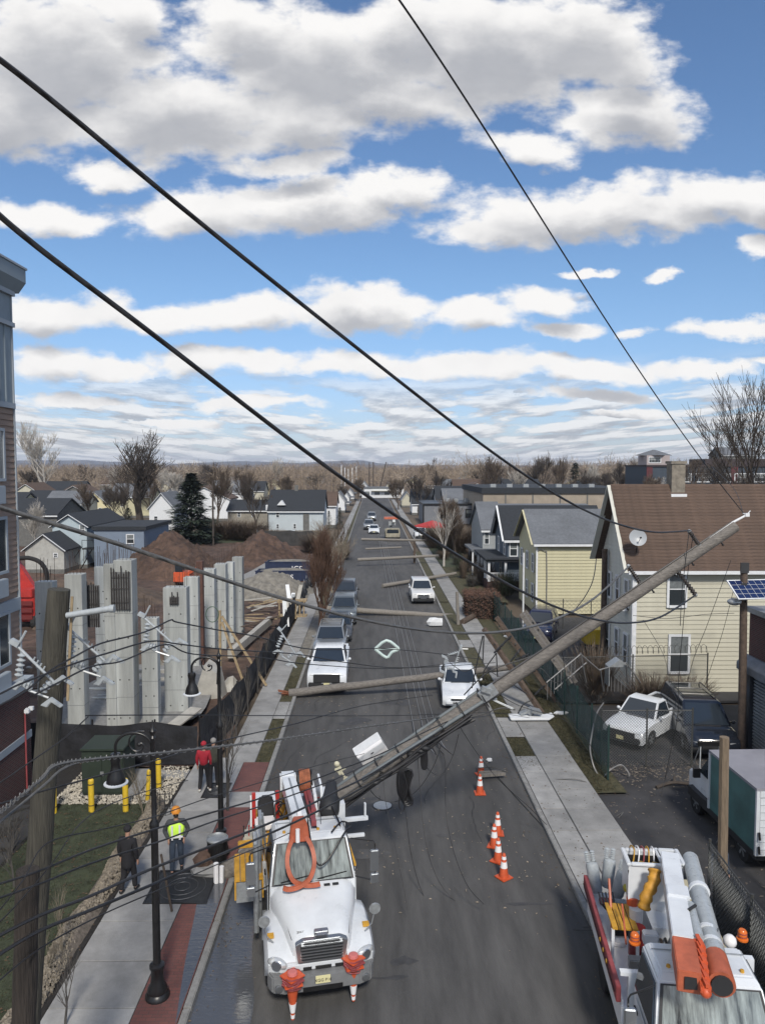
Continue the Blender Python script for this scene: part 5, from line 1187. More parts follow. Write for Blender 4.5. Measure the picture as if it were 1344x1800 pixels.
for i, (px, py, kd, m, lb_) in enumerate(((657,939,'sedan',W_,'white car driving down the street, nearest of the far cars'), (648,932,'suv',M['silver'],'silver car just left of the white one down the street'), (653,916,'suv',M['silver'],'grey van behind the two far cars'), (740,948,'van',W_,'white van parked beside the red tent'))):
    p = gp(px, py); car(lb_, kd, (p.x, p.y, 0), 0, m, 'car' if i < 3 else 'van', name='car' if i < 3 else 'parked_van')
# ---------------------------------------------------------------- utility trucks
streak = mat('reflection_streak_glass', (.03,.045,.045), .06, spec=.8, ns=2.6, na=.95, c2=(.36,.41,.40), stretch=(2.6,.5,.3))  # pale streaks paint the windscreen's reflections into the glass colour
def truck_base(name, lb_, front, rz, Lr, num=None):
    t = thing(name, lb_, 'utility truck', front, rz)
    # chassis and wheels
    B().box(-.45, .9, .55, .45, Lr, .8).build('chassis', M['plastic'], t)
    for x in (-1.0, 1.0): wheel(t, x, 1.15, .5, .3); wheel(t, x, Lr-1.6, .5, .32); wheel(t, x*.68, Lr-1.6, .5, .28)
    # hood
    rg = []
    for (y, hw, zb_, zt_, rnd_) in ((.22,.60,.95,1.42,.12),(.34,.66,.9,1.52,.14),(.9,.80,.9,1.64,.16),(1.5,.95,.9,1.78,.18),(1.78,1.0,.9,1.86,.2)):
        rg.append([(-hw,y,zb_),(-hw,y,zt_-rnd_*1.5),(-hw+rnd_*.5,y,zt_-rnd_*.5),(-hw+rnd_*1.6,y,zt_),(0,y,zt_+.03),(hw-rnd_*1.6,y,zt_),(hw-rnd_*.5,y,zt_-rnd_*.5),(hw,y,zt_-rnd_*1.5),(hw,y,zb_)])
    B().loft(rg).build('bonnet', W_, t, smooth=50)
    for s in (-1, 1):
        arc = [(1.15 + .62*math.cos(a), .5 + .62*math.sin(a)) for a in [math.pi*k/8 for k in range(9)]]
        outer = [(.20,.78),(.16,1.05),(.34,1.24),(.8,1.36),(1.3,1.36),(1.7,1.3),(1.85,1.2),(1.86,.5)]
        P = [(y, max(.5,z)) for y, z in arc[::-1]]; poly = [(.2,.6)] + [p for p in P if p[0] > .2] + outer[::-1]
        poly = [(.53,.55)] + P[1:-1] + [(1.77,.55),(1.9,.55),(1.9,1.2),(1.7,1.32),(1.25,1.38),(.8,1.36),(.36,1.24),(.14,1.05),(.18,.78)]
        def rg_(x, k): return [(x, y + (k*.12 if y < .5 else 0), z - (k*.1 if z > 1 else 0)) for y, z in poly]
        B().loft([rg_(s*.55,0), rg_(s*.95,0), rg_(s*1.12,.5), rg_(s*1.19,1.6)]).build('mudguard', W_, t, smooth=40)
        hl = B().ball((0,0,0), .2, 12, 7, (1.15,.5,.62)).build('headlight', M['lamp_l'], t, smooth=60, loc=(s*.93,.2,1.02)); hl.rotation_euler = (0, s*R(-14), s*R(22))
        B().lathe([(.11,0),(.1,.02)], n=16, d=(0,-1,0)).build('headlight_ring', M['chrome'], hl, loc=(0,-.085,0))
        B().lathe([(.085,-.04),(.085,.03),(.06,.035)], n=14, d=(0,-1,0)).build('fog_light', M['chrome'], t, loc=(s*.92,-.02,.62))
        B().tube([(s*1.0,.5,1.3),(s*1.14,.42,1.5),(s*1.2,.4,1.8)], .014, 5).lathe([(.12,-.03),(.13,0),(.08,.06),(.02,.08)], c=(s*1.2,.38,1.86), n=12, d=(0,1,0)).build('convex_mirror', M['steel'], t, smooth=50)
        # big side mirrors on tube frames
        B().tube([(s*.98,1.95,1.75),(s*1.42,1.72,1.72),(s*1.46,1.7,1.8),(s*1.46,1.7,2.62),(s*1.42,1.72,2.68),(s*.95,2.1,2.6)], .016, 6).build('mirror_arm', M['black'], t)
        B().box(s*1.34,1.6,1.98,s*1.54,1.69,2.5).box(s*1.34,1.6,1.7,s*1.54,1.69,1.93).build('mirror', M['chrome'], t, bevel=.02)
        B().box(s*1.02,1.95,.5,s*1.17,2.9,.58).build('step', M['steel'], t)
    # grille
    g = B().prism([(-.5,1.0),(.5,1.0),(.56,1.42),(.4,1.5),(-.4,1.5),(-.56,1.42)], .1, .24, 'y').build('grille', M['chrome'], t, bevel=.015)
    B().prism([(-.42,1.04),(.42,1.04),(.46,1.40),(.36,1.45),(-.36,1.45),(-.46,1.40)], .09, .1, 'y').build('grille_recess', M['plastic'], g)
    for k in range(6): B().box(-.44,.05,1.07+k*.065,.44,.085,1.10+k*.065).build('grille_bar', M['chrome'], g)
    B().box(-.15,.16,1.545,.15,.3,1.63).build('bonnet_badge', M['chrome'], t, bevel=.015); B().box(-.1,.15,1.56,.12,.158,1.61).build('badge_face', mat('badge_grey', (.15,.16,.2), .4), t)
    # bumper
    B().prism([(-1.14,.22),(-1.05,.03),(-.8,-.06),(.8,-.06),(1.05,.03),(1.14,.22),(1.14,.4),(-1.14,.4)], .48, .84, 'z').build('bumper', mat('bumper_grey', (.16,.165,.17), .5, ns=3, na=.15), t, bevel=.03)
    B().box(-.42,-.075,.5,.42,-.062,.6).build('bumper_opening', M['black'], t)
    for x0, x1 in ((-.4,-.22),(-.14,.2),(.28,.46)): B().box(x0,.075,.87,x1,.13,.93).build('air_slot', M['black'], t)
    B().box(-.9,.1,.85,.9,.3,1.0).build('valance', W_, t, bevel=.02)
    B().box(-.155,-.085,.66,.155,-.065,.82).build('licence_plate', M['plate'], t)
    # cab
    vb = [(-1.02,1.72,.75),(1.02,1.72,.75),(1.02,3.2,.75),(-1.02,3.2,.75),(-1.0,1.74,1.80),(1.0,1.74,1.80),(1.02,3.2,1.80),(-1.02,3.2,1.80),(-.86,2.18,2.62),(.86,2.18,2.62),(.88,3.2,2.62),(-.88,3.2,2.62),(-.78,2.34,2.72),(.78,2.34,2.72),(.78,3.12,2.72),(-.78,3.12,2.72)]
    B().add(vb, [(0,3,2,1),(0,1,5,4),(1,2,6,5),(2,3,7,6),(3,0,4,7),(4,5,9,8),(5,6,10,9),(6,7,11,10),(7,4,8,11),(8,9,13,12),(9,10,14,13),(10,11,15,14),(11,8,12,15),(12,13,14,15)]).build('cab', W_, t, smooth=28, bevel=.03)
    V = [Vector(v_) for v_ in vb]
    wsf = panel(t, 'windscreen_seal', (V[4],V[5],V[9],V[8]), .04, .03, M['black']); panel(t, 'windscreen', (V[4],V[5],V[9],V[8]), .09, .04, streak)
    for s, q in ((1,(V[5],V[6],V[10],V[9])), (-1,(V[7],V[4],V[8],V[11]))):
        panel(t, 'side_window', q, .2, .035, M['glass'])
        B().box(s*1.035,1.9,.85,s*1.045,3.0,1.75).build('door', W_, t, bevel=.004)
        B().box(s*1.05,2.75,1.55,s*1.08,2.95,1.6).build('door_handle', M['black'], t)
    for p_, q_ in (((-.62,.34,1.40),(-.84,1.6,1.70)), ((.62,.34,1.40),(.84,1.6,1.70))): B().beam(p_, q_, .012, .012).build('bonnet_seam', M['plastic'], t)
    B().beam((-.9,1.70,1.865),(.9,1.70,1.865), .02, .015).build('cowl_seam', M['plastic'], t)
    for x in (-.5,-.3,.3,.5): B().box(x-.07,1.52,1.825,x+.07,1.6,1.84).build('cowl_vent', M['plastic'], t)
    B().beam((-.8,2.9,2.74),(.8,2.9,2.74), .02, .012).build('roof_seam', M['steel'], t); B().tube([(.3,2.7,2.72),(.3,2.75,3.3)], .008, 5).build('aerial', M['black'], t)
    for s in (-1,1): B().lathe([(.16,-.1),(.3,-.08),(.31,.08),(.16,.1)], n=18, d=(1,0,0)).build('fuel_tank_end', M['steel'], t, loc=(s*.85,3.4,.7)); B().box(s*.98,.62,1.31,s*1.12,.74,1.37).build('marker_lamp', M['deck_y'], t)
    B().lathe([(.05,-.9),(.05,.9)], n=8, d=(1,0,0)).build('tow_bar', M['black'], t, loc=(0,.12,.45))
    B().beam((-.75,1.72,1.9),(-.05,1.79,1.97),.02,.02).beam((.1,1.72,1.9),(.8,1.79,1.97),.02,.02).build('wiper', M['black'], t)
    for x in (-.62,-.2,.2,.62): B().lathe([(.04,0),(.035,.04),(.015,.05)], n=8).build('clearance_lamp', M['deck_y'], t, loc=(x,2.45,2.72))
    return t
def text_obj(parent, txt, size, loc, rot, m, name='lettering', ext=.003):
    cu = bpy.data.curves.new(name, 'FONT'); cu.body = txt; cu.size = size; cu.extrude = ext; cu.align_x = 'CENTER'
    o = bpy.data.objects.new(name, cu); COL.objects.link(o); dg = bpy.context.evaluated_depsgraph_get(); me = bpy.data.meshes.new_from_object(o.evaluated_get(dg)); bpy.data.objects.remove(o)
    me.materials.clear(); me.materials.append(m); q = bpy.data.objects.new(name, me); COL.objects.link(q); q.parent = parent; q.location = loc; q.rotation_euler = rot; return q
T1 = truck_base('digger_truck', 'white digger derrick truck with orange pole claw over its windscreen, lower left', (-1.08, 15.05, 0), R(11), 7.6)
text_obj(T1, 'XGG P16', .09, (0,-.088,.70), (R(90),0,0), mat('plate_ink', (.03,.03,.03), .6)); text_obj(T1, '20632', .07, (-.42,.36,1.525), (R(15),0,0), mat('plate_ink', (.03,.03,.03), .6))
inv1 = (Matrix.Translation(T1.location) @ Matrix.Rotation(R(11), 4, 'Z')).inverted()
def l1(px, py, z): return inv1 @ gp(px, py, z)
sp = lambda o, **k: o
# deck and lockers
B().box(-1.15,3.45,.75,-.55,7.6,1.5).box(.55,3.45,.75,1.15,7.6,1.5).build('side_locker', W_, T1, bevel=.02)
B().box(-.54,3.45,.85,.54,7.6,.95).build('deck', M['steel'], T1)
for k in range(6): B().box(-1.17+k*.125,3.5,1.51,-1.07+k*.125,5.6,1.56).build('deck_board', M['deck_y'], T1)
for k in range(5): B().box(.58+k*.12,4.6,1.51,.68+k*.12,6.6,1.56).build('deck_board', M['deck_y'], T1)
B().box(-1.2,5.7,1.6,-.35,6.0,1.72).box(-1.2,5.7,1.0,-1.12,6.0,1.6).box(-.45,5.5,1.52,-.3,6.6,2.3).build('operator_platform', M['deck_y'], T1, bevel=.01)
B().box(-.28,.0,0,.28,.5,.22).build('seat_base', M['refl'], T1, loc=(-.95,4.8,1.62), bevel=.05)
B().prism([(-.24,0),(.24,0),(.22,.85),(.14,.97),(-.14,.97),(-.22,.85)], 0, .16, 'y').build('operator_seat', M['plastic'], T1, bevel=.05, loc=(-.92,5.3,1.4))
lr_ = B().box(-.05,-.05,0,.05,.05,1.2).build('ladder_rail', M['red'], T1, loc=(-1.25,5.3,1.3)); inst(lr_, T1, (-.6,5.3,1.3)); B().box(-1.35,5.2,1.6,-1.31,5.4,2.4).build('striped_guard', M['refl'], T1)
# turret, boom, winch
B().lathe([(.5,.95),(.5,1.5),(.4,1.6),(.4,2.1)], n=20, c=(0,6.1,0)).build('turntable', W_, T1, smooth=40)
tp = B().prism([(3.7,1.9),(5.2,1.9),(5.5,2.4),(5.0,2.9),(4.1,2.85),(3.7,2.5)], .28, .36, 'x').build('turret_plate', W_, T1, bevel=.015)
B().prism([(4.1,1.9),(5.4,1.9),(5.6,2.5),(5.2,2.95),(4.5,2.9)], .5, .56, 'x').build('turret_plate', W_, T1, bevel=.015)
bo = Vector((-.32, 4.9, 2.86)); be = Vector((-.25, 2.35, 2.98))
B().beam(bo, be, .36, .4).build('boom', W_, T1, bevel=.02); B().beam(bo.lerp(be,.05)+Vector((0,0,.205)), be.lerp(bo,.05)+Vector((0,0,.205)), .05, .01).build('boom_seam', M['steel'], T1)
B().beam(bo+Vector((0,.4,-.05)), bo, .44, .48).build('boom_heel', W_, T1, bevel=.05)
B().beam((.12,4.6,2.7),(.1,2.4,2.9),.12,.12).tube([(.2,5.6,2.6),(.16,3.0,2.95)],.07,8).build('lift_cylinder', M['maroon'], T1)
B().lathe([(.3,-.2),(.3,-.17),(.2,-.16),(.2,.16),(.3,.17),(.3,.2)], n=20, d=(1,0,0)).build('winch_drum', M['plastic'], T1, loc=(.12,4.9,2.9))
bb = B()
for k in range(7): bb.tube([(-.01+k*.04, 4.9+.25*math.cos(a), 2.9+.3*math.sin(a)) for a in [2*math.pi*j/16 for j in range(17)]], .03, 5, False)
bb.build('winch_rope', mat('rope_orange', (.28,.10,.05), .8, ns=6, na=.5), T1)
ro = thing('rope_coil', 'brown coiled rope lying on the rear deck of the digger truck', 'rope', gp(562,1492,1.95)); ro.rotation_euler = (R(50), 0, R(10)); bb = B()
for k in range(6): bb.tube([(.27*math.cos(a)*(1+.05*math.sin(k)), .27*math.sin(a), .04+k*.07) for a in [2*math.pi*j/18 for j in range(19)]], .042, 6, False)
bb.build('coil', mat('rope_brown', (.15,.085,.04), .9, ns=12, na=.4), ro, smooth=60); B().lathe([(.3,0),(.3,.03),(.2,.04)], n=16).build('spool_flange', M['plastic'], ro)
B().lathe([(.2,0),(.26,.1),(.26,.4),(.2,.5),(.14,.95)], n=16, d=(.2,.9,.5)).build('auger_motor', M['plastic'], T1, smooth=50, loc=(.55,3.1,2.75))
B().box(.35,3.3,1.8,1.0,3.6,2.9).box(.95,3.3,2.4,1.6,3.4,2.5).box(1.5,3.3,2.5,1.55,3.4,2.85).box(1.0,3.25,2.0,1.5,3.34,2.08).build('side_bracket', W_, T1, bevel=.01)
B().tube(cat([(.1,3.4,3.0),(.15,2.6,2.75),(.45,2.3,2.62),(.75,2.5,2.7),(.6,3.1,3.0)],6), .022, 6).build('hydraulic_hose', M['black'], T1); B().tube(cat([(-.05,2.6,2.95),(.05,1.75,2.35),(.3,1.7,2.3),(.8,2.1,2.75),(1.0,2.4,2.76),(.8,2.6,2.78),(.5,2.2,2.75)],6), .022, 6).build('hydraulic_hose', M['black'], T1)
for i, (x, y) in enumerate(((-1.3,2.2),(-1.22,2.5))): B().tube([(x,y,.5),(x,y,2.6)], .07, 10).tube([(x,y,2.6),(x-.02,y+.25,2.8)], .06, 8).build('exhaust_stack', M['steel'], T1, smooth=40)
B().box(-1.2,2.9,2.0,-1.12,3.4,2.9).tube([(-1.0,3.3,1.6),(-1.1,3.2,2.9)],.03).build('grab_bar', M['steel'], T1)
c_ = l1(437,1535,1.75)
for k in range(5): B().box(c_.x-.32+k*.13, c_.y-.3, 1.72, c_.x-.21+k*.13, c_.y+.9, 1.78).build('deck_board', M['deck_y'], T1)
B().box(c_.x-.34, c_.y-.34, 1.3, c_.x-.30, c_.y+.92, 1.70).box(c_.x+.30, c_.y-.34, 1.3, c_.x+.34, c_.y+.92, 1.70).build('deck_side', M['deck_y'], T1); B().box(c_.x-.3, c_.y-.28, 1.2, c_.x+.29, c_.y+.85, 1.69).build('step_locker', M['steel'], T1)
c_ = l1(450,1478,2.1); B().box(c_.x-.45,c_.y-.06,1.95,c_.x+.5,c_.y+.1,2.1).build('cross_beam', M['deck_y'], T1, bevel=.02); B().box(c_.x-.3,c_.y+.12,2.0,c_.x+.25,c_.y+.5,2.18).lathe([(.1,2.18),(.1,2.3)], c=(c_.x+.1,c_.y+.3,0), n=10).build('valve_block', mat('cream_grey', (.36,.35,.3), .6, ns=6, na=.4), T1, bevel=.02)
for k in range(5): B().tube([(c_.x-.3+k*.13,c_.y+.15,2.15),(c_.x-.3+k*.13,c_.y+.12,2.42)], .014, 5).ball((c_.x-.3+k*.13,c_.y+.12,2.44), .025, 6, 4).build('lever', [M['black'], M['red']][k % 2], T1)
c_ = l1(602,1500,1.9)
for k in range(4): B().box(c_.x-.22+k*.12, c_.y-.6, 1.87, c_.x-.12+k*.12, c_.y+.8, 1.93).build('deck_board', M['deck_y'], T1)
B().box(c_.x-.2, c_.y-.55, 1.2, c_.x+.22, c_.y+.75, 1.86).build('step_locker', W_, T1)
rz_ = random.Random(6)
for k in range(7): a_ = Vector((rz_.uniform(-.7,.7), rz_.uniform(3.3,4.6), 2.0)); B().tube(cat([a_, a_+Vector((rz_.uniform(-.3,.3),.3,.5)), a_+Vector((rz_.uniform(-.4,.4),.8,.3)), a_+Vector((0,1.1,-.2))],5), .02, 6).build('hydraulic_hose', [M['black'], M['plastic'], M['maroon']][k % 3], T1, smooth=60)
# the orange pole claw hanging in front of the windscreen
cx, cy, cz = -.3, 1.55, 0
def cl_(pts, m=M['orange_s']):
    P = cat(pts, 6); rings = []
    for i, p in enumerate(P):
        d = (P[min(i+1,len(P)-1)] - P[max(i-1,0)]).normalized(); n = Vector((0,1,0)); a = d.cross(n).normalized()
        rings.append([p + a*.048 - n*.03, p + a*.048 + n*.03, p - a*.048 + n*.03, p - a*.048 - n*.03])
    return B().loft(rings)
for s in (-1, 1):
    cl_([(cx+s*.12,1.9,2.9),(cx+s*.26,1.75,2.7),(cx+s*.31,1.58,2.4),(cx+s*.2,1.46,2.1),(cx-s*.03,1.42-.02*s,1.96),(cx-s*.28,1.4-.03*s,1.93),(cx-s*.42,1.4,1.96)]).build('pole_claw', M['orange_s'], T1, smooth=50)
B().prism([(-.24,2.75),(.24,2.75),(.2,3.1),(.13,3.3),(-.13,3.3),(-.2,3.1)], 1.85, 2.05, 'y').build('claw_head', M['orange_s'], T1, bevel=.02, loc=(cx,0,0))
B().tube([(cx-.05,1.8,3.1),(cx-.05,1.78,2.8)], .05, 8).tube([(cx+.05,2.4,3.2),(cx+.05,1.9,2.95)], .07, 8).build('claw_cylinder', M['refl'], T1)
# inverted cones with tangled flags on the bumper posts
for i, (px, py, lb_) in enumerate(((513,1712,'stack of upside down orange cones wrapped in red cord, left of the number plate'), (621,1676,'taller stack of upside down orange cones wrapped in red cord, right headlight side'))):
    p = gp(px, py, 1.0) ; p.z = .42 + i*.06
    t = thing('traffic_cone_stack', lb_, 'traffic cones', (p.x, min(p.y, 14.9)-.05*0, p.z)); t.location = (gp(px,py,1.05).x, T1.location.y - .25 + (.42 if i else -.0), .36+.08*i)
    c = B().lathe([(.035,-.36),(.05,-.2),(.13,.38),(.14,.42)], n=14).build('cone', M['orange'], t, smooth=50)
    B().lathe([(.054,-.2),(.082,.0)], n=14).lathe([(.042,-.33),(.05,-.25)], n=14).build('reflective_collar', M['refl'], c)
    for k in range(3): B().box(-.19,-.19,0,.19,.19,.03).build('cone_base', [M['orange'], M['maroon']][k % 2], t, bevel=.01, loc=(0,0,.43+k*.07)).rotation_euler = (0,0,.3+k*.25)
    B().lathe([(.11,0),(.1,.05),(.07,.06)], n=12).build('cone_tip_ring', mat('pink_vinyl', (.5,.15,.14), .5), t, loc=(0,0,.62))
    bb = B(); r3 = random.Random(i)
    for k in range(7):
        ph = r3.random()*6; bb.tube([((.19+.03*math.sin(5*a+ph))*math.cos(a), (.19+.03*math.cos(3*a+ph))*math.sin(a), .38+k*.035+.03*math.sin(2*a+ph)) for a in [2*math.pi*j/14 for j in range(15)]], .014, 4, False)
    bb.build('red_cord', M['maroon'], t)
# ---------------------------------------------------------------- right hand bucket truck
T2 = truck_base('bucket_truck', 'white bucket truck with white and orange booms resting over its cab, lower right', (5.5, 9.95, 0), R(-7), 7.2)
m2 = Matrix.Translation(T2.location) @ Matrix.Rotation(R(-7), 4, 'Z'); inv2 = m2.inverted()
def l2(px, py, z): return inv2 @ gp(px, py, z)
B().box(.6,3.4,.7,1.2,7.3,1.65).build('side_locker', mat('tan_locker', (.42,.38,.26), .6, ns=2, na=.1), T2, bevel=.01)
for k in range(4): B().box(.58,3.6+k*.95,1.655,1.22,3.64+k*.95,1.675).build('locker_rib', W_, T2)
B().box(-1.2,3.4,.7,-.6,7.3,1.2).build('side_locker', M['refl'], T2, bevel=.01); B().box(-.59,3.4,.8,.59,7.3,.95).build('deck', M['plastic'], T2)
B().box(-1.3,3.4,1.3,-1.21,7.3,1.62).build('side_board', M['maroon'], T2, bevel=.01); B().beam((-1.32,3.5,1.45),(-1.32,7.2,1.45),.012,.03).build('board_seam', M['plastic'], T2)
for k in range(9):
    q_ = Vector((-1.0+.09*(k%4), 3.7+.38*k, 1.22)); B().box(q_.x,q_.y,1.205,q_.x+.25+.03*(k%3),q_.y+.2,1.3+.07*(k%4)).build('stowed_gear', [M['plastic'], M['deck_y'], M['steel'], M['maroon'], M['refl']][k % 5], T2, bevel=.02)
B().box(-1.19,3.45,1.2,-1.15,7.2,1.32).build('locker_lip', W_, T2)
for k in range(3): B().lathe([(.05,0),(.04,.02)], n=8, d=(-1,0,0)).build('side_lamp', M['deck_y'], T2, loc=(-1.31,4.3+k*.35,1.5))
B().box(-1.1,3.3,1.2,-.2,3.42,1.9).box(-1.25,3.3,1.9,-.85,3.42,1.97).build('headache_rack', W_, T2); B().box(.2,3.3,1.6,1.15,3.42,2.4).build('headache_rack', W_, T2)
def beacon(p): 
    o = B().lathe([(.11,0),(.11,.03),(.085,.04),(.085,.17),(.06,.2)], n=14).build('beacon', mat('amber_lens', (.6,.14,.02), .2), T2, smooth=50, loc=p)
    for k in range(2): B().lathe([(.088,0),(.088,.02)], n=14).build('beacon_band', M['maroon'], o, loc=(0,0,.07+k*.06))
beacon(l2(1115,1658,2.3)); beacon(l2(1304,1652,2.3))
B().box(-.14,-.1,0,.14,.1,.22).build('work_lamp', W_, T2, bevel=.02, loc=l2(1142,1658,2.2)); B().ball((0,0,0), .13, 10, 6).build('speaker_lamp', M['refl'], T2, smooth=60, loc=l2(1282,1655,2.4))
def b2(px0,py0,z0,px1,py1,z1,w,h,name,m,bv=.015): return B().beam(l2(px0,py0,z0), l2(px1,py1,z1), w, h).build(name, m, T2, bevel=bv)
b2(1176,1512,3.25,1200,1664,3.2,.36,.36,'upper_boom',W_); b2(1200,1665,3.2,1211,1728,3.18,.37,.37,'boom_tip',M['orange_s'])
b2(1188,1572,3.24,1192,1592,3.24,.4,.4,'boom_collar',W_)
B().box(-.1,-.01,-.1,.1,.01,.1).build('boom_end_plate', M['plastic'], T2, loc=l2(1214,1729,3.18))
B().tube([l2(1213,1510,3.1), l2(1228,1570,3.1), l2(1238,1610,3.1), l2(1256,1682,3.1)], [.16,.17,.18,.19], 16).build('lower_boom', M['porc'], T2, smooth=40)
for a, c in (((1227,1565),(1229,1570)),((1242,1640),(1243,1645)),((1250,1662),(1251,1667))): B().tube([l2(*a,3.1), l2(*c,3.1)], .2, 16).build('boom_band', W_, T2, smooth=40)
B().tube([l2(1256,1684,3.1), l2(1268,1732,3.08)], [.2,.22], 16).build('boom_socket', M['orange_s'], T2, smooth=40); B().tube([l2(1268,1732,3.08), l2(1269,1735,3.08)], .17, 14).build('socket_mouth', M['plastic'], T2)
B().tube([l2(1212,1592,3.3), l2(1228,1650,3.3)], .09, 10).build('lift_cylinder', M['porc'], T2, smooth=40); B().tube([l2(1222,1592,3.4), l2(1210,1600,3.4)], .03, 6).build('cylinder_hose', M['plastic'], T2)
bb = B(); P = [l2(1229,1660,3.35), l2(1240,1745,3.2)]
for k in range(6): q = P[0].lerp(P[1], k/6); bb.cbox(q, (.14,.22,.05)).cbox(q+Vector((0,0,.06)), (.06,.3,.05))
bb.tube([P[0]+Vector((-.06,0,0)),P[1]+Vector((-.06,0,0))],.025).tube([P[0]+Vector((.06,0,0)),P[1]+Vector((.06,0,0))],.025); bb.build('jib_link', M['orange'], T2)
B().ball(l2(1240,1745,3.15), .09, 10, 6).build('jib_pin', M['orange'], T2, smooth=60)
def bucket(px, py, z, w, d, h, name='bucket'):
    p = l2(px, py, z); o = B()
    o.box(-w,-d,-h,-w+.05,d,0).box(w-.05,-d,-h,w,d,0).box(-w+.051,-d,-h,w-.051,-d+.05,0).box(-w+.051,d-.05,-h,w-.051,d,0).box(-w+.051,-d+.051,-h,w-.051,d-.051,-h+.3)
    q = o.build(name, W_, T2, loc=p); B().box(-w+.055,-d+.055,-h+.301,w-.055,d-.055,-h+.31).box(-w+.051,-d+.052,-h+.3,-w+.06,d-.052,-.05).box(w-.06,-d+.052,-h+.3,w-.051,d-.052,-.05).box(-w+.061,d-.06,-h+.3,w-.061,d-.051,-.05).build('liner', M['plastic'], q); B().box(-w-.04,-d-.04,-.001,-w+.05,d+.04,.06).box(w-.05,-d-.04,-.001,w+.04,d+.04,.06).box(-w+.051,-d-.04,-.001,w-.051,-d+.05,.06).box(-w+.051,d-.05,-.001,w-.051,d+.04,.06).build('rim', W_, q, bevel=.015); return q
bk = bucket(1131,1510,3.1,.38,.3,.75); bucket(1176,1509,3.1,.22,.28,.6,'tool_tray')
for k in range(5): B().tube(cat([(-.25+k*.11,-.1,-.1),(-.2+k*.1,0,.18),(-.22+k*.11,.32,.1),(-.22+k*.11,.37,-.3)],4), .016, 5).build('hung_strap', [M['deck_y'], M['refl'], M['maroon']][k % 3], bk)
for k in range(4): B().ball((-.22+k*.14,-.12,-.12+.04*(k%2)), .09, 8, 5).build('tool_bag', [M['plastic'], mat('brass', (.3,.2,.05), .4, metal=.5)][k % 2], bk, smooth=60)
yb_ = B().lathe([(.17,0),(.19,.55),(.2,.56),(.2,.6),(.17,.6),(.15,.1)], n=16).build('yellow_bucket', mat('olive_yellow', (.33,.29,.03), .5, ns=4, na=.15), T2, smooth=40, loc=l2(1126,1580,2.2))
bb = B(); P = cat([l2(1150,1528,3.2), l2(1148,1550,3.0), l2(1136,1575,2.75), l2(1131,1598,2.5)], 5); r_ = [.12*(1+.16*math.sin(i*1.9)) for i in range(len(P))]; B().tube(P, r_, 10).build('rubber_sleeve', mat('sleeve_orange', (.48,.24,.03), .6, ns=6, na=.3), T2, smooth=60)
B().lathe([(.1,0),(.12,.08),(.05,.16)], n=10).build('yellow_cap', mat('olive_yellow', (.33,.29,.03), .5), T2, loc=l2(1104,1566,2.4)); B().tube([l2(1104,1562,2.5), l2(1104,1530,3.0)], .01, 4).build('cap_cord', M['black'], T2)
B().lathe([(.13,0),(.14,.35),(.12,.36)], n=16).build('water_cooler', M['red'], T2, smooth=40, loc=l2(1121,1658,1.6)); B().lathe([(.135,0),(.145,.3),(.12,.31)], n=16).build('white_pail', W_, T2, smooth=40, loc=l2(1117,1620,1.9)); B().lathe([(.12,0),(.13,.16),(.06,.2)], n=14).build('cooler_lid', M['orange'], T2, smooth=40, loc=l2(1111,1590,2.2))
bb = None
for k in range(4): B().box(-.26+k*.135,-.45,0,-.15+k*.135,.45,.04).build('step_board', M['deck_y'], T2, loc=l2(1091,1613,1.95))
for x in (-.25,.25): B().box(x-.03,-.46,-.7,x+.03,-.4,-.001).build('step_leg', W_, T2, loc=l2(1091,1613,1.95))
B().tube([l2(1076,1640,1.6), l2(1070,1545,2.4)], .03, 6).tube([l2(1100,1660,2.0), l2(1093,1590,2.3)], .02, 6).build('fibre_pole', M['orange_s'], T2)
tf = None
for i, (px, py, lb_) in enumerate(((1048,1568,'grey pole transformer on the bucket truck bed, left of three'), (1066,1558,'grey pole transformer on the bucket truck bed, middle of three'), (1083,1575,'grey pole transformer on the bucket truck bed, right of three'))):
    p = gp(px, py, 1.3)
    if tf is None:
        tf = thing('transformer_can', lb_, 'transformer', p, group='transformers on the bucket truck bed')
        B().lathe([(.13,0),(.15,.05),(.15,.6),(.13,.66),(.05,.7)], n=14).build('can', M['porc'], tf, smooth=40)
        B().lathe([(.03,0)]+[(r_, z) for k in range(5) for r_, z in ((.06,.03+k*.05),(.03,.055+k*.05))], n=10).build('bushing', M['porc'], tf, loc=(.05,0,.69)); B().lathe([(.03,0)]+[(r_, z) for k in range(5) for r_, z in ((.06,.03+k*.05),(.03,.055+k*.05))], n=10).build('bushing', M['porc'], tf, loc=(-.08,.05,.67))
        tf.rotation_euler = (R(-12), R(-8), 0)
    else: d_ = dup(tf, p, label=lb_); d_.rotation_euler = (R(-10+9*i), R(6*i), 0)
for k in range(5): B().tube(cat([l2(1052+k*6,1570,1.6), l2(1058+k*6,1590+k*3,1.9), l2(1066+k*5,1600,1.5)],4), .022, 5).build('cable_loop', M['plastic'], T2)
for k in range(6): B().tube(cat([(-.4+k*.1,4.3,1.0),(-.3+k*.12,4.8+k*.1,1.5),(-.1+k*.06,5.6,1.2),(-.4+k*.15,6.2,1.0)],4), .03, 5).build('stored_hose', [M['black'], M['plastic'], M['timber']][k % 3], T2)
B().box(-.5,4.2,.96,.0,5.0,1.5).build('tool_box', M['steel'], T2, bevel=.03); B().box(-.2,5.2,.96,.4,6.4,1.7).lathe([(.45,.96),(.4,1.8),(.3,2.2)], c=(.2,6.2,0), n=16).build('pedestal', W_, T2, bevel=.0)
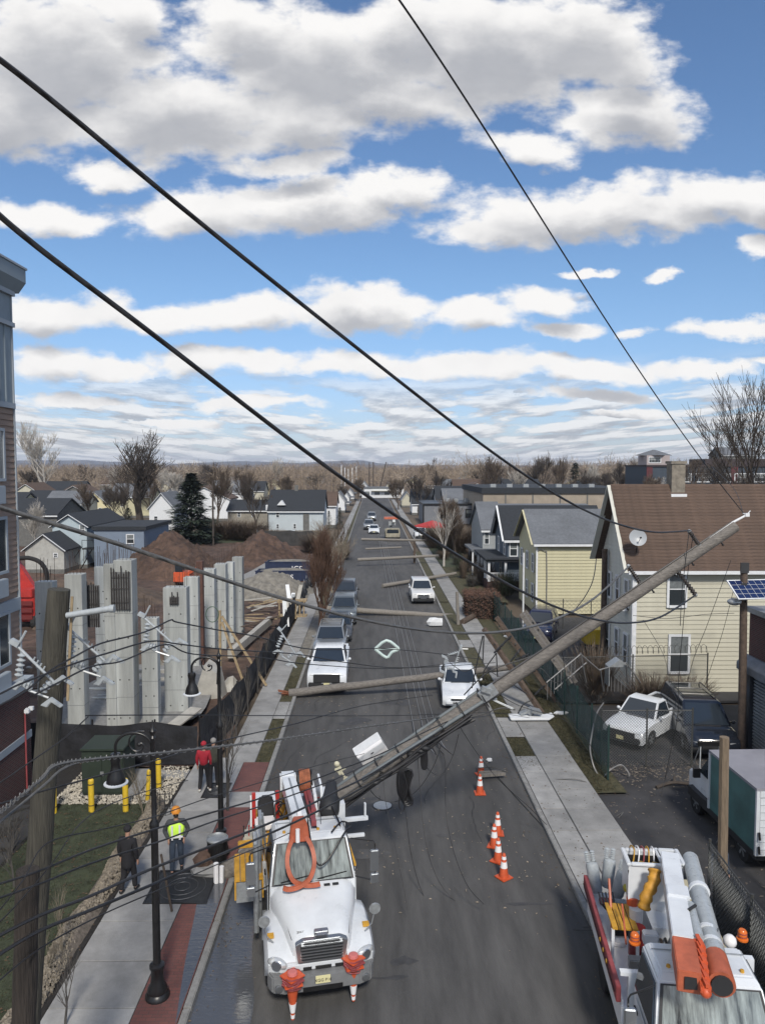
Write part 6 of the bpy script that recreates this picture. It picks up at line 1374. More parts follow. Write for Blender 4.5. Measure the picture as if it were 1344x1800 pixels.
# ---------------------------------------------------------------- box truck
c1_ = gp(1311, 1386, 2.72); c2_ = gp(1243, 1340, 2.72); bt = thing('box_truck', 'teal box truck with a white cab and white roll-up rear door', 'box truck', (c1_.x+1.78, c1_.y, .02), R(1))
B().box(-1.45,.06,.85,1.4,2.75,2.62).build('box', M['teal'], bt); B().box(-1.5,.0,2.621,1.45,2.8,2.7).build('box_roof', mat('roof_grey', (.24,.24,.27), .6, ns=1, na=.15), bt)
B().box(-1.5,-.02,.8,-1.4,.06,2.62).box(1.35,-.02,.8,1.45,.06,2.62).box(-1.42,-.02,2.45,1.37,.055,2.62).box(-1.42,-.02,.8,1.37,.055,.95).build('door_frame', W_, bt); B().box(-1.5,2.74,.85,-1.44,2.8,2.62).build('corner_trim', W_, bt)
k0 = None
for k in range(7):
    z = .97 + k*.21
    if k0 is None: k0 = B().box(-1.38,.0,0,1.33,.05,.195).build('door_panel', W_, bt, loc=(0,0,z))
    else: inst(k0, bt, (0,0,z))
B().box(-1.3,.3,.5,1.3,4.6,.8).build('chassis', M['plastic'], bt); B().tube([(-1.44,-.08,1.5),(-1.44,-.12,1.3)],.03).tube([(-1.44,-.08,1.1),(-1.44,-.12,.9)],.03).build('latch', M['black'], bt)
B().add([(-1.15,2.85,.5),(1.15,2.85,.5),(1.15,2.85,1.35),(-1.15,2.85,1.35),(-1.1,2.85,2.25),(1.1,2.85,2.25),(-1.15,4.9,.5),(1.15,4.9,.5),(1.1,5.0,1.2),(-1.1,5.0,1.2),(-1.1,4.3,1.38),(1.1,4.3,1.38),(-1.0,3.6,2.25),(1.0,3.6,2.25)],
    [(0,1,2,3),(3,2,5,4),(0,3,10,9,6),(1,7,8,11,2),(6,9,8,7),(9,10,11,8),(3,4,12,10),(2,11,13,5),(10,12,13,11),(4,5,13,12),(0,6,7,1)]).build('cab', W_, bt, bevel=.04)
panel(bt, 'side_window', ((-1.15,2.9,1.4),(-1.12,2.9,2.2),(-1.02,3.6,2.2),(-1.12,4.2,1.42)), .12, .05, M['glass']); panel(bt, 'windscreen', ((1.1,4.3,1.4),(-1.1,4.3,1.4),(-1.0,3.62,2.22),(1.0,3.62,2.22)), .12, .05, M['glass'])
for x in (-1.1,1.1): wheel(bt, x, 4.2, .4, .25); wheel(bt, x, 1.2, .4, .25)
B().cbox((-1.35,3.9,1.5),(.22,.1,.3)).build('mirror', M['black'], bt)
# distant utility truck
ut = thing('utility_truck', 'utility truck with an orange topped lift working far down the street', 'utility truck', (gp(690,952).x, gp(690,952).y, 0))
B().box(-1.1,0,.6,1.1,1.6,2.0).build('cab', mat('dusty_cream', (.28,.26,.2), .6, ns=2, na=.4), ut, bevel=.1); panel(ut, 'windscreen', ((-1,-.01,1.3),(1,-.01,1.3),(.9,-.01,1.9),(-.9,-.01,1.9)), .05, .02, M['glass'])
B().box(-1.2,1.7,.6,1.2,6.5,1.6).build('body', mat('dusty_cream', (.28,.26,.2), .6), ut); B().beam((-.2,6,2.0),(.2,.5,3.2),.4,.4).box(-.6,1.8,2.4,.5,2.6,3.0).build('boom', M['steel'], ut); B().box(-1.3,2.5,3.31,1.2,4.5,3.6).build('orange_rack', M['orange_s'], ut)
for x in (-1,1):
    wheel(ut, x, .8, .48, .3); wheel(ut, x, 5.2, .48, .3)
# ================================================================ POLES
def pole_thing(name, lb_, p0, p1, r0, r1, m, cat_='utility pole', n=14, parts=None, rough=.012):
    p0 = Vector(p0); p1 = Vector(p1); t = thing(name, lb_, cat_, p0); k = 14; rr = random.Random(int(p0.y*10)); P = []
    for i in range(k+1):
        q = (p1-p0)*i/k; P.append(q + Vector((rr.uniform(-rough,rough),)*3)*(0 < i < k))
    b = B(); b.tube(P, [r0+(r1-r0)*i/k + rr.uniform(-.006,.006) for i in range(k+1)], n); b.build('shaft', m, t, smooth=50); return t
def skirts(b, p0, p1, n, r, rc, core=None):
    p0 = Vector(p0); p1 = Vector(p1); d = p1 - p0; L = d.length; pr = [(rc*.9, 0)]
    for k in range(n):
        z = L*(k+.15)/n; pr += [(rc, z), (r, z+L/n*.25), (r*.95, z+L/n*.4), (rc, z+L/n*.55)]
    pr += [(rc*.9, L)]; return b.lathe(pr, p0, 12, d)
PY = 21.3
butt = gp(392, 1536, .15); ptop = at(1292, 925, PY)
fp = pole_thing('fallen_pole', 'huge weathered utility pole leaning diagonally across the whole street', butt, ptop, .255, .16, M['wood_x'])
D = (ptop - butt); 
def onp(px):   # point on the pole axis at a picture column, relative to its base
    lo, hi = 0, 1
    for _ in range(30):
        m_ = (lo+hi)/2; q = butt + D*m_; c = CM.transposed() @ (q - Vector((0,0,CH))); x = 672 + FP*c.x/-c.z
        if x < px: lo = m_
        else: hi = m_
    return D*lo
up_ = Vector((0,0,1)); dn = D.normalized(); nrm = (up_ - dn*up_.dot(dn)).normalized(); frt = Vector((0,-1,0)); frt = (frt - dn*frt.dot(dn)).normalized()
for (x, ex, ey, m) in ((1232,1211,934,'brown_ins'), (1130,1104,995,'brown_ins'), (1186,1222,1046,'brown_ins')):
    a = onp(x) + nrm*.16*(1 if ey < 1040 else -1); e = at(ex, ey, PY) - butt; b = B(); skirts(b, a, e, 9, .075, .045); b.build('insulator', M[m], fp, smooth=40)
    B().tube([a, a - nrm*.1*(1 if ey < 1040 else -1)], .08, 8).ball(e, .06, 8, 5).build('insulator_clamp', M['steel'], fp)
a = onp(1290); e = at(1312, 905, PY) - butt; B().tube([a - dn*.8 + nrm*.16, a + nrm*.14, e], [.035,.035,.03], 7).cbox(e, (.12,.1,.1)).tube([e, e+Vector((.1,0,.12))], .015).tube([e, e+Vector((-.12,0,.05))], .015).build('pole_top_pin', M['white_m'], fp)
for x in (1262,1210,1180,1140,1095,1060): q = onp(x); B().tube([q - nrm*.14, q - nrm*.26, q-nrm*.26+dn*.03], [.018,.03,.03], 5).build('bolt', M['plastic'], fp)
B().tube([onp(1290)+nrm*.17, onp(1180)+nrm*.19+frt*.05, onp(1050)+nrm*.2+frt*.06, onp(930)+nrm*.21+frt*.08, onp(870)+nrm*.22+frt*.1], .022, 6).build('ground_wire', M['cable'], fp)
# clamp hardware at the break and the grey riser conduits below it
q = onp(858); B().cbox(q+frt*.22+nrm*.1, (.5,.12,.34), (0,R(-35),0)).cbox(q+frt*.28+nrm*.22, (.3,.16,.16), (0,R(20),0)).tube([q+nrm*.3-dn*.2, q-nrm*.28+dn*.1], .05, 7).tube([q-nrm*.2, q-nrm*.75+dn*.35+frt*.1], .035, 6).build('steel_band', M['steel'], fp, bevel=.015)
B().tube([onp(845)+frt*.2-nrm*.03, onp(700)+frt*.27+nrm*.08, onp(640)+frt*.28+nrm*.1], .055, 9).build('conduit', mat('conduit_grey', (.13,.15,.16), .5, ns=3, na=.2), fp, smooth=40)
B().tube([onp(850)-frt*.05+nrm*.22, onp(720)+nrm*.24, onp(640)+nrm*.25, onp(560)+nrm*.22], .045, 8).build('conduit', mat('conduit_grey', (.13,.15,.16), .5), fp, smooth=40)
bb = B()
for k in range(9):
    q = onp(560 + k*36); bb.tube([q + (nrm*math.cos(a) + frt*math.sin(a))*(.3+.02*math.sin(7*a+k)) for a in [2*math.pi*j/12 for j in range(13)]], .016, 5, False)
bb.build('strap', M['plastic'], fp)
# black bundle of cables lashed along the lower half
def wob(pts, amp, seed):
    rr = random.Random(seed); return [Vector(p) + Vector((rr.uniform(-amp,amp), rr.uniform(-amp,amp), rr.uniform(-amp,amp))) for p in pts]
for k in range(7):
    a = -1.2 + k*.45; r_ = .21 + .04*(k % 3)
    pts = wob([onp(x) + nrm*(-math.cos(a)*r_*.9) + frt*(r_*abs(math.sin(a+1.1))+.08) for x in (820,780,740,700,660,620,580,540,500)], .05, k)
    B().tube(cat(pts, 4), .024 + .008*(k % 3), 6).build('lashed_cable', M['cable'] if k % 3 else M['cable_g'], fp, smooth=60)
q = onp(700) - nrm*.25 + frt*.3
for k in range(6): 
    cx_ = q + Vector((.04*k-.1, -.03*k, -.05)); B().tube([cx_ + Vector((.1*math.sin(a)+.015*k*math.sin(3*a), .02*math.cos(a*2), -.42+.42*math.cos(a) + (-.04*k)*(1-math.cos(a))*.5)) for a in [2*math.pi*j/16 for j in range(17)]], .032, 6, False).build('hanging_coil', M['cable'], fp, smooth=60)
q2 = onp(735) - nrm*.2 + frt*.25
for k in range(3): B().tube([q2 + Vector((.05*math.sin(a)+.03*k, 0, -.28+.28*math.cos(a))) for a in [2*math.pi*j/12 for j in range(13)]], .03, 6, False).build('hanging_coil', M['cable'], fp, smooth=60)
B().tube(cat([q+Vector((-.12,0,-.7)), q+Vector((-.14,0,-1.15)), q+Vector((-.06,0,-1.32)), q+Vector((.02,0,-1.15)), q+Vector((.0,0,-.7))],5), .014, 5).build('wire_loop', M['cable'], fp)
rr = random.Random(4)
for k in range(10):
    x = rr.uniform(640,760); q = onp(x) + frt*.25; B().ball(q - nrm*.15 + Vector((rr.uniform(-.1,.1),)*3), rr.uniform(.06,.12), 8, 5, (1.6,1,.8)).build('splice_case', M['plastic'], fp, smooth=60)
# white equipment cabinet still strapped to the pole
cb_ = thing('equipment_cabinet', 'white metal cabinet hanging tilted on the cable bundle above the road', 'cabinet', at(652, 1319, 20.9)); cb_.rotation_euler = (R(22), R(-32), R(8))
B().box(-.42,-.2,-.2,.42,.24,.24).build('body', M['refl'], cb_, bevel=.015); B().box(-.40,-.22,.0,.40,-.205,.22).build('door', M['white_m'], cb_, bevel=.01); B().box(-.04,-.235,.09,.05,-.222,.115).build('handle', M['black'], cb_); B().box(-.43,-.1,.241,.43,.2,.26).build('lid_lip', M['white_m'], cb_)
B().box(.425,-.1,-.1,.435,.1,.1).build('vent_plate', M['steel'], cb_); B().beam((-.2,.1,-.2),(-.35,.15,-.65),.08,.06).build('bracket', M['steel'], cb_)
fi = thing('guy_insulator', 'cream skeleton-like string of insulators hooked on the wires left of the white cabinet', 'insulator', at(603, 1362, 20.8)); fi.rotation_euler = (0, R(-30), 0)
creamy = mat('bone_cream', (.50,.48,.36), .6, ns=8, na=.2)
B().ball((0,0,.36), .085, 10, 6).build('end_cap', creamy, fi, smooth=60); B().cbox((-.04,0,.22),(.2,.1,.1)).cbox((.05,0,.14),(.24,.08,.05)).cbox((-.05,0,.1),(.1,.09,.12)).build('clamp', creamy, fi, bevel=.015); B().tube([(0,0,.24),(0,0,-.12)],.03,7).build('rod', creamy, fi)
B().prism([(-.05,-.1),(.05,-.1),(.2,-.32),(.1,-.36),(.02,-.26),(-.2,-.42),(-.26,-.38)], -.05, .05, 'y').build('bracket', creamy, fi, bevel=.012)
# butt debris
B().box(-.2,-.2,0,.25,.25,.03).build('x', M['conc']); bpy.data.objects.remove(bpy.data.objects['x'])
def poly_chunk(name, lb_, p, s, m, seed, cat_='debris'):
    rr = random.Random(seed); b = B(); n = 8; P = []
    for j, z in enumerate((0, .5, 1)): P.append([(s[0]*math.cos(2*math.pi*k/n)*rr.uniform(.7,1.1)*(1-.3*(j==2)), s[1]*math.sin(2*math.pi*k/n)*rr.uniform(.7,1.1)*(1-.3*(j==2)), s[2]*z*rr.uniform(.85,1.1)) for k in range(n)])
    return tag(b.loft(P).build(name, m, loc=p), lb_, cat_)
poly_chunk('broken_slab', 'broken pale paving chunk heaved up beside the butt of the fallen pole', gp(362,1530,.14), (.45,.5,.22), M['conc'], 1)
poly_chunk('earth_clod', 'clump of dark earth by the foot of the trash can', gp(358,1520,.3), (.3,.25,.3), M['dirt'], 2)
tag(B().tube([(0,0,0),(0,0,.55)], .07, 9).tube([(.14,.02,0),(.15,.02,.45)],.06,9).build('pipe_stub', M['refl'], loc=gp(380,1552,.14)), 'two short white pipe stubs by the butt of the fallen pole', 'pipe')
# poles lying across the street further away
def across(lb_, a, b_, r0, r1, red=False, m=M['wood']):
    t = pole_thing('fallen_pole', lb_, a, b_, r0, r1, m, n=10); 
    if red:
        d = (Vector(b_)-Vector(a)).normalized(); bb = B(); rr = random.Random(3)
        for k in range(9): bb.beam(Vector((rr.uniform(-.1,.1),rr.uniform(-.1,.1),rr.uniform(-.1,.1))), -d*rr.uniform(.25,.6)+Vector((0,rr.uniform(-.2,.2),rr.uniform(-.15,.2))), .06,.05)
        bb.build('splinter', mat('fresh_break', (.20,.075,.04), .9), t)
    return t
across('fallen pole with a splintered red butt lying behind the white sedan', gp(508,1219,.22), at(905,1172,37.0), .21, .15, True, M['wood_x'])
across('long straight fallen pole above the parked row on the left', at(574,1070,57), at(838,1086,57), .24, .18, True)
across('fallen pole angled up to the right beside the pearl white SUV', gp(672,1030,.2), gp(801,1008,.5), .2, .16)
across('thin fallen pole beyond the pearl white SUV spanning the road', gp(628,984,.8), gp(770,977,1.0), .2, .16)
across('pale fallen pole in front of the far utility truck', gp(635,948,.9), gp(752,950,.9), .2, .16)
across('thin slightly bowed pole below the far utility truck', gp(642,965,.5), gp(705,962,.5), .14, .12)
across('short dark pole piece on the right pavement near the hedge', gp(812,1094,.25), gp(840,1078,.35), .22, .2, m=M['timber'])
gtm = thing('broken_post', 'upright broken grey post on the right verge by the road', 'post', gp(805,1098,.12)); B().tube([(0,0,0),(-.1,0,2.4)], [.13,.11], 9).build('shaft', M['wood'], gtm)
gt2 = thing('broken_post', 'short upright stub standing at the end of the thin fallen pole', 'post', gp(728,990,.12)); B().tube([(0,0,0),(0,0,2.6)], [.14,.12], 9).build('shaft', M['timber'], gt2)
# far standing poles at the end of the street
fpz = None
for i, (px, yt, Y) in enumerate(((600,818,330),(606,822,330),(612,824,340),(619,822,340),(626,820,330),(649,813,300),(656,812,300),(664,812,290))):
    p = at(px, 870, Y); h = at(px, yt, Y).z; pp = Vector((p.x, Y, 0)); dark = i > 4
    b_ = Vector((pp.x + (3.2 if i == 7 else 0), Y, h)); lb2 = ['leftmost', 'second', 'third', 'fourth', 'fifth', 'sixth', 'seventh', 'rightmost, leaning'][i] + ' tall pole in the row rising at the far end of the street'
    t = thing('tall_pole', lb2, 'utility pole', pp, group='tall poles at the end of the street'); B().tube([(0,0,0), b_-pp], [.3,.2], 6).build('shaft', M['bark_d'] if dark else M['white_m'], t)
for (px, yb, yt, X, lb2) in ((478,940,870,None,'thin dark pole in front of the wide black roofed white house'),(375,960,845,None,'slim bare pole beside the conifer'),(114,905,865,None,'short pole left of the cream gabled house')):
    p = gp(px, yb); h = at(px, yt, p.y).z; t = thing('utility_pole', lb2, 'utility pole', p); B().tube([(0,0,0),(0,0,h)], [.15,.12], 8).build('shaft', M['bark_d'], t)
    if px == 478:
        for k in range(3): B().lathe([(.28,0),(.28,.8),(.15,.9)], n=10).build('transformer', M['white_m'], t, smooth=40, loc=(-.8+k*.85,0,h-2.6))
        B().beam((-1.2,0,h-1.4),(1.4,0,h-1.4),.1,.1).build('crossarm', M['bark_d'], t)
p = gp(1043, 1200); t = thing('utility_pole', 'upright brown pole standing between the two yellow houses', 'utility pole', (at(1062,1000,41).x, 41, 0)); B().tube([(0,0,0),(0,0,at(1062,965,41).z)], [.17,.15], 10).build('shaft', M['timber'], t)
# pole with lamp and solar panel by the garage
sp0 = at(1303, 1320, 28.5); t = thing('solar_pole', 'dark wooden pole with a tilted solar panel and lamp beside the garage', 'pole', (sp0.x, 28.5, 0)); zt = at(1297,993,28.5).z; r__ = .15
B().tube([(0,0,0),(-.12,0,zt)], [.16,.13], 12).build('shaft', M['timber'], t, smooth=50)
c = at(1322,1036,28.2)-Vector(t.location); 
pn = B().box(-.85,-.5,-.02,.85,.5,.02).build('panel_frame', M['white_m'], t, loc=c); pn.rotation_euler = (R(-32), R(4), R(6)); cell_m = mat('solar_blue', (.01,.02,.07), .15, spec=.8)
# tilt toward the camera
pn.rotation_euler = (R(38), 0, R(8))
for i in range(6):
    for j in range(4): B().box(-.8+i*.27,-.46+j*.232,.021,-.8+i*.27+.255,-.46+j*.232+.217,.026).build('solar_cell', cell_m, pn)
B().ball((0,0,0), .24, 14, 8, (1.1,1,.6)).build('lamp', M['steel'], t, smooth=60, loc=at(1290,1058,28.2)-Vector(t.location)); B().beam((-.05,0,zt-1.6), at(1310,1048,28.2)-Vector(t.location), .06,.06).build('arm', M['black'], t)
B().box(-.2,-.2,0,.02,-.12,.5).box(-.22,-.16,.9,.1,-.1,1.3).build('bracket', M['plastic'], t, loc=(-.1,0,zt-1.2))
wp = thing('wooden_post', 'tan square wooden post standing before the teal box truck', 'post', (at(1271,1500,18.3).x, 18.3, 0)); B().tube([(0,0,0),(-.06,0,at(1271,1296,18.3).z)], [.13,.12], 8).build('shaft', mat('tan_post', (.17,.13,.09), .9, ns=5, na=.3, bs=12, ba=.4, stretch=(4,4,.4)), wp, smooth=40)
gp2 = thing('downpipe', 'thin pale pipe on the garage corner by the solar pole', 'pipe', (at(1318,1300,31.2).x, 31.2, 0)); B().tube([(0,0,0),(0,0,2.6)], .05, 7).build('pipe', M['found'], gp2)
wpole = thing('flag_pole', 'slim white pole in front of the smaller yellow house', 'pole', (at(919,1080,50).x, 50, 0)); B().tube([(0,0,0),(0,0,at(919,972,50).z)], .06, 8).build('shaft', M['white_m'], wpole)
# broken timbers and crossarms on the right pavement (with depth and hardware)
def timber(lb_, px0, py0, Y0, px1, py1, Y1, w, m='timber', name='broken_timber', rungs=0):
    a = at(px0, py0, Y0); b_ = at(px1, py1, Y1); t = thing(name, lb_, 'timber', a); B().beam((0,0,0), b_-a, w, w*.8).build('beam', M[m], t, bevel=.015)
    rr = random.Random(px0)
    for k in range(4): q = (b_-a)*rr.uniform(.1,.9); B().cbox(q+Vector((0,-w*.5,0)), (.06,.14,.06), (rr.random(),0,0)).build('bolt', M['plastic'], t)
    return t
timber('dark brown crossarm leaning down to the right verge, left of two', 850,1105,36, 962,1268,33.6, .24)
timber('dark brown crossarm leaning down to the grass strip, right of two', 872,1085,36, 988,1247,35.2, .26)
timber('grey pole piece propped against the green fence, lower of two', 916,1078,35, 1003,1202,34, .28, 'wood_x')
timber('grey pole piece propped against the green fence, upper of two', 922,1074,36, 1012,1200,35, .2, 'wood_x')
for i, (a, c) in enumerate((((868,1148),(898,1118)),((890,1172),(915,1140)),((940,1222),(968,1192)),((905,1160),(930,1150)))):
    timber('short bent brace bridging the two dark crossarms, ' + ['uppermost','second from the top','lowest','thin middle one'][i], a[0],a[1],35, c[0],c[1],35.6, .09, 'plastic', 'brace')
for i, (pts, lb2) in enumerate((
    (((848,1118),(834,1185),(829,1210)), 'black iron strut rising from the sedan roof, left of two'), (((850,1118),(848,1165)), 'short vertical iron rod above the sedan'),
    (((872,1148),(850,1180),(850,1195)), 'curved iron strut hanging from the left crossarm'), (((872,1148),(874,1190)), 'thin vertical rod hanging from the left crossarm'),
    (((890,1195),(925,1220)), 'iron strut slanting down to the white light fixture'), (((907,1262),(918,1240),(932,1232)), 'bent iron rod standing in the white light fixture'),
    (((815,1222),(860,1180),(930,1155),(975,1130)), 'long bent iron rod crossing behind the broken pole clamp'), (((820,1262),(850,1255),(880,1245),(905,1248)), 'black cable end looping over the right kerb'))):
    P = [at(x, y, 34.0 - .1*i) for x, y in pts]; t = thing('iron_strut', lb2, 'metal rod'); t.location = P[0]; B().tube(cat([p-P[0] for p in P],5) if len(P) > 2 else [p-P[0] for p in P], .03, 6).build('rod', M['plastic'], t)
lf = thing('light_fixture', 'crumpled white light fixture lying on the right pavement', 'light fixture', gp(933,1263,.2)); B().prism([(-.95,0),(.75,0),(1.0,.18),(.7,.1),(-.7,.12),(-1.0,.12)], -.3, .3, 'y').build('tray', M['white_m'], lf, bevel=.02); B().cbox((.2,0,.35),(.5,.4,.12),(.2,.3,.2)).cbox((.0,.1,.3),(.3,.3,.25),(.5,.1,.9)).cbox((-.3,.1,.25),(.4,.2,.1),(.1,-.3,.2)).build('ballast', M['steel'], lf)
# metal stair railings and gate debris behind the green fence
rl = thing('metal_railing', 'grey metal stair railings and gate frames heaped before the yellow house', 'railing', gp(1030,1215,0)); bb = B(); rr = random.Random(5)
for a, c in (((960,1200),(1020,1150)),((975,1212),(1030,1165)),((1020,1150),(1055,1180)),((1020,1148),(1030,1200)),((1052,1178),(1100,1165)),((1055,1178),(1060,1215)),((1100,1165),(1125,1200)),((1100,1168),(1102,1200))):
    bb.tube([at(*a, 33.5)-Vector(rl.location), at(*c, 34.2)-Vector(rl.location)], .03, 6)
bb.build('rail', M['wire_g'], rl); bb = B()
for k in range(9): q = at(962+k*6, 1200-k*5, 33.6)-Vector(rl.location); bb.tube([q, q+Vector((0,0,-.8))], .015, 5)
for k in range(7): q = at(1062+k*6, 1190, 34.2)-Vector(rl.location); bb.tube([q, q+Vector((0,0,-.7))], .015, 5)
stuff(bb.build('baluster', M['wire_g'], rl)); B().prism([(-.5,0),(.5,0),(0,.35)], -.3, .3, 'y').box(-.5,-.3,-.9,-.46,.3,0).build('gate_hood', M['steel'], rl, loc=at(1085,1170,34)-Vector(rl.location))
sm = thing('salt_spreader', 'yellow hopper spreader with orange tools behind the fallen pole', 'machine', gp(1040,1150,.1)); B().prism([(-.5,0),(.5,0),(.9,.9),(-.9,.9)], -.5, .5, 'y').build('hopper', M['yellow'], sm, loc=(0,0,.7), bevel=.03)
B().beam((.8,0,.6),(.9,0,2.2),.25,.25).beam((1.2,.2,.2),(1.1,.2,2.0),.12,.2).build('post', M['orange'], sm); bb = B()
for k in range(4): bb.tube([(.3+k*.2,-.3,-.8),(.5+k*.13,-.2,1.0)], .03, 5)
bb.build('tool_handle', M['lumber'], sm); B().box(-.7,-.3,0,.6,.3,.65).build('frame', M['plastic'], sm)
for x in (-.5,.5): B().lathe([(.3,-.08),(.3,.08)], n=12, d=(1,0,0)).build('wheel', M['tyre'], sm, loc=(x,-.4,.3))
# scraps on the ground
for i, (px, py, w, lb2) in enumerate(((985,1255,.35,'white scrap beside the grass strip'),(860,1338,.12,'white scrap at the foot of the right kerb'),(1255,1357,.5,'pale plank at the edge of the lot'),(892,1120,.3,'white scrap by the far apron'),(765,1099,.7,'white fallen transformer casing on the road beyond the sedan'))):
    p = gp(px, py, .1)
    poly_chunk('scrap' if i < 4 else 'fallen_casing', lb2, p, (w, w*.4, .12 if i < 4 else .55), M['white_m'], i+10)
brd = thing('broken_crossarm', 'short grey broken crossarm lying beside the rear traffic cones', 'timber', gp(862,1366,.12)); B().beam((-.45,0,.05),(.55,.1,.08),.12,.1).beam((-.4,.25,.05),(.6,.22,.1),.1,.1).build('beam', M['wood'], brd); B().tube([(-.5,.3,.2),(.1,.2,.3),(.6,.1,.15)],.02).build('strap', M['plastic'], brd)
brn = thing('fallen_branch', 'dark broken branch lying on the lot beside the box truck', 'branch', gp(1195,1383,.05)); B().tube(cat([(-.9,-.1,.02),(-.3,.1,.1),(.1,0,.12),(.8,-.1,.03)],4),.06,6).tube([(-.2,.1,.1),(.0,.5,.15)],.04).build('branch', M['bark_d'], brn)
saw = thing('sawhorse', 'black folding sawhorse in front of the black minivan', 'sawhorse', gp(1246,1350,.02)); B().cbox((0,0,.95),(.9,.14,.16)).build('beam', M['black'], saw); B().tube([(-.35,0,.9),(-.5,-.3,0)],.025).tube([(.35,0,.9),(.5,-.3,0)],.025).tube([(-.35,0,.9),(-.5,.3,0)],.025).tube([(.35,0,.9),(.5,.3,0)],.025).build('leg', M['steel'], saw)
hy = thing('fire_hydrant', 'red fire hydrant at the butt of the long straight fallen pole', 'fire hydrant', gp(583,1090,.13)); B().lathe([(.16,0),(.16,.08),(.12,.1),(.12,.6),(.15,.63),(.13,.75),(.04,.85)], n=14).build('barrel', M['red'], hy, smooth=40); B().lathe([(.07,-.2),(.07,.2)], c=(0,0,.45), n=10, d=(1,0,0)).build('outlet', M['red'], hy)
# ================================================================ LAMPS
def lamp_post(lb_, base, h, rz, bell_drop=0.0):
    t = thing('street_lamp', lb_, 'street lamp', base, rz)
    B().lathe([(.26,-.02),(.26,.06),(.20,.12),(.21,.2),(.14,.34),(.13,.62),(.16,.66),(.16,.72),(.09,.76)], n=18).build('base', M['black'], t, smooth=45)
    B().lathe([(.085,.7),(.075,h*.62),(.1,h*.62+.01),(.1,h*.62+.12),(.055,h*.63+.12),(.05,h-.35),(.07,h-.33),(.04,h-.28),(.075,h-.18),(.03,h-.1),(.012,h+.05)], n=14).build('post', M['black'], t, smooth=45)
    R1 = .30; ax = -.40; az = h - .52
    B().tube([(ax + (R1+.08)*math.cos(a), 0, az + R1*math.sin(a)) for a in [math.pi*(j/16) for j in range(17)]] + [(ax-R1-.08,0,az-.15)], .032, 8).tube([(-.05,0,az-.5),(ax+R1+.08,0,az)], .03, 7).build('arm', M['black'], t, smooth=50)
    sp_ = [(ax + .12 + (.30-.045*a)*math.cos(a+1.2), 0, az + .05 + (.30-.045*a)*math.sin(a+1.2)) for a in [j*.35 for j in range(18)]]
    B().tube(sp_, .02, 6).ball((ax+.12,0,az+.05), .05, 8, 5).build('scroll', M['black'], t, smooth=50)
    bx_ = ax - R1 - .08
    b = B().lathe([(.02,0),(.10,-.02),(.12,-.1),(.09,-.22),(.10,-.34),(.17,-.48),(.20,-.62),(.20,-.64),(.1,-.62)], c=(bx_,0,az-.12), n=18).build('bell', M['black'], t, smooth=45)
    B().lathe([(.25,-.645),(.25,-.66),(.19,-.62)], c=(bx_,0,az-.12), n=20).build('glass_rim', mat('frosted_rim', (.6,.63,.66), .3), t, smooth=45); return t
pA = gp(277, 1752, .13); lamp_post('nearest black street lamp with a scrolled arm and bell shade', pA, at(267,1270,pA.y).z - .13, R(2))
pB = gp(389, 1500, .13); lamp_post('second black street lamp, rising from beside the trash can', pB, at(379,1142,pB.y).z - .13, R(3))
tcn = thing('trash_can', 'round black slatted trash can at the foot of the second street lamp', 'trash can', gp(387, 1512, .13) + Vector((0,-.35,0))); B().lathe([(.22,0),(.28,.8),(.24,.8),(.2,.1)], n=22).build('drum', M['black'], tcn, smooth=40); B().lathe([(.30,.8),(.31,.84),(.27,.87),(.25,.82)], n=22).build('rim', M['steel'], tcn, smooth=40); 
k0 = None
for k in range(18):
    a = k*2*math.pi/18; o = B().beam((.225,0,.05),(.287,0,.78),.05,.012,(1,0,0)).build('slat', M['black'], tcn) if k0 is None else inst(k0, tcn, (0,0,0)); k0 = k0 or o; o.rotation_euler = (0,0,a)
# ================================================================ NEAR POLE, left, with spacer brackets
NY = 10.5; a = at(46, 1800, NY); c = at(104, 1036, NY); d = a - c; base = c + d * ((c.z + .2)/(c.z - a.z))
np_ = pole_thing('utility_pole', 'thick mossy utility pole with a sawn top at the lower left', base, c, .2, .155, M['wood_g'], n=20, rough=.006)
npl = Vector(base)
B().tube([c + Vector((.19,-.02,-.1)) - npl, c + Vector((.1,-.05,-1.6)) - npl], .02, 6).build('ground_strip', M['lumber'], np_); 
NY2 = 8.9; a = at(42, 1800, NY2); c2_ = at(49, 1530, NY2); d = a - c2_; base2 = c2_ + d * ((c2_.z + .2)/(c2_.z - a.z))
pole_thing('cut_pole', 'dark cut-off pole stub standing against the mossy pole', base2, c2_, .15, .14, M['wood_d'], n=18, rough=.004)
a1 = at(118,1082,NY-.1); a2 = at(196,1070,NY-.2); t = thing('fibreglass_arm', 'pale grey fibreglass arm reaching right from the mossy pole', 'pole bracket', a1); B().tube([(0,0,0), a2-a1], .045, 10).tube([a2-a1-Vector((.02,0,0)), a2-a1+Vector((.04,0,0))], .055, 10).build('arm', M['porc'], t, smooth=50)
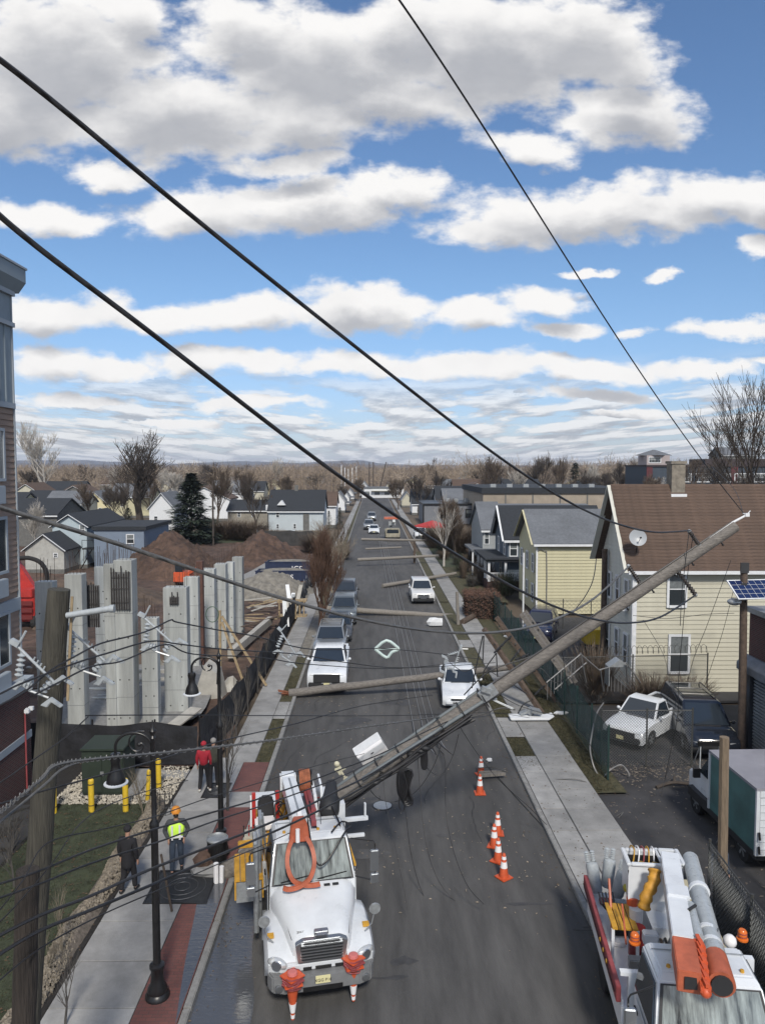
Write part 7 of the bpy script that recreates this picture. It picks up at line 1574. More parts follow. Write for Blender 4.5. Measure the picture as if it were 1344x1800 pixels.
def spacer(lb_, px, py, Y, rot, s=1.0, group='insulated cable brackets'):
    t = thing('cable_bracket', lb_, 'cable bracket', at(px, py, Y), group=group); t.rotation_euler = rot; t.scale = (s,)*3
    g = M['porc']
    B().tube([(-.42,0,.34),(-.3,0,.28),(.34,0,-.22)], [.03,.025,.022], 7).cbox((-.38,0,.36),(.16,.1,.08),(0,.4,0)).tube([(-.3,0,.38),(-.22,0,.58)], .02, 6).build('messenger_arm', g, t, smooth=50)
    for (a, c, n) in (((-.24,0,.2),(-.26,0,-.22),5), ((.28,0,-.22),(.16,0,-.42),3), ((-.02,0,-.32),(-.2,0,-.3),3)):
        bb = B(); skirts(bb, a, c, n, .07, .03); bb.build('insulator', g, t, smooth=40)
    for x, z in ((.44,-.16),(.3,-.56),(-.24,-.34)): B().prism([(-.14,-.08),(.02,.08),(.24,-.04),(.2,-.08),(.04,.0),(-.02,-.1)], -.035, .035, 'y').build('cable_clamp', M['porc'], t, loc=(x,0,z), bevel=.01)
    B().tube([(-.24,0,-.3),(-.05,0,-.42),(.28,0,-.5)], .02, 6).build('spacer_rod', g, t)
    bb = B()
    for k in range(4): bb.tube([(-.05+k*.06,0,.08-k*.045),(-.02+k*.06,0,.16-k*.045)], .014, 5)
    bb.build('bolt', g, t); return t
spacer('pale insulator bracket left of the mossy pole, nearest the brick wall', 62, 1172, 9.6, (0,R(8),0), .78)
spacer('pale insulator bracket just right of the mossy pole', 152, 1138, 10.9, (0,R(5),0), .85)
spacer('pale insulator bracket in front of the short free standing concrete column', 278, 1112, 14.5, (0,R(5),0), .9)
spacer('tangled pale insulator bracket in front of the parked wagon', 505, 1132, 19.5, (0,R(20),0), .85)
spacer('pale insulator bracket above the road beside the sedan', 800, 1160, 30, (0,R(70),0), 1.1)
# fibre storage loop on the wire
sn = thing('cable_storage_loop', 'pale green diamond shaped cable storage loop hung on the wire over the road', 'cable bracket', at(680, 1141, 22)); pts = [(-.36,0,0),(-.02,0,.26),(.3,0,.06),(.33,0,-.02),(.14,0,-.1),(-.02,0,-.26),(-.36,0,0)]; snm = mat('pale_green_metal', (.45,.55,.53), .5)
B().tube(cat(pts,3), .045, 7).tube([(-.36,0,0),(.34,0,.0)], .02, 6).build('frame', snm, sn, smooth=40)
# ================================================================ WIRES
def wires(lb_, pts, r, m=M['cable'], k=7, n=6, name='cable', group=None):
    P = [at(*p) for p in pts]; o = Vector(P[0]); C_ = cat([p - o for p in P], k)
    q = B().tube(C_, r, n).build(name, m, smooth=60, loc=o); tag(q, lb_, 'cable', group); return q
def smooth_px(pts, deg=5, n=22):
    x = np.array([p[0] for p in pts], float); y = np.array([p[1] for p in pts], float); m0 = x.mean(); s0 = x.std(); c = np.polyfit((x-m0)/s0, y, deg)
    xs = np.linspace(x[0], x[-1], n); return [(float(a), float(np.polyval(c, (a-m0)/s0))) for a in xs]
def ypath(pts, Y0, Y1):
    """depths along a straight run seen in perspective: 1/Y goes linearly with the picture distance"""
    s = [0]; 
    for i in range(1, len(pts)): s.append(s[-1] + math.hypot(pts[i][0]-pts[i-1][0], pts[i][1]-pts[i-1][1]))
    return [(p[0], p[1], 1/((1/Y0) + (1/Y1-1/Y0)*s[i]/s[-1])) for i, p in enumerate(pts)]
wires('upper heavy cable crossing the sky from the top left to the leaning pole', ypath(smooth_px([(-60,60),(0,108),(120,200),(240,298),(400,425),(560,567),(700,668),(800,742),(900,818),(980,872),(1040,905),(1100,926),(1150,935),(1190,936),(1212,932)]), 5.5, 21.2), .023)
wires('middle heavy cable running from the left edge down over the street', ypath(smooth_px([(-60,322),(0,377),(130,484),(280,598),(420,702),(560,809),(700,912),(800,975),(880,1018),(960,1060),(1040,1086),(1100,1096),(1150,1090),(1190,1070),(1221,1046)], 6), 5.5, 21.2), .024)
wires('lowest heavy cable sagging from the left edge to the leaning pole', ypath(smooth_px([(-60,870),(0,893),(120,927),(240,968),(360,1008),(480,1046),(580,1076),(680,1098),(780,1112),(880,1111),(950,1096),(1010,1073),(1060,1040),(1104,996)], 6), 7, 21.2), .027, M['cable_g'])
wires('thin wire falling from the top of the picture to the top of the leaning pole', ypath(smooth_px([(660,-60),(700,0),(760,85),(830,190),(900,300),(970,415),(1040,530),(1110,630),(1180,735),(1250,825),(1306,905)], 3), 8, 21.3), .013)
wires('thin wire from the leaning pole top over the roof to the right', ypath([(1306,905),(1290,860),(1250,820)], 21.3, 26), .008)
for lb2, pts, Y0, Y1, r_ in (
 ('insulated wire through the brackets, top one', [(-40,1262),(0,1240),(45,1215),(90,1178),(130,1155),(175,1132),(230,1118),(265,1107),(300,1090),(312,1094),(380,1107),(450,1119),(535,1140),(605,1142),(665,1140),(760,1148),(850,1160)], 8.5, 30, .013),
 ('insulated wire through the brackets, middle one', [(-40,1240),(0,1220),(30,1205),(80,1185),(150,1160),(200,1145),(250,1130),(280,1127),(312,1132),(400,1142),(520,1150),(610,1165),(700,1174),(800,1170),(870,1165)], 8.5, 32, .013),
 ('insulated wire through the brackets, lowest one', [(60,1222),(95,1204),(160,1172),(215,1162),(290,1133),(340,1150),(460,1156),(545,1168),(700,1175),(820,1163)], 9, 31, .012),
 ('thin straight wire at mid height across the street', [(150,1258),(300,1257),(450,1258),(700,1258),(860,1253),(930,1262)], 10, 30, .009),
 ('wire sloping up from the brick wall to the dark knob', [(-20,1390),(60,1335),(110,1300),(155,1260)], 8.5, 10, .009),
 ('lashed curly cable from the lower left to the leaning pole, upper', [(-20,1445),(30,1405),(72,1370),(100,1345),(180,1333),(300,1322),(450,1305),(560,1290),(700,1270),(790,1258)], 7, 21.5, .016),
 ('lashed curly cable curving along the brick wall, lower', [(-20,1462),(40,1412),(80,1378),(110,1352),(150,1338),(210,1330)], 7, 9.5, .015),
 ('fine wire from the pole knob over the lawn to the cable bundle', [(-10,1612),(40,1548),(84,1482),(180,1458),(268,1437),(360,1405),(450,1378),(560,1345),(640,1325)], 7.5, 20.5, .008),
 ('messenger wire over the dark coated person, upper', [(-20,1560),(67,1532),(160,1494),(268,1459),(360,1432),(450,1406),(540,1375),(600,1352),(670,1325),(740,1290),(800,1262)], 8, 21, .014),
 ('messenger wire over the dark coated person, lower', [(-20,1585),(67,1555),(160,1518),(285,1478),(370,1446),(450,1420),(530,1392),(600,1365),(680,1325)], 8, 20.8, .013),
 ('heavy black cable over the digger truck, upper', [(-20,1655),(67,1611),(160,1575),(268,1527),(370,1488),(450,1457),(520,1427),(590,1392),(650,1362),(720,1318),(790,1275)], 8, 20.8, .02),
 ('heavy black cable over the digger truck, lower', [(-20,1690),(67,1638),(160,1600),(280,1550),(370,1510),(450,1476),(530,1440),(600,1405),(660,1372),(700,1352)], 8, 20.6, .022),
 ('heavy black cable crossing the lawn at the lower left, beside the cut pole', [(-20,1420),(60,1395),(160,1368),(280,1335),(400,1300),(520,1272),(640,1240),(760,1222)], 7.5, 24, .01),
 ('thin cable crossing the lower left corner below the heavy cables', [(-20,1740),(70,1668),(180,1608),(300,1556),(400,1512),(480,1478),(560,1440)], 8, 19, .01),
 ('slack wire drooping from the brick wall past the cut pole', [(-20,1640),(30,1590),(90,1520),(150,1440),(230,1400),(330,1372)], 7, 15, .008),
 ('drop wire hanging from the coil to the road, left of three', [(707,1392),(714,1440),(722,1500),(740,1565),(765,1600),(830,1620),(940,1632),(1050,1636)], 20.4, 17.5, .009),
 ('drop wire hanging from the bundle to the road, middle of three', [(733,1320),(738,1390),(745,1463),(762,1530),(795,1580),(860,1612),(950,1628),(1048,1630)], 20.6, 17.7, .009),
 ('drop wire hanging from the bundle to the road, right of three', [(764,1290),(768,1310),(782,1340),(783,1420),(795,1490),(820,1555),(850,1590)], 20.7, 18.2, .01),
 ('thin drop wire falling beside the hanging coil, leftmost', [(672,1345),(676,1400),(690,1470),(705,1540),(716,1600)], 20.5, 18, .007),
 ('loop of black wire drooping below the fallen pole bundle', [(640,1372),(660,1400),(690,1410),(730,1392),(760,1350),(775,1310)], 20.6, 20.8, .01),
 ('second loop of black wire drooping below the pole, further right', [(742,1322),(752,1352),(775,1362),(795,1330),(806,1290)], 20.7, 20.9, .009),
 ('black wire slung from the broken clamp across the grass strip', [(862,1210),(900,1235),(940,1250),(985,1262),(1030,1300),(1058,1350)], 21.5, 26, .01),
 ('thin wire hanging from the leaning pole to the green fence', [(985,1130),(992,1175),(1000,1220),(1012,1280)], 21.5, 25, .01),
 ('tangled wire between the two dark crossarms and the fence', [(905,1150),(925,1185),(950,1175),(975,1200),(1000,1190),(1020,1230)], 33, 32, .018),
 ('slack black wire between the sedan and the crossarms', [(790,1165),(815,1180),(845,1172),(880,1190),(905,1182),(930,1205)], 33.5, 33, .018),
 ('wire arching from the lot fence over the white pickup', [(1130,1090),(1165,1150),(1180,1210),(1200,1262),(1180,1330),(1160,1400)], 30, 24, .01),
 ('curly wire piled on the right pavement by the looped wires', [(1030,1478),(1048,1455),(1078,1438),(1095,1428),(1080,1445),(1062,1462),(1050,1480),(1075,1492),(1110,1496)], 24, 23, .012),
 ('wire curving from the right pavement up to the lot', [(968,1440),(985,1452),(1005,1450),(1030,1432),(1068,1412)], 24, 25, .012),
 ('thin drop wire running down past the traffic cones', [(802,1268),(825,1305),(850,1340),(880,1375),(930,1420),(960,1450)], 21, 22.5, .008),
 ('service wire falling down the front of the yellow house', [(1218,938),(1208,1010),(1200,1100),(1192,1200),(1190,1262),(1170,1360),(1155,1440)], 21, 27, .01),
 ('slack wire slanting before the yellow house, left', [(1284,985),(1262,1045),(1240,1105),(1218,1160),(1205,1215)], 33, 35, .012),
 ('slack wire slanting before the yellow house, right', [(1288,1040),(1270,1110),(1250,1170),(1232,1225)], 33, 35, .012),
 ('nearly level wire across the front of the yellow house', [(1112,1082),(1160,1087),(1190,1086),(1240,1080),(1290,1078)], 35.5, 35.5, .014),
 ('hanging service cable beside the smaller yellow house', [(1050,950),(1044,1010),(1030,1045),(1005,1078)], 50, 40, .03),
 ('thin wire drooping from the upper insulator', [(1210,938),(1204,990),(1198,1040),(1195,1100)], 21, 21, .01),
 ('looped wire over the right pavement, upper', [(836,1417),(870,1412),(930,1415),(1000,1418),(1020,1400),(1040,1385),(1010,1370),(930,1375)], 25, 26.5, .02),
 ('looped wire over the right pavement, lower', [(836,1420),(870,1432),(920,1435),(1000,1430),(1010,1445),(990,1455),(975,1445),(1010,1425),(1070,1412)], 24.5, 25.2, .018)):
    wires(lb2, ypath(pts, Y0, Y1), r_, M['cable_g'] if 'lashed' in lb2 or 'looped' in lb2 else M['cable'])
# clothes-line like lashing on the curly cables
for lb2, pts, Y0, Y1 in (('wire lashing spiralled round the upper curly cable', [(0,1427),(72,1370),(100,1345),(180,1333),(300,1322),(450,1305),(560,1290),(700,1270)], 7.1, 20.5),):
    P = cat([at(*p) for p in ypath(pts, Y0, Y1)], 60); o = P[0]; Q = []
    for i, p in enumerate(P): Q.append(p - o + Vector((0, .03*math.cos(i*1.1), .03*math.sin(i*1.1))))
    tag(B().tube(Q, .006, 3, False).build('cable', M['wire_g'], loc=o), lb2, 'cable')
# wires lying along the road
for i, (x0, lb2) in enumerate(((1.75,'leftmost'),(2.15,'second'),(2.42,'third'),(2.72,'rightmost'))):
    pts = [at(*((745+i*6, 1300, 21.0))), Vector((x0+.05,25.5,1.4)), Vector((x0,29,.5)), Vector((x0,34,.05)), Vector((x0-.1,45,.02)), Vector((x0-.25,60,.02)), Vector((x0-.5,85,.02)), Vector((x0-.9,125,.02)), Vector((x0-1.1,200,.02))]
    o = pts[0]; tag(B().tube(cat([p-o for p in pts],6), .022, 5).build('cable', M['wire_g'], loc=o), lb2 + ' of the four fallen wires lying along the road', 'cable', 'fallen wires along the road')
tag(B().tube([gp(860,1350,.02)*1.0, gp(905,1400,.02), gp(960,1460,.02)], .012, 5).build('cable', M['cable'], ), 'thin black cord lying across the right kerb by the cones', 'cable')
# loose loops on the ground by the fence
for i, (pts, lb2) in enumerate(((((1060,1236,31),(1048,1255,29),(1040,1290,28),(1037,1320,27.4),(1045,1352,27),(1058,1368,26.6),(1070,1355,26.6),(1090,1345,26.8),(1102,1355,26.6),(1106,1365,26.5)), 'pale thick cable looping over the corner of the green fence'),)):
    wires(lb2, pts, .03, M['wire_g'])
# snow-shoe etc: small coil on the column
cg = thing('green_hose', 'coil of green hose hanging on a stake among the concrete columns', 'hose', at(373,1080,30)); B().tube([(.26*math.cos(a),0,.32*math.sin(a)) for a in [2*math.pi*j/20 for j in range(21)]], .02, 6).build('coil', mat('hose_green', (.06,.10,.07), .6), cg, smooth=50)
# ================================================================ CONES
cone = None
for i, (px, py, lb_) in enumerate(((843,1395,'traffic cone beside the broken crossarm, front of that pair'), (845,1362,'traffic cone standing behind the first of the rear pair'), (885,1543,'nearest traffic cone, alone at the front of the line'), (875,1514,'traffic cone second from the front'), (868,1488,'traffic cone third from the front'), (874,1466,'rearmost traffic cone of the near line, tallest looking'))):
    p = gp(px, py, .01)
    if cone is None:
        cone = thing('traffic_cone', lb_, 'traffic cone', p, group='orange traffic cones on the road')
        B().box(-.19,-.19,0,.19,.19,.035).build('base', M['orange'], cone, bevel=.01); B().lathe([(.135,.036),(.045,.68),(.03,.7)], n=18).build('body', M['orange'], cone, smooth=50)
        B().lathe([(.1025,.3),(.078,.47)], n=18).lathe([(.068,.54),(.057,.62)], n=18).build('reflective_collar', M['refl'], cone)
    else: dup(cone, p, rz=.3*i, label=lb_)
# ================================================================ PEOPLE
def skin(name, verts, edges, radii, m, parent=None, sub=2):
    me = bpy.data.meshes.new(name); me.from_pydata([Vector(v) for v in verts], edges, []); o = bpy.data.objects.new(name, me); COL.objects.link(o)
    o.modifiers.new('s', 'SKIN'); 
    for i, r_ in enumerate(radii): me.skin_vertices[0].data[i].radius = (r_, r_) if not isinstance(r_, tuple) else r_
    me.skin_vertices[0].data[0].use_root = True
    s = o.modifiers.new('u', 'SUBSURF'); s.levels = sub; s.render_levels = sub
    dg = bpy.context.evaluated_depsgraph_get(); dg.update(); nm = bpy.data.meshes.new_from_object(o.evaluated_get(dg)); bpy.data.objects.remove(o)
    nm.materials.clear(); nm.materials.append(m); nm.polygons.foreach_set('use_smooth', [True]*len(nm.polygons)); q = bpy.data.objects.new(name, nm); COL.objects.link(q)
    if parent: q.parent = parent
    return q
skinm = mat('skin', (.36,.21,.15), .6)
def person(lb_, loc, rz, top, bottom, topm, botm, hair, shoe, stride=.12, arm='down', hips=False, long=False, height=1.76, armpose=None):
    t = thing('person', lb_, 'person', loc, rz, sc=height/1.76)
    H = {'pelvis':(0,0,.95),'waist':(0,.0,1.08),'chest':(0,0,1.32),'neck':(0,0,1.5),'head0':(0,-.015,1.58),'head1':(0,-.02,1.70)}
    # standing legs, one ahead
    L = dict(hipL=(-.1,0,.9), kneeL=(-.11,-stride*.6-.02,.5), ankL=(-.12,-stride+.02,.09), toeL=(-.13,-stride-.14,.035), hipR=(.1,0,.9), kneeR=(.11,stride*.3-.02,.5), ankR=(.12,stride+.03,.1), toeR=(.13,stride-.12,.035))
    if arm == 'pockets': A = dict(shL=(-.2,0,1.43), elL=(-.32,.06,1.17), haL=(-.2,-.07,.98), shR=(.2,0,1.43), elR=(.32,.06,1.17), haR=(.2,-.07,.98))
    elif arm == 'down': A = dict(shL=(-.2,0,1.43), elL=(-.25,.02,1.15), haL=(-.25,-.06,.9), shR=(.2,0,1.43), elR=(.25,.02,1.15), haR=(.25,-.06,.9))
    else: A = dict(shL=(-.2,0,1.43), elL=(-.25,.04,1.16), haL=(-.2,-.16,.98), shR=(.2,0,1.43), elR=(.25,.06,1.16), haR=(.26,.02,.9))
    P = {**H, **L, **A}; names = list(P)
    E = [('pelvis','waist'),('waist','chest'),('chest','neck'),('neck','head0'),('head0','head1'),('pelvis','hipL'),('hipL','kneeL'),('kneeL','ankL'),('ankL','toeL'),('pelvis','hipR'),('hipR','kneeR'),('kneeR','ankR'),('ankR','toeR'),('chest','shL'),('shL','elL'),('elL','haL'),('chest','shR'),('shR','elR'),('elR','haR')]
    # hands: palm tip plus five fingers
    rad = {'pelvis':.13,'waist':.12,'chest':.14,'neck':.055,'head0':.075,'head1':.085,'hipL':.09,'hipR':.09,'kneeL':.06,'kneeR':.06,'ankL':.04,'ankR':.04,'toeL':.04,'toeR':.04,'shL':.065,'shR':.065,'elL':.045,'elR':.045,'haL':.03,'haR':.03}
    for s, h in ((-1,'haL'),(1,'haR')):
        hp = Vector(P[h]); P[h+'p'] = hp + Vector((0,-.01,-.07)); rad[h+'p'] = .035; E.append((h, h+'p'))
        for k in range(4):
            f = h+'f%d' % k; P[f] = hp + Vector((s*.005, -.04+k*.022, -.15-(.012 if k in (1,2) else 0))); rad[f] = .009; E.append((h+'p', f))
        P[h+'t'] = hp + Vector((-s*.02,-.07,-.09)); rad[h+'t'] = .01; E.append((h+'p', h+'t'))
    names = list(P); ix = {n: i for i, n in enumerate(names)}
    skin('body', [P[n] for n in names], [(ix[a], ix[b]) for a, b in E], [rad[n]*.94 for n in names], skinm, t)
    def part(nm, ns, es, k, m, ov={}):
        ii = {n: i for i, n in enumerate(ns)}; return skin(nm, [ov.get(n, P.get(n)) for n in ns], [(ii[a], ii[b]) for a, b in es], [k.get(n, rad.get(n, .08)+.018) for n in ns], m, t)
    part('trousers', ['pelvis','waist','hipL','kneeL','ankL','hipR','kneeR','ankR'], [('pelvis','waist'),('pelvis','hipL'),('hipL','kneeL'),('kneeL','ankL'),('pelvis','hipR'),('hipR','kneeR'),('kneeR','ankR')], {'pelvis':.15,'waist':.135,'kneeL':.08,'kneeR':.08,'ankL':.068,'ankR':.068,'hipL':.105,'hipR':.105}, botm)
    low = (0,0,.62) if long else (0,0,.93)
    part('coat' if long else 'jacket', ['chest','waist','hem','neckb','shL','elL','haL','shR','elR','haR'], [('chest','waist'),('waist','hem'),('chest','neckb'),('chest','shL'),('shL','elL'),('elL','haL'),('chest','shR'),('shR','elR'),('elR','haR')],
        {'chest':.175,'waist':.165,'hem':.2 if long else .165,'neckb':.075,'shL':.085,'shR':.085,'elL':.066,'elR':.066,'haL':.048,'haR':.048}, topm, {'hem':low,'neckb':(0,0,1.47)})
    for s, a, toe in ((-1,'ankL','toeL'),(1,'ankR','toeR')):
        q = Vector(P[a]); e = Vector(P[toe]); skin('shoe', [q+Vector((0,.04,-.03)), e+Vector((0,-.02,.012))], [(0,1)], [.055,.045], shoe, t)
    # face: nose, eyes, ears
    hd = Vector(P['head1']); B().ball(hd+Vector((0,-.095,-.035)), .016, 6, 4, (1,1.2,1.5)).build('nose', skinm, t, smooth=60)
    for s in (-1,1): B().ball(hd+Vector((s*.032,-.082,0)), .011, 6, 4).build('eye', M['black'], t); B().ball(hd+Vector((s*.088,0,-.02)), .022, 6, 4, (.4,.8,1.3)).build('ear', skinm, t, smooth=60)
    B().cbox(hd+Vector((0,-.085,-.065)), (.045,.012,.01)).build('mouth', mat('lips', (.25,.09,.08), .6), t)
    if hair == 'helmet':
        B().lathe([(.135,.0),(.13,.02),(.12,.07),(.085,.13),(.02,.15)], c=hd+Vector((0,-.005,.02)), n=18).build('hard_hat', mat('hat_orange', (.55,.22,.03), .4), t, smooth=50); B().cbox(hd+Vector((0,-.14,.03)), (.18,.09,.015)).build('hat_brim', mat('hat_orange', (.55,.22,.03), .4), t)
        B().ball(hd+Vector((0,-.03,-.08)), .07, 8, 5, (1,1,.9)).build('face_cover', M['plastic'], t, smooth=60)
    else: B().ball(hd+Vector((0,.015,.025)), .105, 12, 8, (.98,1.02,.95)).build('hood' if hair == 'hood' else 'hair', {'hood':topm,'grey':mat('grey_hair', (.25,.24,.23), .9),'dark':M['black'],'red':topm}[hair], t, smooth=60)
    return t
jean = mat('blue_jeans', (.035,.05,.075), .9, ns=8, na=.3); blk = mat('black_cloth', (.012,.012,.015), .9, ns=5, na=.3); shoe_w = mat('white_shoe', (.45,.45,.43), .7)
w1 = person('worker in an orange hard hat and lime hi-vis vest looking down on the pavement', gp(311,1533,.14), R(12), None, None, mat('dark_hoodie', (.05,.055,.06), .9), jean, 'helmet', M['black'], .14, 'pockets', height=1.8)
vq = B(); 
skin('vest', [(0,0,.98),(0,0,1.1),(0,0,1.3),(0,0,1.44),(-.17,0,1.43),(.17,0,1.43)], [(0,1),(1,2),(2,3),(2,4),(2,5)], [.215,.215,.25,.13,.135,.135], M['hivis'], w1)
B().cbox((-.1,-.19,1.2),(.05,.012,.42),(R(4),0,0)).cbox((.1,-.19,1.2),(.05,.012,.42),(R(4),0,0)).cbox((0,-.2,1.08),(.36,.012,.05)).build('reflective_stripe', M['refl'], w1)
person('person in a long black hooded coat walking away on the left pavement', gp(226,1568,.14), R(165), None, None, blk, blk, 'hood', M['black'], .14, 'down', long=True, height=1.78)
person('person in a red jacket and dark trousers walking away', gp(359,1390,.14), R(175), None, None, mat('red_jacket', (.33,.015,.03), .8, ns=5, na=.2), blk, 'red', shoe_w, .13, 'down', height=1.72)
person('grey haired person in an olive coat beside the red jacket', gp(376,1388,.14), R(190), None, None, mat('olive_coat', (.045,.045,.035), .9, ns=5, na=.3), blk, 'grey', shoe_w, .12, 'down', height=1.8)
w3 = person('crew member in a dark blue cap standing behind the bucket truck', gp(1262,1600,.02), R(20), None, None, mat('navy_jacket', (.03,.04,.06), .9), blk, 'dark', M['black'], .1, 'down', height=1.8)
for i, (px, py, lb2) in enumerate(((527,955,'worker in a hi-vis jacket beside the far white pickup, left of two'), (533,956,'worker in a hi-vis jacket beside the far white pickup, right of two'))):
    person(lb2, gp(px, py, 0), R(40*i), None, None, M['hivis'], blk, 'dark', M['black'], .1, 'down')
# ================================================================ TREES
bare_tree('big bare spreading tree standing above the houses on the left', (at(246,900,125).x, 125, 0), 20, M['bark_d'], levels=5, seed=12, spread=.8, trunk_f=.24, up=.16, kids_=4, r0=.55, minr=.02, sc=(1.5,1.5,1.28))
bare_tree('pale leafless sycamore rising behind the cream house', (at(86,900,180).x, 180, 0), 21, M['bark_l'], levels=6, seed=4, spread=.5, trunk_f=.3, up=.12, kids_=3, r0=.4, sc=(1.15,1.15,1.12))
bare_tree('large bare tree at the right edge behind the brown roof', (at(1340,860,60).x, 60, 0), 24, M['bark_d'], levels=5, seed=21, spread=.52, trunk_f=.27, up=.1, kids_=4, r0=.42, minr=.014)
bare_tree('leafless brown street tree beside the black fence on the left pavement', gp(563,1120,.1), 9.6, mat('brown_twigs', (.085,.05,.035), .95), levels=6, seed=9, spread=.42, trunk_f=.3, up=.2, kids_=4, r0=.2, sc=(.85,.85,.85))
bare_tree('pale barked leafless tree leaning over the road past the brown one', gp(583,1040,.1), 7.2, mat('pale_twigs', (.20,.17,.13), .95), levels=5, seed=14, spread=.7, trunk_f=.3, up=.05, kids_=4, r0=.13)
bare_tree('small leafless tree in a dirt ring on the far left pavement', gp(597,1030,.1), 6.5, M['bark'], levels=5, seed=15, spread=.5, trunk_f=.35, kids_=3, r0=.11)
bare_tree('vine covered bare tree beside the grey flat roofed building', (at(800,940,92).x, 92, 0), 10.5, M['bark'], levels=6, seed=31, spread=.5, trunk_f=.25, kids_=4, r0=.25)
bare_tree('bare bush-like tree in front of the pale grey house', (at(825,985,80).x, 80, 0), 6, M['bark'], levels=5, seed=33, spread=.7, trunk_f=.15, kids_=4, r0=.12)
bare_tree('dead leaning tree among the right hand gardens', (at(780,960,85).x, 85, 0), 8, M['bark_l'], levels=4, seed=35, spread=.4, trunk_f=.4, r0=.16)
for i, (px, Y, h, m, sd_) in enumerate(((60,100,8,'bark_l',41),(200,150,9,'bark_d',42),(222,140,10,'bark_d',43),(450,128,12,'bark_d',44),(160,150,10,'bark',45),(380,135,13,'bark',46),(700,200,10,'bark',47),(735,180,11,'bark_d',48),(870,200,16,'bark',49),(950,230,18,'bark_d',50),(985,220,16,'bark',51),(930,150,8,'bark',52),(1090,240,15,'bark_d',53),(1215,190,17,'bark',54),(1260,160,16,'bark_d',55),(600,210,8,'bark_d',56),(630,250,9,'bark',57),(905,205,13,'bark_l',58),(1040,260,15,'bark_l',59),(1000,200,10,'bark',60),(430,190,13,'bark',61),(310,200,12,'bark_l',62),(265,170,11,'bark',63),(500,210,11,'bark',64),(1150,200,11,'bark',65),(1300,120,13,'bark_d',66))):
    lbs = 'bare tree number'
    where = ['by the apartment building corner','left of the big bare tree','just right of the cream gabled house','behind the grey shed roofed house','before the cream gable','beside the conifer','near the street end, right','by the small dark roofed house','over the warehouse, left','tall and dark over the warehouse','over the warehouse, centre','close before the warehouse wall','round crowned and dark near the factory','in front of the factory windows','by the factory roof','beside the far left porches','at the far street end','pale, left of the tall dark one','pale, beyond the warehouse','short, at the warehouse corner','left of the wide black roofed house','pale, behind the tall earth pile','behind the white cottage','behind the wide black roofed house','at the left end of the factory','low before the large right edge tree'][i]
    bare_tree('leafless tree ' + where, (at(px,900,Y).x, Y, 0), h, M[m], levels=5, seed=sd_, spread=.55, trunk_f=.3, kids_=4, r0=h*.02)
protos = []
for k in range(5):
    protos.append(bare_tree('leafless tree on the skyline among the houses', (at([150,350,470,760,1000][k],880,300).x, 300 + k*12, 0), 20 + k, M[['bark','bark_d','bark_l','bark','bark_d'][k]], levels=5, seed=100+k, spread=.6, trunk_f=.24, up=.1, kids_=4, r0=.36, minr=.03))
    protos[-1]['group'] = 'leafless trees on the skyline'
rt = random.Random(44)
for i in range(62):
    px = rt.choice([rt.uniform(30, 600), rt.uniform(720, 1340)]); Y = rt.uniform(200, 420); q = at(px, 880, Y)
    s_ = rt.uniform(.5,.86)*(1.12 if px > 850 else 1)
    dup(protos[i % 5], (q.x, Y, 0), rt.uniform(0, 6.28), sc=(s_*1.1, s_*1.1, s_))
def conifer(lb_, loc, h, r_, seed, n=2600):
    t = thing('conifer_tree', lb_, 'tree', loc); rr = random.Random(seed); B().tube([(0,0,-.1),(0,0,h*.97)], [h*.02,.04], 7).build('trunk', M['bark_d'], t); b = B()
    for i in range(n):
        z = h*(.06 + .94*rr.random()**1.15); k = 1 - z/h; a = rr.uniform(0,6.283); lay_ = .62+.22*math.sin(z*3.6+rr.random())+.28*math.sin(a*3+z*1.3+seed)*math.sin(z*.9); q = r_*(k**.75)*max(.2,lay_)*rr.uniform(.3,1.1)
        c = Vector((q*math.cos(a), q*math.sin(a), z - q*.12)); d = Vector((math.cos(a), math.sin(a), rr.uniform(-.35,.25))).normalized()*rr.uniform(.35,.8)*(h/9); s = Vector((-math.sin(a), math.cos(a), rr.uniform(-.3,.3)))*rr.uniform(.08,.2)*(h/9)
        b.add([c-s, c+s, c+d+s*.3, c+d*1.1-s*.3], [(0,1,2,3)])
    b.build('crown', M['needle'], t); return t
conifer('tall dark conifer standing behind the highest earth pile', (at(337,940,112).x, 112, 0), 10.6, 5.6, 1, 6500)
conifer('small dark conifer left of the white cottage', (at(226,930,128).x, 128, 0), 4.6, 2.6, 2, 1600)
conifer('clipped dark evergreen by the far left porches, taller one', (at(597,930,140).x, 140, 0), 4.0, 1.3, 3, 900)
conifer('clipped dark evergreen by the far left porches, shorter one', (at(578,930,136).x, 136, 0), 3.6, 1.1, 4, 800)
conifer('green evergreen showing behind the warehouse trees', (at(1010,850,230).x, 230, 0), 13, 4.5, 5, 1500)
# shrubs and hedges
def shrub(name, lb_, loc, r_, h, n, L, w, m, seed, cat_='shrub', stem=True):
    t = thing(name, lb_, cat_, loc); rr = random.Random(seed); b = B()
    for i in range(n):
        a = rr.uniform(0,6.28); q = rr.random()**.5*r_; z = rr.random()*h; tip = Vector((q*math.cos(a)*1.1, q*math.sin(a)*1.1, z+rr.uniform(.1,.3)*h)); p = Vector((q*math.cos(a)*.5, q*math.sin(a)*.5, z*.5))
        d = (tip-p); s = Vector((-math.sin(a),math.cos(a),0))*w; b.add([p-s, p+s, tip], [(0,1,2)])
        e = p + d*.6; f = e + Vector((rr.uniform(-1,1),rr.uniform(-1,1),rr.uniform(.2,1)))*L*.4; b.add([e-s*.7, e+s*.7, f], [(0,1,2)])
    b.build('twigs', m, t); 
    if stem: B().tube([(0,0,-.05),(0,0,h*.6)], [.03,.015], 5).build('stem', m, t)
    return t
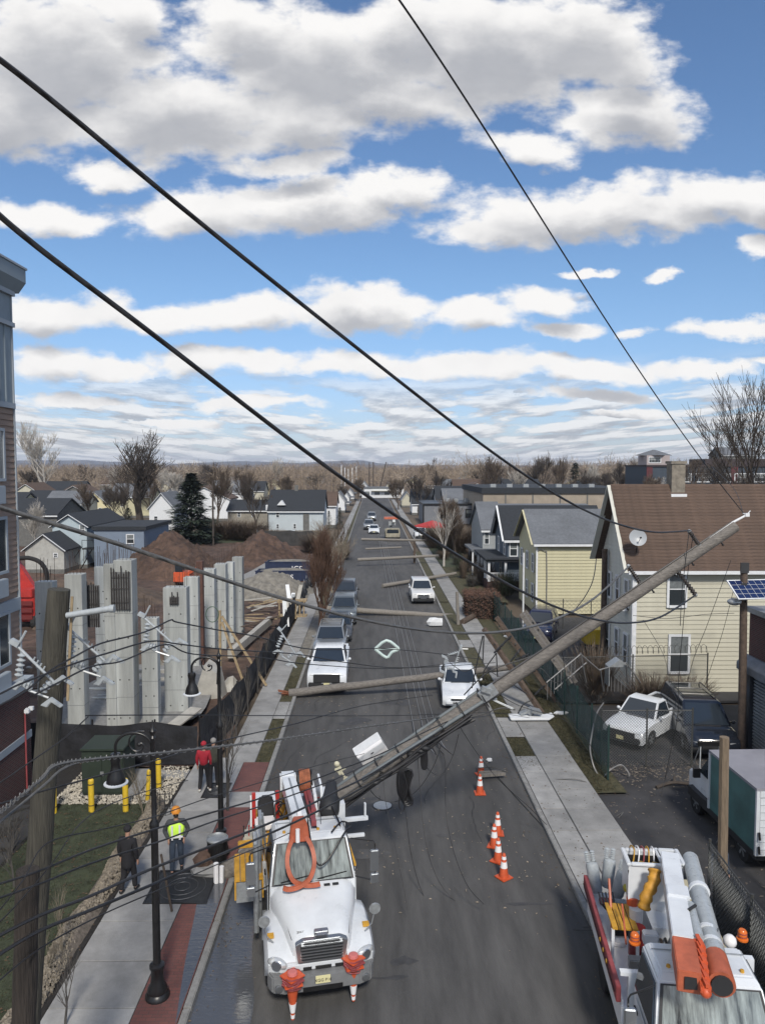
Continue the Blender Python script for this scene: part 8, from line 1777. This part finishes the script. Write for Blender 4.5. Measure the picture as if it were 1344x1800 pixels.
def hedge(lb_, loc, sx, sy, sz, m, seed, n=4000):
    t = thing('hedge', lb_, 'hedge', loc); rr = random.Random(seed); b = B()
    for i in range(n):
        c = Vector((rr.uniform(-sx,sx), rr.uniform(-sy,sy), rr.uniform(0,sz))); d = Vector((rr.gauss(0,1),rr.gauss(0,1),rr.gauss(.3,1))).normalized()*.16; s = d.orthogonal().normalized()*.04
        b.add([c-s, c+s, c+d], [(0,1,2)])
    b.build('twigs', m, t); B().box(-sx*.85,-sy*.85,0,sx*.85,sy*.85,sz*.85).build('core', mat('hedge_core', (.02,.015,.012), 1), t); return t
hedge('square brown leafless hedge at the end of the green fence', (8.3, 56.5, .1), 1.3, 1.6, 1.9, mat('hedge_brown', (.09,.05,.035), .95, ns=2, na=.4, world=True), 3, 7000)
brn_t = mat('garden_twigs', (.10,.075,.055), .95, ns=2, na=.4, world=True)
for i, (px, Y, r_, h, lb2) in enumerate(((850,72,1.6,2.2,'tangled brown shrub before the white porch, left'),(880,66,1.3,1.8,'tangled brown shrub before the white porch, right'),(805,98,3.5,3.5,'tall tangled thicket below the vine covered tree'),(770,105,3,3,'thicket beside the red tent'),(850,95,3.2,4,'russet thicket left of the pale grey house'),(600,92,1.6,2.0,'pale dry thicket by the left kerb'),(470,112,3,2,'scrub beside the far white pickup'),(1150,34.8,1.8,1.4,'dry vines on the razor wire fence, left'),(1215,35.0,1.6,1.2,'dry vines on the razor wire fence, right'),(1050,36,1.6,2.6,'leafless shrub in front of the side wall of the yellow house'),(555,100,3,2.5,'red brown thicket behind the street tree'),(400,118,4,3,'dark thicket right of the tall conifer'),(440,116,4,3,'dark thicket behind the red earth pile'))):
    p = at(px, 900, Y); shrub('bare_shrub', lb2, (p.x, Y, 0), r_, h, int(500*r_), .8, .012 + Y*.0002, brn_t, i)
def twigplant(lb_, loc, h, seed, n=14, name='bare_sapling', m=M['bark_d'], spread=.5):
    t = thing(name, lb_, 'shrub', loc); tb, cb2 = grow(h, spread=spread, levels=3, seed=seed, kids_=4, trunk_f=.35, r0=.022*h/2+.008, sides=4, wob=.1); tb.build('stem', m, t); cb2.build('twigs', m, t); return t
twigplant('bare sapling in the mulch at the bottom left corner of the pavement', gp(118,1800,.1) + Vector((0,-.1,0)), 2.1, 5, m=mat('grey_twigs', (.07,.065,.06), .95))
twigplant('leafless multi-stem sapling on the lawn by the near pole', gp(108,1690,.1), 2.1, 6, m=mat('straw_twigs', (.14,.12,.09), .95), spread=.4)
twigplant('leafless sapling right beside the stone edging', gp(85,1720,.1), 1.7, 8, m=mat('straw_twigs', (.14,.12,.09), .95), spread=.4)
twigplant('thin leafless sapling between the bollards and the near lamp', gp(252,1440,.1), 2.4, 7, m=mat('straw_twigs', (.14,.12,.09), .95))
twigplant('tall thin sapling behind the second lamp', gp(400,1425,.13), 4.2, 17, m=mat('grey_twigs', (.07,.065,.06), .95), spread=.35)
twigplant('dark leafless bush behind the near pole at the left edge', gp(25,1560,.1), 2.4, 18, m=mat('grey_twigs', (.07,.065,.06), .95), spread=.6)
twigplant('second dark leafless bush at the left edge by the brick wall', gp(20,1500,.1), 2.2, 19, m=mat('grey_twigs', (.07,.065,.06), .95), spread=.6)
for i in range(4): twigplant('leafless sapling growing along the black fence by the pavement, ' + ['nearest','second','third','farthest'][i], (-5.85-.05*i, 31+i*3.2, .1), 2.8, 60+i, m=mat('grey_twigs', (.07,.065,.06), .95), spread=.35)
rs = random.Random(71)
nm_ = ['by the blue house steps','below the pale grey house','against the right pavement','by the vine covered tree','under the dead leaning tree','beside the white porch rail','near the red tent','behind the hedge','before the flat roofed building','at the garden edge','beside the slim white pole','by the far right kerb']
for i in range(12): shrub('bare_shrub', 'low brown garden shrub ' + nm_[i], (rs.uniform(8.6, 12), 60 + i*5.2, .05), rs.uniform(.6,1.5), rs.uniform(.9,2.2), 420, .8, .022, [brn_t, M['lawn_dark'], mat('grey_twigs', (.07,.065,.06), .95)][i % 3], 90+i)
lm_ = ['beside the far white pickup','behind the red earth pile','left of the conifer','before the white cottage','by the pale blue house','at the site fence corner','behind the garage','by the steel blue wing','beyond the board fence','below the cream gable']
for i in range(10): shrub('bare_shrub', 'dark tangled shrub ' + lm_[i], (rs.uniform(-52,-12), rs.uniform(108, 128), .05), rs.uniform(1.2,2.6), rs.uniform(1.5,3.2), 600, .8, .03, [brn_t, M['needle'], mat('grey_twigs', (.07,.065,.06), .95)][i % 3], 120+i)
wb_ = thing('wire_basket', 'small wire plant guard beside the bollards', 'plant guard', gp(290,1430,.1)); bb = B()
for k in range(10): a = k*.628; bb.tube([(.28*math.cos(a),.28*math.sin(a),0),(.24*math.cos(a),.24*math.sin(a),.75)], .008, 4)
for z in (.05,.3,.55,.75): bb.tube([(.27*math.cos(j*.524),.27*math.sin(j*.524),z) for j in range(13)], .008, 4, False)
bb.build('wire', M['plastic'], wb_)
# birdhouse-thin stake in the grate
tag(B().tube([(0,0,0),(-.25,0,1.5)], .03, 6).build('tree_stake', M['bark'], loc=gp(302,1602,.15)), 'thin leaning stake rising from the square iron tree grate', 'stake')
# ================================================================ AIR
hz = B().box(-7200, -300, -1.2, 7200, 7000, 110).build('haze', mat('air', (1,1,1)))
hm = bpy.data.materials.new('haze_air'); hm.use_nodes = True; hm.node_tree.nodes.clear(); o_ = hm.node_tree.nodes.new('ShaderNodeOutputMaterial'); v_ = hm.node_tree.nodes.new('ShaderNodeVolumePrincipled')
v_.inputs['Color'].default_value = (.72,.82,1,1); v_.inputs['Density'].default_value = .00011; hm.node_tree.links.new(v_.outputs[0], o_.inputs['Volume'])
hz.data.materials.clear(); hz.data.materials.append(hm); hz['kind'] = 'stuff'; hz['label'] = 'thin blue air between the camera and the far hills'
